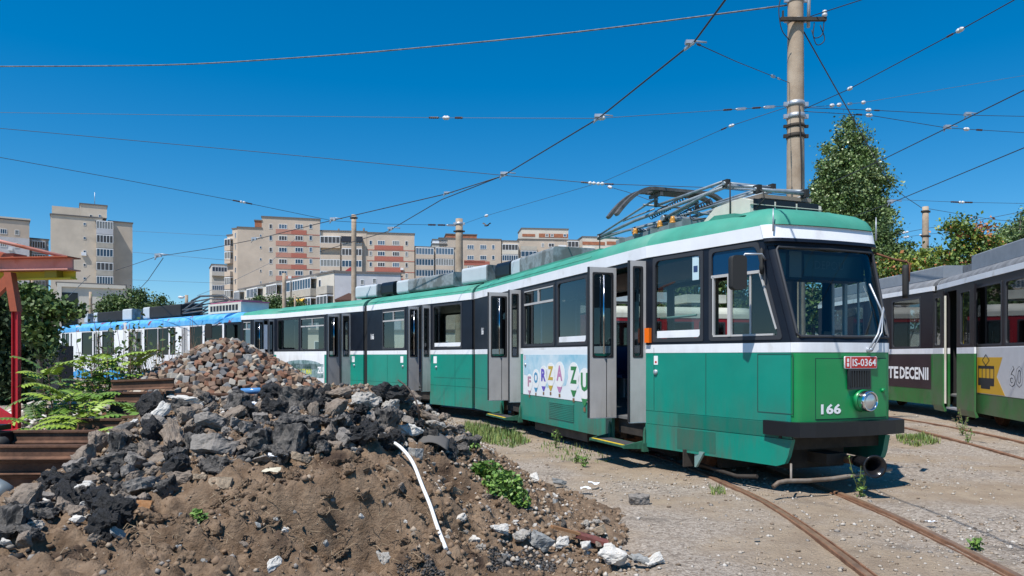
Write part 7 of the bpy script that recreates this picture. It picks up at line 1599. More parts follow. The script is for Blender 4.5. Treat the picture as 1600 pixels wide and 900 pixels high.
mass(R_, f, f.upx(815), f.upx(888), zrow(f, 800, 374)+.3, zrow(f, 830, 357.5), 8, 'plast_l', 'roof_storey')
g = MB(); g.fbox(f, f.upx(842), f.upx(887.5), zrow(f, 850, 371), zrow(f, 850, 365), 0, .08); g.build('brick_band', M['brick'], R_); g = MB(); g.fbox(f, f.upx(816), f.upx(836), zrow(f, 850, 370), zrow(f, 850, 366), 0, .08); g.build('brick_band', M['brick'], R_)
for a in (852, 860, 880): bwin(R_, f, f.upx(a), f.upx(a+5), zrow(f, a, 370.3), zrow(f, a, 365.6), 0, .08)
for k in range(4):
    y = 387+16.5*k; balcony(R_, f, f.upx(784), f.upx(809), zrow(f, 800, y+10), 2.8, True, .9, 'plast', 6); balcony(R_, f, f.upx(813), f.upx(838), zrow(f, 820, y+4), 2.8, k > 0, 1.3, 'parap', 5)
    for a, b in ((846, 850), (857, 866)): bwin(R_, f, f.upx(a), f.upx(b), zrow(f, a, y-1), zrow(f, a, y-7), 1)
    balcony(R_, f, f.upx(872), f.upx(884), zrow(f, 880, y+2), 2.8, False, 1.1, 'winf', 3); balcony(R_, f, f.upx(886), f.upx(903), zrow(f, 880, y+5), 2.8, True, 1.1, 'winf', 4)
R_ = bld('beige block with an orange brick roof room, partly behind the green tram roof', (X_at(940, 206), 206, 0)); f = F2(905, 208, 985, 210); mass(R_, f, 0, f.upx(985), 0, zrow(f, 940, 392), 12, 'plast'); mass(R_, f, f.upx(910), f.upx(973), zrow(f, 940, 392)+.3, zrow(f, 940, 371), 8, 'plast_l', 'roof_storey')
g = MB(); g.fbox(f, f.upx(910), f.upx(945), zrow(f, 940, 383), zrow(f, 940, 378), 0, .08); g.build('brick_band', M['brick'], R_); g = MB(); g.fbox(f, f.upx(948), f.upx(972), zrow(f, 940, 382), zrow(f, 940, 377), 0, .08); g.build('brick_band', M['brick'], R_)
for k in range(3): balcony(R_, f, f.upx(905), f.upx(928), zrow(f, 920, 402+16*k), 2.8, True, .9, 'plast', 5)
# a pale workshop wall far behind the yard, seen under and between the trams
R_ = bld('long low pale depot shed far behind the trams', (0, 75, 0), 'depot_shed'); f = Fr((-24, 82, 0), (1, -.05, 0)); mass(R_, f, 0, 75, 0, 4.2, 12, 'plast_l')
for k in range(12): bwin(R_, f, 2+6*k, 5+6*k, 1.4, 3.2, 3)

# ================================================================ poles and lamps
M['conc'] = mat('old concrete pole', (0.30, 0.225, 0.16), 0.92, c2=(0.45, 0.36, 0.27), vscale=2.5, bump=0.3, bscale=25, c3=(0.33, 0.20, 0.11), c3scale=1.6, c3lo=.62, c3hi=.68)
def pole(px, Z_, ytop, r0, r1, label, bands=(), zb=0.0, cat='pole', name='concrete_pole', group=None):
    b = Vector((X_at(px, Z_), Z_, 0)); H_ = HC-(ytop-Y0)/F*Z_; t = empty(name, b, label, cat, group); g = MB(); n = 10
    g.tube([b+Vector((0, 0, H_*k/n)) for k in range(n+1)], [r0+(r1-r0)*k/n for k in range(n+1)], 20); g.build('shaft', M['conc'], t)
    for z, h, m in bands:
        g = MB(); rz = r0+(r1-r0)*z/H_+.012; g.tube([b+Vector((0, 0, z-h/2)), b+Vector((0, 0, z+h/2))], rz, 20, 0); g.box(b+Vector((rz+.03, -.02, z)), (.08, .05, h*.8)); g.box(b+Vector((-rz-.03, -.02, z)), (.08, .05, h*.8)); g.build('clamp_band', M[m], t)
    return t, b, H_
pt, pb, pH = pole(1243, 15.0, -95, .205, .145, 'tall tapered concrete catenary pole with street lamp, right of the pantograph', [(6.67, .10, 'steel'), (6.42, .10, 'steel'), (6.22, .07, 'under'), (6.02, .09, 'under'), (8.78, .08, 'steel'), (8.36, .06, 'steel')])
g = MB(); g.box(pb+Vector((.08, -.20, 8.32)), (.92, .07, .07)); g.box(pb+Vector((-.33, -.20, 8.42)), (.03, .03, .14)); g.build('cross_arm', M['under'], pt)
g = MB(); g.lathe(pb+Vector((.50, -.22, 8.35)), (0, 0, 1), [(0, .02), (.03, .05), (.06, .05), (.08, .03), (.10, .05), (.13, .04), (.15, 0)], 10); g.build('insulator', M['porc'], pt)
g = MB(); g.tube([pb+Vector((.22, -.1, 8.2)), pb+Vector((.24, -.1, 8.9)), pb+Vector((.34, -.12, 9.05)), pb+Vector((.62, -.2, 9.08)), pb+Vector((.85, -.25, 9.05))], .035, 8); la = g.build('lamp_arm', M['steel'], pt)
g = MB(); c = pb+Vector((1.15, -.3, 8.98)); g.lathe(c-Vector((.35, 0, 0)), (1, -.1, 0), [(0, .02), (.04, .06), (.2, .11), (.5, .12), (.65, .08), (.70, 0)], 14); g.build('lamp_head', M['cream'], la)
for k, pts in enumerate(([(-.35, -.2, 8.85), (-.42, -.22, 8.5), (-.36, -.22, 8.1), (-.2, -.2, 7.9)], [(.30, -.2, 8.25), (.28, -.22, 7.95), (.45, -.22, 8.0), (.5, -.2, 8.3)], [(.25, -.2, 8.1), (.34, -.22, 7.8), (.5, -.22, 7.9), (.42, -.2, 8.2)], [(0.0, -.20, 6.6), (.03, -.24, 5.0), (-.02, -.25, 3.0), (0, -.26, 1.0)])):
    g = MB(); g.tube(catmull([pb+Vector(q) for q in pts], 5), .010 if k < 3 else .014, 5); g.build('loose_cable', M['blackmatte'], pt)
pole(553, 43, 335.5, .17, .14, 'slim concrete pole rising in front of the long beige block', [(9.6, .12, 'under')])
t717, b717, H717 = pole(717.5, 29, 342, .165, .14, 'thick concrete pole behind the second roof joint of the green tram', [(6.75, .12, 'steel'), (6.45, .08, 'under')])
t1446, b1446, H1446 = pole(1446, 36, 323, .18, .14, 'concrete pole with wires left of the sumac tree', [(8.6, .12, 'under'), (7.4, .1, 'under'), (6.0, .12, 'under')])
pole(444, 60, 427, .17, .15, 'short concrete pole in front of the low cream block'); pole(141.5, 60, 456, .14, .12, 'thin grey pole in front of the hall wall')
pole(461, 66, 462, .1, .09, 'smallest pole stub beside the yellow awning')
def street_lamp(px, Z_, ytop, hx, hy, label):
    t, b, H_ = pole(px, Z_, ytop, .13, .10, label, cat='street lamp', name='street_lamp'); q = P(hx, hy, Z_); g = MB(); g.tube([b+Vector((0, 0, H_-.3)), b.lerp(q, .5)+Vector((0, 0, 0))*0 if False else Vector((b.x, b.y, H_-.05)), q], .05, 6); g.build('lamp_arm', M['steel'], t)
    g = MB(); d = 1 if hx > px else -1; g.lathe(q-Vector((d*.2, 0, 0)), (d, 0, .1), [(0, .02), (.05, .07), (.22, .10), (.36, .08), (.42, 0)], 12); g.build('lamp_head', M['porc'], t)
street_lamp(51, 52, 432, 64, 433.5, 'street lamp in front of the block at the left edge'); street_lamp(291.5, 50, 461, 283, 465, 'small street lamp left of the blue tram pantograph')

# ================================================================ overhead wires
M['wire'] = mat('dark wire', (0.03, 0.03, 0.035), 0.6); M['wire2'] = mat('grey blue thin wire', (0.10, 0.13, 0.17), 0.6); M['cable'] = mat('twisted cable', (0.05, 0.05, 0.055), .6, c2=(.22, .22, .22), vscale=9)
def wpath(pts, n=8, straight=True): q = [P(*p) for p in pts]; return q if straight else catmull(q, n)
def ins_at(parent, a, b, f_, kind='w', s=1.0):
    """strain insulator between a and b at fraction f_"""
    c = a.lerp(b, f_); d = (b-a).normalized(); g = MB(); s = s*.8
    if kind == 'w':      # white porcelain double bell
        g.lathe(c-d*.12*s, d, [(0, .01*s), (.02*s, .035*s), (.08*s, .055*s), (.10*s, .022*s), (.14*s, .022*s), (.16*s, .055*s), (.22*s, .035*s), (.24*s, .01*s)], 12); g.build('insulator', M['porc'], parent)
    elif kind == 'b':    # brown ribbed
        g.lathe(c-d*.16*s, d, [(0, .015*s)]+[(.02*s+.03*s*k, (.034 if k % 2 else .02)*s) for k in range(10)]+[(.32*s, .015*s)], 10); g.build('insulator', mat('brown porcelain', (0.06, 0.03, 0.02), .35), parent)
    elif kind == 't':    # turnbuckle
        n_ = d.cross(Vector((0, 0, 1))).normalized(); g.tube([c-d*.2*s, c+d*.2*s], .022*s, 6); g.box(c, (.30*s, .05*s, .07*s), axes=(d, n_, d.cross(n_))); g.build('turnbuckle', M['steel'], parent)
    elif kind == 'h':    # hanger clamp with a lever arm
        n_ = d.cross(Vector((0, 0, 1))).normalized(); g.box(c, (.34*s, .03*s, .05*s), axes=(d, n_, d.cross(n_))); g.box(c+Vector((0, 0, .05*s)), (.16*s, .10*s, .06*s)); g.tube([c+Vector((-.1*s, 0, -.1*s)), c+Vector((.02*s, 0, .08*s)), c+Vector((.3*s, 0, .05*s))], .016*s, 5); g.build('wire_clamp', M['steel'], parent)
def wire(pts, label, r=0.010, m='wire', ins=(), straight=True, group=None, name='overhead_wire', cat='wire', seg=5, sag=0.0):
    q = wpath(pts, 8, straight)
    q0 = list(q)
    for e_, (i0, i1) in ((0, (0, 1)), (len(pts)-1, (-1, -2))):
        if pts[e_][0] > 1640 or pts[e_][0] < -40 or pts[e_][1] < -40:
            ext = q[i0]+(q[i0]-q[i1]).normalized()*14
            q = [ext]+q if i0 == 0 else q+[ext]
    if sag and len(q) == 2: q = [q[0].lerp(q[1], k/10)-Vector((0, 0, sag*4*(k/10)*(1-k/10))) for k in range(11)]
    g = MB(); r = r*.78; g.tube(q, r, seg); o = g.build(name, M[m]); tag(o, label, cat, group)
    ends = [P(*p) for p in pts]
    for f_, kd, *s in ins:
        # locate by photo x along the path
        q = q0
        for i in range(len(q)-1):
            xa = 800+F*q[i].x/q[i].y; xb = 800+F*q[i+1].x/q[i+1].y
            if min(xa, xb) <= f_ <= max(xa, xb) and abs(xb-xa) > 1e-6:
                k = (f_-800)/F; t_ = (k*q[i].y-q[i].x)/((q[i+1].x-q[i].x)-k*(q[i+1].y-q[i].y)); ins_at(o, q[i], q[i+1], t_, kd, s[0] if s else 1.0); break
    return o
WLOC_ = WLOC
wire([(1230, 8, 15), (900, 50, 16.6), (640, 76, 18), (480, 89, 18.7), (300, 100, 19.3), (150, 103, 19.8), (-60, 104, 20.5)], 'thick twisted black cable running left from the top of the tall pole', .022, 'cable', straight=False, ins=[(1205, 'b', .7)])
wire([(1190, -100, 6.9), (1133, 0, 8.2), (1085, 65, 9.4), (935, 185, 12.2), (787, 274, 16.2), (690, 312, 19.5), (605, 362, 23.5), (500, 393, 28)], 'contact wire sweeping down from the top centre over the green tram', .016, ins=[(1078, 'h', .9), (935, 'h', 1), (787, 'h', 1.1), (610, 'h', 1.3)])
wire([(787, 274.4, 16.25), (697, 303, 18.2), (495, 350, 23), (400, 374, 26.5), (330, 388, 29), (245, 401, 31), (180, 423, 36)], 'branching contact wire running left from the green tram toward the tower', .016, ins=[(697, 'h', .8), (520, 'h', 1.2), (397, 'h', 1.3), (247, 'h', 1.8)])
wire([(1234, 165, 15), (1100, 174, 14.4), (935, 185, 12.4), (690, 184, 15), (300, 180, 17), (-60, 175, 18.5)], 'thin span wire level across the sky left of the tall pole', .007, 'wire2', ins=[(1202, 't', .9), (1182, 'b', .8), (1158, 't', .8), (1137, 'b', .8), (940, 'w', .9), (717, 'b', .9), (697, 'w', 1), (678, 'b', .9)])
wire([(1232, 305, 15), (1110, 293, 15.4), (935, 287, 15.8), (787, 274, 16.2), (400, 237, 17.5), (-60, 195, 19)], 'span wire crossing the sky from the left edge to behind the pantograph', .009, ins=[(952, 'b', .8), (938, 'w', .9), (925, 'w', .9), (915, 'b', .8)])
wire([(712, 352, 29), (600, 350, 27), (520, 345, 26), (380, 316, 23), (200, 282, 21), (-60, 235, 19)], 'lowest long wire descending from the left edge to the thick pole', .010, ins=[(705, 't', 1.4), (690, 'b', 1.4), (675, 'b', 1.4), (370, 'b', 1), (379, 'w', 1), (389, 'b', 1)])
wire([(1234, 166, 15), (1138, 198, 16.4), (945, 283, 21), (760, 337, 27), (724, 350, 29)], 'diagonal wire from the tall pole down to the thick pole', .008, ins=[(1143, 'w', .8), (1131, 'b', .7), (760, 'w', 1.2)])
wire([(948, 291, 19), (980, 300, 18), (1035, 320, 16)], 'short wire descending behind the raised pantograph horn', .009, ins=[(953, 'w', 1)])
wire([(1088, 68, 9.6), (1150, 96, 12), (1235, 130, 15)], 'short pull-off wire from the contact wire to the tall pole', .008, ins=[(1092, 'b', .6), (1208, 't', .8), (1217, 't', .6)])
wire([(1253, 168, 15), (1300, 165, 16), (1350, 160, 18), (1660, 108, 22)], 'faint wire rising right from the tall pole', .007, 'wire2', ins=[(1300, 'w', 1), (1311, 'w', 1), (1328, 't', 1), (1349, 'w', 1)])
wire([(1253, 168, 15), (1360, 172, 16), (1510, 180, 17.5), (1660, 183, 19)], 'upper of two level wires right of the tall pole', .009, ins=[(1357, 'w', .9), (1370, 'b', .7), (1512, 'h', 1)])
wire([(1253, 174, 15), (1358, 180, 16), (1480, 200, 17), (1660, 211, 19)], 'lower of two level wires right of the tall pole', .009, ins=[(1358, 'w', 1), (1342, 'b', .8), (1510, 'w', 1), (1530, 'b', .9), (1480, 'h', 1)])
wire([(1253, 172, 15), (1325, 140, 13.5), (1500, 47, 10.5), (1660, -42, 9)], 'wire climbing steeply to the upper right corner', .010, ins=[(1328, 'w', .8), (1500, 'w', .8), (1484, 'b', .6)])
wire([(1660, 108, 13), (1600, 141, 14), (1480, 200, 16.8), (1380, 249, 20), (1300, 285, 24)], 'contact wire passing in front of the poplar from the right edge', .016)
wire([(1660, 203, 17), (1600, 231, 18.5), (1400, 314, 26), (1330, 340, 31)], 'contact wire low on the right falling behind the poplar', .018, ins=[(1392, 'h', 1.6)])
wire([(1256, 50, 15), (1330, 180, 20), (1395, 290, 30), (1440, 325, 36)], 'black cable dropping from the tall pole top to the pole by the sumac tree', .018, straight=False)
wire([(1262, 27, 15), (1345, 0, 13.6), (1480, -45, 12)], 'short wire leaving the cross arm to the top right', .012)
wire([(1380, 311, 30), (1500, 316, 30), (1660, 319, 30)], 'level thin wire between the poplar and the right edge', .010, ins=[(1492, 'b', 1.4), (1502, 'w', 1.4), (1513, 'b', 1.4)])
wire([(1450, 326, 36), (1550, 343, 34), (1660, 352, 33)], 'wire going right from the top of the pole by the sumac tree', .014)
wire([(1660, 322, 34), (1600, 330, 34), (1500, 350, 35), (1446, 357, 36), (1400, 366, 37)], 'wire crossing the pole by the sumac tree at mid height', .014, ins=[(1415, 'w', 1.5)])
wire([(1660, 350, 36), (1560, 358, 36), (1446, 366, 36), (1405, 372, 37)], 'lower wire crossing the pole by the sumac tree', .012, ins=[(1416, 'w', 1.5), (1440, 'w', 1.2)])
wire([(207, 361, 120), (360, 369, 120)], 'distant thin wire between the tower and the long block, upper', .03, 'wire2'); wire([(207, 394, 110), (360, 407, 110)], 'distant thin wire between the tower and the long block, middle', .03, 'wire2'); wire([(200, 437, 90), (360, 443, 90)], 'distant thin wire between the tower and the long block, lower', .022, 'wire2')
wire([(255, 403, 31), (231, 438, 36), (215, 455, 40)], 'wire slanting down to the left of the open sky gap', .02)
wire([(122, 448, 60), (141, 430, 62), (100, 470, 60)], 'kinked thin wire in front of the hall', .025, 'wire2')
wire([(308, 462, 60), (352, 445, 64), (420, 412, 70), (465, 370, 75)], 'thin wire rising right in front of the long beige block', .02, 'wire2')
# bird
bq = P(760, 353, 60); g = MB(); g.lathe(bq-Vector((.2, 0, 0)), (1, 0, .15), [(0, 0), (.08, .05), (.22, .08), (.36, .05), (.42, 0)], 8)
g.add([bq+Vector((-.05, 0, .04)), bq+Vector((.08, 0, .04)), bq+Vector((-.22, .1, .30)), bq+Vector((-.35, .1, .22))], [(0, 1, 2, 3)]); g.add([bq+Vector((.0, 0, .04)), bq+Vector((.12, 0, .04)), bq+Vector((.40, -.1, .20)), bq+Vector((.30, -.1, .26))], [(0, 1, 2, 3)])
tag(g.build('bird', M['black']), 'small black bird in flight right of the thick concrete pole', 'bird')
# ================================================================ stacked old rails on the left
OLDR = mat('dark rust', (0.065, 0.032, 0.02), 0.9, c2=(0.17, 0.085, 0.05), vscale=6, bump=0.35, bscale=50)
def rail_bar(x0, x1, Y_, z, label, tilt=0.0, yaw=0.0, mirror_=False):
    prof = [(-.065, 0), (.065, 0), (.065, .012), (.012, .03), (.010, .115), (.034, .125), (.034, .150), (-.034, .150), (-.034, .125), (-.010, .115), (-.012, .03), (-.065, .012)]
    O = Vector((x0, Y_, z)); U = Vector((x1-x0, yaw, tilt)).normalized(); fr = Fr(O, Vector((-U.y, U.x, 0)), (0, 0, 1), U); g = MB(); g.prism(fr, prof, 0, (x1-x0))
    return tag(g.build('old_rail', OLDR), label, 'rail', 'old rails stacked on the left')
RB = [(-6.2, -3.75, 7.75, .46, 'front rail on top of the stack, nearest the camera', .0), (-5.9, -4.1, 7.80, .29, 'second rail down at the front of the stack', .01), (-5.6, -4.0, 7.82, .13, 'third rail down at the front of the stack, right part', 0), (-6.6, -4.6, 7.84, .0, 'lowest rail on the ground at the front of the stack', 0),
      (-6.3, -4.1, 8.25, .30, 'rail just behind the nearest one, half in shade', 0), (-5.9, -3.9, 8.7, .52, 'long rail in the middle of the stack under the saplings', .0), (-5.95, -4.2, 8.72, .36, 'rail lying below the long middle rail', .0), (-5.4, -4.3, 9.15, .62, 'shorter rail with a channel shaped end behind the middle rail', .0),
      (-5.6, -4.9, 9.3, .50, 'dark rail stub at the back left of the stack', 0), (-4.55, -3.75, 8.6, .70, 'short rail piece with bright orange rust on its top edge', 0), (-4.3, -3.6, 9.4, .92, 'short high rail behind the orange rusted piece', .0), (-5.6, -4.75, 10.3, 1.06, 'rail on the highest layer beside the foot of the cobblestone heap', .03), (-5.5, -4.85, 10.2, .90, 'short rail under the highest one beside the cobblestone heap', 0)]
for x0, x1, Y_, z, lab, ti in RB: rail_bar(x0, x1, Y_, z, 'rusty '+lab, ti, 0.05)
g = MB()
for x, y, z0, z1 in ((-5.3, 7.95, .0, .12), (-4.5, 8.1, 0, .29), (-5.5, 8.7, 0, .35), (-4.6, 9.1, 0, .6), (-4.1, 8.7, .1, .68), (-3.9, 9.4, .2, .9), (-3.5, 10.3, .3, 1.0)): pass
def sleeper(c, s, rz, lab): g = MB(); g.box(c, s, rz); tag(g.build('old_sleeper', mat('dark old timber', (0.045, 0.032, 0.024), .95, var=.4, vscale=6, bump=.5)), lab, 'sleeper')
sleeper((-4.9, 8.5, .11), (.24, 2.0, .22), .05, 'dark timber under the rail stack near the red post'); sleeper((-4.2, 8.9, .25), (.26, 2.0, .5), -.05, 'dark timber block under the rails beside the heap'); sleeper((-5.2, 10.3, .45), (.6, .5, .9), .1, 'dark packing under the highest rails'); sleeper((-5.0, 9.2, .24), (1.1, .24, .48), .0, 'dark timber lying along the back rails')
# earth bank carrying the saplings and the pale stone heap behind
def mound(cx, cy, rx, ry, h, name, m, lab, cat, seed=0, kind=None):
    g = MB(); n = 26; vs = []
    for j in range(n+1):
        for i in range(n+1):
            a, b = -1+2*i/n, -1+2*j/n; r_ = min(1, a*a+b*b); z = h*(1-r_)**1.2*(1+.35*noise.noise(Vector((a*2+seed, b*2, 1))))+.05*noise.noise(Vector((a*7, b*7, seed))); vs.append((cx+a*rx, cy+b*ry, z-.06))
    g.add(vs, [(j*(n+1)+i, j*(n+1)+i+1, (j+1)*(n+1)+i+1, (j+1)*(n+1)+i) for j in range(n) for i in range(n)], 0, True); return tag(g.build(name, m), lab, cat, None, kind)
mound(-5.4, 11.2, 2.4, 2.0, .75, 'soil_bank', SOIL, 'low brown soil bank with saplings behind the rail stack', 'soil bank', 3)
mound(-8.3, 14.6, 2.6, 1.6, .75, 'stone_bank', mat('stony grit', (0.30, 0.255, 0.21), .95, var=.3, vscale=12, bump=.6, bscale=20), 'grey grit bank of pale stones below the blue tram tail', 'grit bank', 6)
rs = np.random.RandomState(4); n = 1100; a = rs.rand(n)*2-1; b = rs.rand(n)*1.6-1.1; k = a*a+b*b < .95; a, b = a[k], b[k]; zz = .75*np.maximum(0, 1-a*a-b*b)**1.2; stones_mesh('pale_stones', np.c_[-8.3+a*2.6, 14.6+b*1.6, zz], .10+.18*rs.rand(len(a))**2, [SM[0], SM[3], SM[1], mat('stone white', (.6, .57, .52), .9)], 8, flat=.8)['kind'] = 'stuff'
# red gantry: post, brace, foot, beams
Zg = 12.4
t = empty('gantry_crane', (X_at(25, Zg), Zg, 0), 'red steel gantry post with orange brace and pink beam reaching in from the left edge', 'gantry'); M['gred'] = mat('gantry red paint', (0.42, 0.012, 0.02), .5, var=.15, vscale=5, c3=(.2, .03, .02), c3scale=3, c3lo=.6, c3hi=.7); M['gor'] = mat('gantry orange paint', (0.33, 0.075, 0.03), .6, var=.2, vscale=4); M['gpk'] = mat('faded pink beam paint', (0.56, 0.25, 0.20), .7, var=.12, vscale=3, c3=(.42, .10, .04), c3scale=2.5, c3lo=.55, c3hi=.7); M['gye'] = mat('yellow beam paint', (0.62, 0.50, 0.03), .6, var=.1)
def gp(px, py, dy=0): return P(px, py, Zg+dy)
g = MB(); g.box((X_at(25.5, Zg), Zg, (HC-(560-Y0)/F*Zg)/1), (.12, .14, .1)) if False else None
x = X_at(25.5, Zg); zt_ = gp(0, 487).z; g.box((x-.045, Zg, zt_/2), (.015, .09, zt_)); g.box((x+.045, Zg, zt_/2), (.015, .09, zt_)); g.box((x, Zg, zt_/2), (.075, .015, zt_)); g.build('post', M['gred'], t)
g = MB(); g.prism(Fr((0, Zg, 0), (1, 0, 0)), [(gp(10, 0).x, gp(0, 426).z), (gp(21, 0).x, gp(0, 426).z), (gp(31, 0).x, zt_+.001), (gp(20, 0).x, zt_+.001)], -.07, .07); g.build('post_head', M['gor'], t)
g = MB(); g.prism(Fr((0, Zg, 0), (1, 0, 0)), [(gp(-30, 0).x, gp(0, 470).z), (gp(-30, 0).x, gp(0, 490).z), (gp(16, 0).x, gp(0, 445).z), (gp(10, 0).x, gp(0, 430).z)], -.05, .05); g.build('brace', M['gor'], t)
g = MB(); g.prism(Fr((0, Zg, 0), (1, 0, 0)), [(gp(20, 0).x, gp(0, 650).z), (gp(20, 0).x, gp(0, 688).z), (gp(-30, 0).x, gp(0, 680).z), (gp(-30, 0).x, gp(0, 620).z)], -.04, .04); g.box((x, Zg, .03), (.5, .4, .06)); g.box((x, Zg, .18), (.2, .2, .3)); g.build('foot', M['gred'], t)
za, zb_ = gp(0, 401).z, gp(0, 424).z
g = MB()
d = Vector((1, -.12, 0)).normalized(); O = Vector((gp(-80, 0).x, Zg+.3, 0)); fr = Fr(O, d); Lg = fr.upx(116)
g.fbox(fr, 0, Lg, za-.02, za, -.16, .16, 0); g.fbox(fr, 0, Lg-.02, zb_+.04, za-.02, -.015, .015, 1); g.fbox(fr, 0, Lg, zb_+.02, zb_+.04, -.16, .16, 1); g.build('beam', [M['gor'], M['gpk']], t)
g = MB(); g.fbox(fr, 0, Lg-.06, zb_-.10, zb_+.02, -.12, -.10, 0); g.fbox(fr, 0, Lg-.05, zb_-.12, zb_-.10, -.14, .02, 0); g.fbox(fr, Lg-.5, Lg-.28, zb_-.10, zb_+.02, -.1, .06, 1); g.build('runway_beam', [M['gye'], mat('olive yellow', (.3, .24, .02), .7)], t)
g = MB(); g.tube([P(-60, 358, Zg-.2), P(0, 377, Zg), P(105, 402, Zg+.1)], .03, 6); g.build('tie_rod', M['gpk'], t)
g = MB(); g.fbox(fr, 0, fr.upx(28), za, za+.07, -.2, .1, 0); g.prism(fr, [(0, za+.07), (fr.upx(10), za+.07), (0, za+.3)], -.2, .1, 0); g.build('top_plate', M['gor'], t)
# machine and pipe end at the left edge
t = empty('machine', (X_at(8, 8.6), 8.6, 0), 'black oily machine part at the left edge in front of the red post', 'machine'); g = MB(); c = P(6, 684, 8.6)
g.box((c.x-.1, c.y, c.z), (.32, .3, .14)); g.box((c.x-.15, c.y, c.z+.12), (.30, .26, .06)); g.box((c.x-.2, c.y, c.z/2), (.2, .25, c.z)); g.build('body', M['black'], t); g = MB(); g.lathe((c.x+.06, c.y-.1, c.z-.05), (0, -1, 0), [(0, .08), (.1, .08), (.1, .04), (.14, .04), (.14, 0)], 14); g.build('flange', M['blackmatte'], t)
c = P(-2, 752, 6.9); g = MB(); g.lathe(c+Vector((-.5, .3, 0)), (.75, -.4, -.18), [(0, .11), (.55, .11), (.62, .105), (.66, .07), (.67, 0)], 20); tag(g.build('grey_cylinder', mat('dull grey green metal', (.22, .25, .25), .4, metal=.4, var=.2)), 'rounded grey metal cylinder end at the left edge below the rails', 'cylinder')
# low hedge / shed wall, its shade put into a near-black colour
g = MB(); g.bx(X_at(20, 30), X_at(92, 30), 30, 31, 0, HC+(556-540)/F*30); tag(g.build('shade_coloured_wall', mat('wall shade colour', (.02, .022, .028), .7)), 'dark low container left of the blue tram tail', 'shade-coloured wall')
# white pipe, hose, felt, plank, litter
def onheap(px, py, lift=.03): q = raycast(px, py); return q+Vector((0, 0, lift))
pp = [onheap(611, 700, .05), onheap(628, 722, .10), onheap(645, 752, .12), onheap(660, 785, .11), onheap(672, 812, .09), onheap(683, 838, .06), onheap(697, 866, .03)]
g = MB(); g.tube(catmull(pp, 6), .013, 10); g.lathe(pp[0], pp[0]-pp[1], [(0, .013), (.003, .012), (.003, .0)], 10, 0); tag(g.build('plastic_pipe', mat('white pvc pipe', (.82, .82, .80), .35)), 'long bent white plastic pipe running down the soil face', 'pipe')
hp_ = [P(622, 594, 6.5), P(634, 603, 6.45), P(647, 620, 6.4), P(654, 640, 6.35), P(655, 655, 6.4)]; g = MB(); g.tube(catmull(hp_, 5), .008, 6); tag(g.build('thin_cable', mat('rusty brown cable', (.06, .04, .03), .7)), 'thin brown cable arching over the right shoulder of the heap', 'cable')
g = MB(); q = onheap(678, 712, .10); n = 8; vs = []
for j in range(5):
    for i in range(n+1): a = i/n; vs.append(q+Vector((-.13+.26*a, -.08+.18*j/4-.04*a, .05*math.sin(a*3)+.07*(j/4)-.05*a)))
g.add(vs, [(j*(n+1)+i, j*(n+1)+i+1, (j+1)*(n+1)+i+1, (j+1)*(n+1)+i) for j in range(4) for i in range(n)], 0, True); o = g.build('roofing_felt', mat('grey roofing felt', (.10, .095, .09), .9, bump=.3)); md = o.modifiers.new('s', 'SOLIDIFY'); md.thickness = .008; tag(o, 'curled grey sheet of roofing felt overhanging a dark hollow right of the white pipe', 'roofing felt')
def plank(a, b, w_, h_, m, lab, nm='plank'): g = MB(); d = (b-a); c = (a+b)/2; s = d.cross(Vector((0, 0, 1))).normalized(); g.box(c, (d.length, w_, h_), axes=(d.normalized(), s, d.normalized().cross(s))); tag(g.build(nm, m), lab, 'plank')
plank(onheap(862, 835, .06), onheap(905, 845, .05), .06, .02, mat('orange timber', (.28, .14, .06), .8, var=.3, vscale=9), 'orange brown split plank behind the white stones'); plank(onheap(900, 842, .03), onheap(950, 856, .03), .12, .03, mat('dark red timber', (.16, .05, .04), .85, var=.4, vscale=12, bump=.3), 'dark red weathered board behind the largest white boulder')
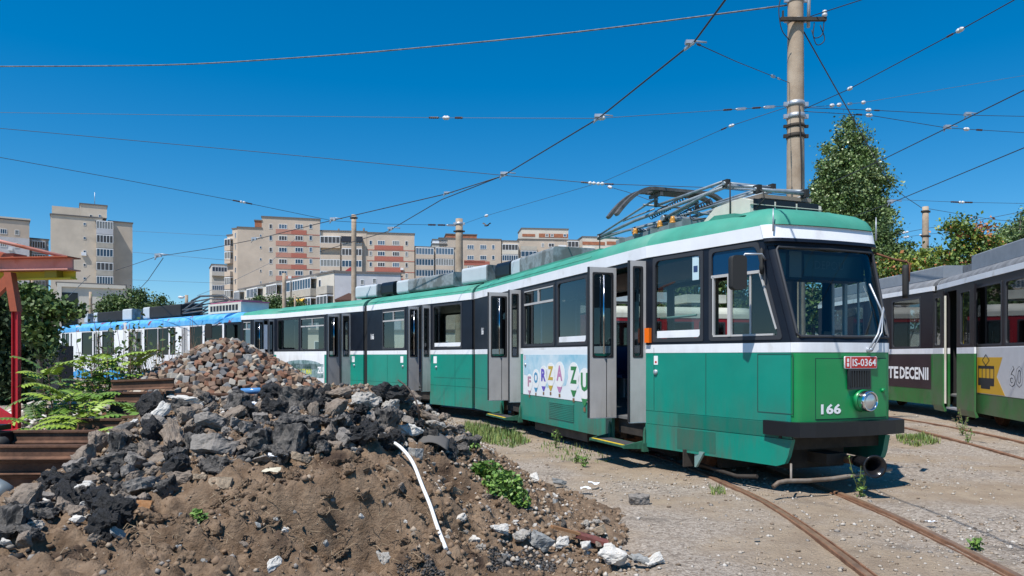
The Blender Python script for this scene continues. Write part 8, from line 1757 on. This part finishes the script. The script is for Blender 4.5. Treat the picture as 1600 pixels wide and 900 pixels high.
q = onheap(394, 622, .06); g = MB(); g.lathe(q+Vector((-.10, 0, 0)), (1, .2, .02), [(0, .0), (0, .028), (.16, .03), (.19, .012), (.21, .012), (.21, 0)], 14); tag(g.build('blue_bottle', mat('blue translucent plastic', (.10, .25, .50), .15, spec=.8)), 'crushed blue plastic bottle between slabs on top of the heap', 'bottle')
def scrap(px, py, s, m, lab, seed, nm='litter'):
    q = onheap(px, py, .02); r_ = random.Random(seed); g = MB(); n = 4; vs = [q+Vector((s*(i/n-.5), s*.7*(j/n-.5), .02+r_.uniform(-.25, .25)*s*.5)) for j in range(n+1) for i in range(n+1)]
    g.add(vs, [(j*(n+1)+i, j*(n+1)+i+1, (j+1)*(n+1)+i+1, (j+1)*(n+1)+i) for j in range(n) for i in range(n)]); o = g.build(nm, m); md = o.modifiers.new('s', 'SOLIDIFY'); md.thickness = .003; tag(o, lab, 'litter')
wm = mat('white plastic scrap', (.72, .74, .78), .6); pm = mat('yellowed paper', (.55, .50, .38), .8)
scrap(915, 768, .12, wm, 'pale bluish plastic scrap on the gravel edge, left one', 1); scrap(928, 760, .13, wm, 'white plastic scrap on the gravel edge, right one', 2); scrap(434, 722, .13, wm, 'white crumpled wrapper at the top of the soil face', 3); scrap(424, 745, .11, pm, 'yellowish crumpled strip on the soil face below the white wrapper', 4); scrap(1455, 822, .08, wm, 'small white scrap between the rails at the bottom right', 5, ); scrap(390, 638, .14, wm, 'white curved plaster sheet on top of the heap', 6)
# dead fibres and roots on the soil face (uncountable)
g = MB(); r_ = random.Random(9)
for k in range(420):
    px, py = r_.uniform(60, 760), r_.uniform(730, 885)
    if not (inpoly(px, py, face) or inpoly(px, py, foot)): continue
    q = raycast(px, py)
    if not q: continue
    a = r_.uniform(-.6, .6)+1.57; L_ = r_.uniform(.04, .16); e = q+Vector((math.cos(a)*L_*r_.choice([-1, 1]), -L_*.4, -L_*.3+.02)); m_ = q.lerp(e, .5)+Vector((r_.gauss(0, .02), 0, .035)); g.tube([q+Vector((0, 0, .015)), m_, e+Vector((0, 0, .02))], .0022, 3, r_.randrange(2), False)
tag(g.build('dead_roots', [mat('dead root', (.30, .22, .14), .9), mat('dead root dark', (.14, .09, .055), .9)]), kind='stuff')
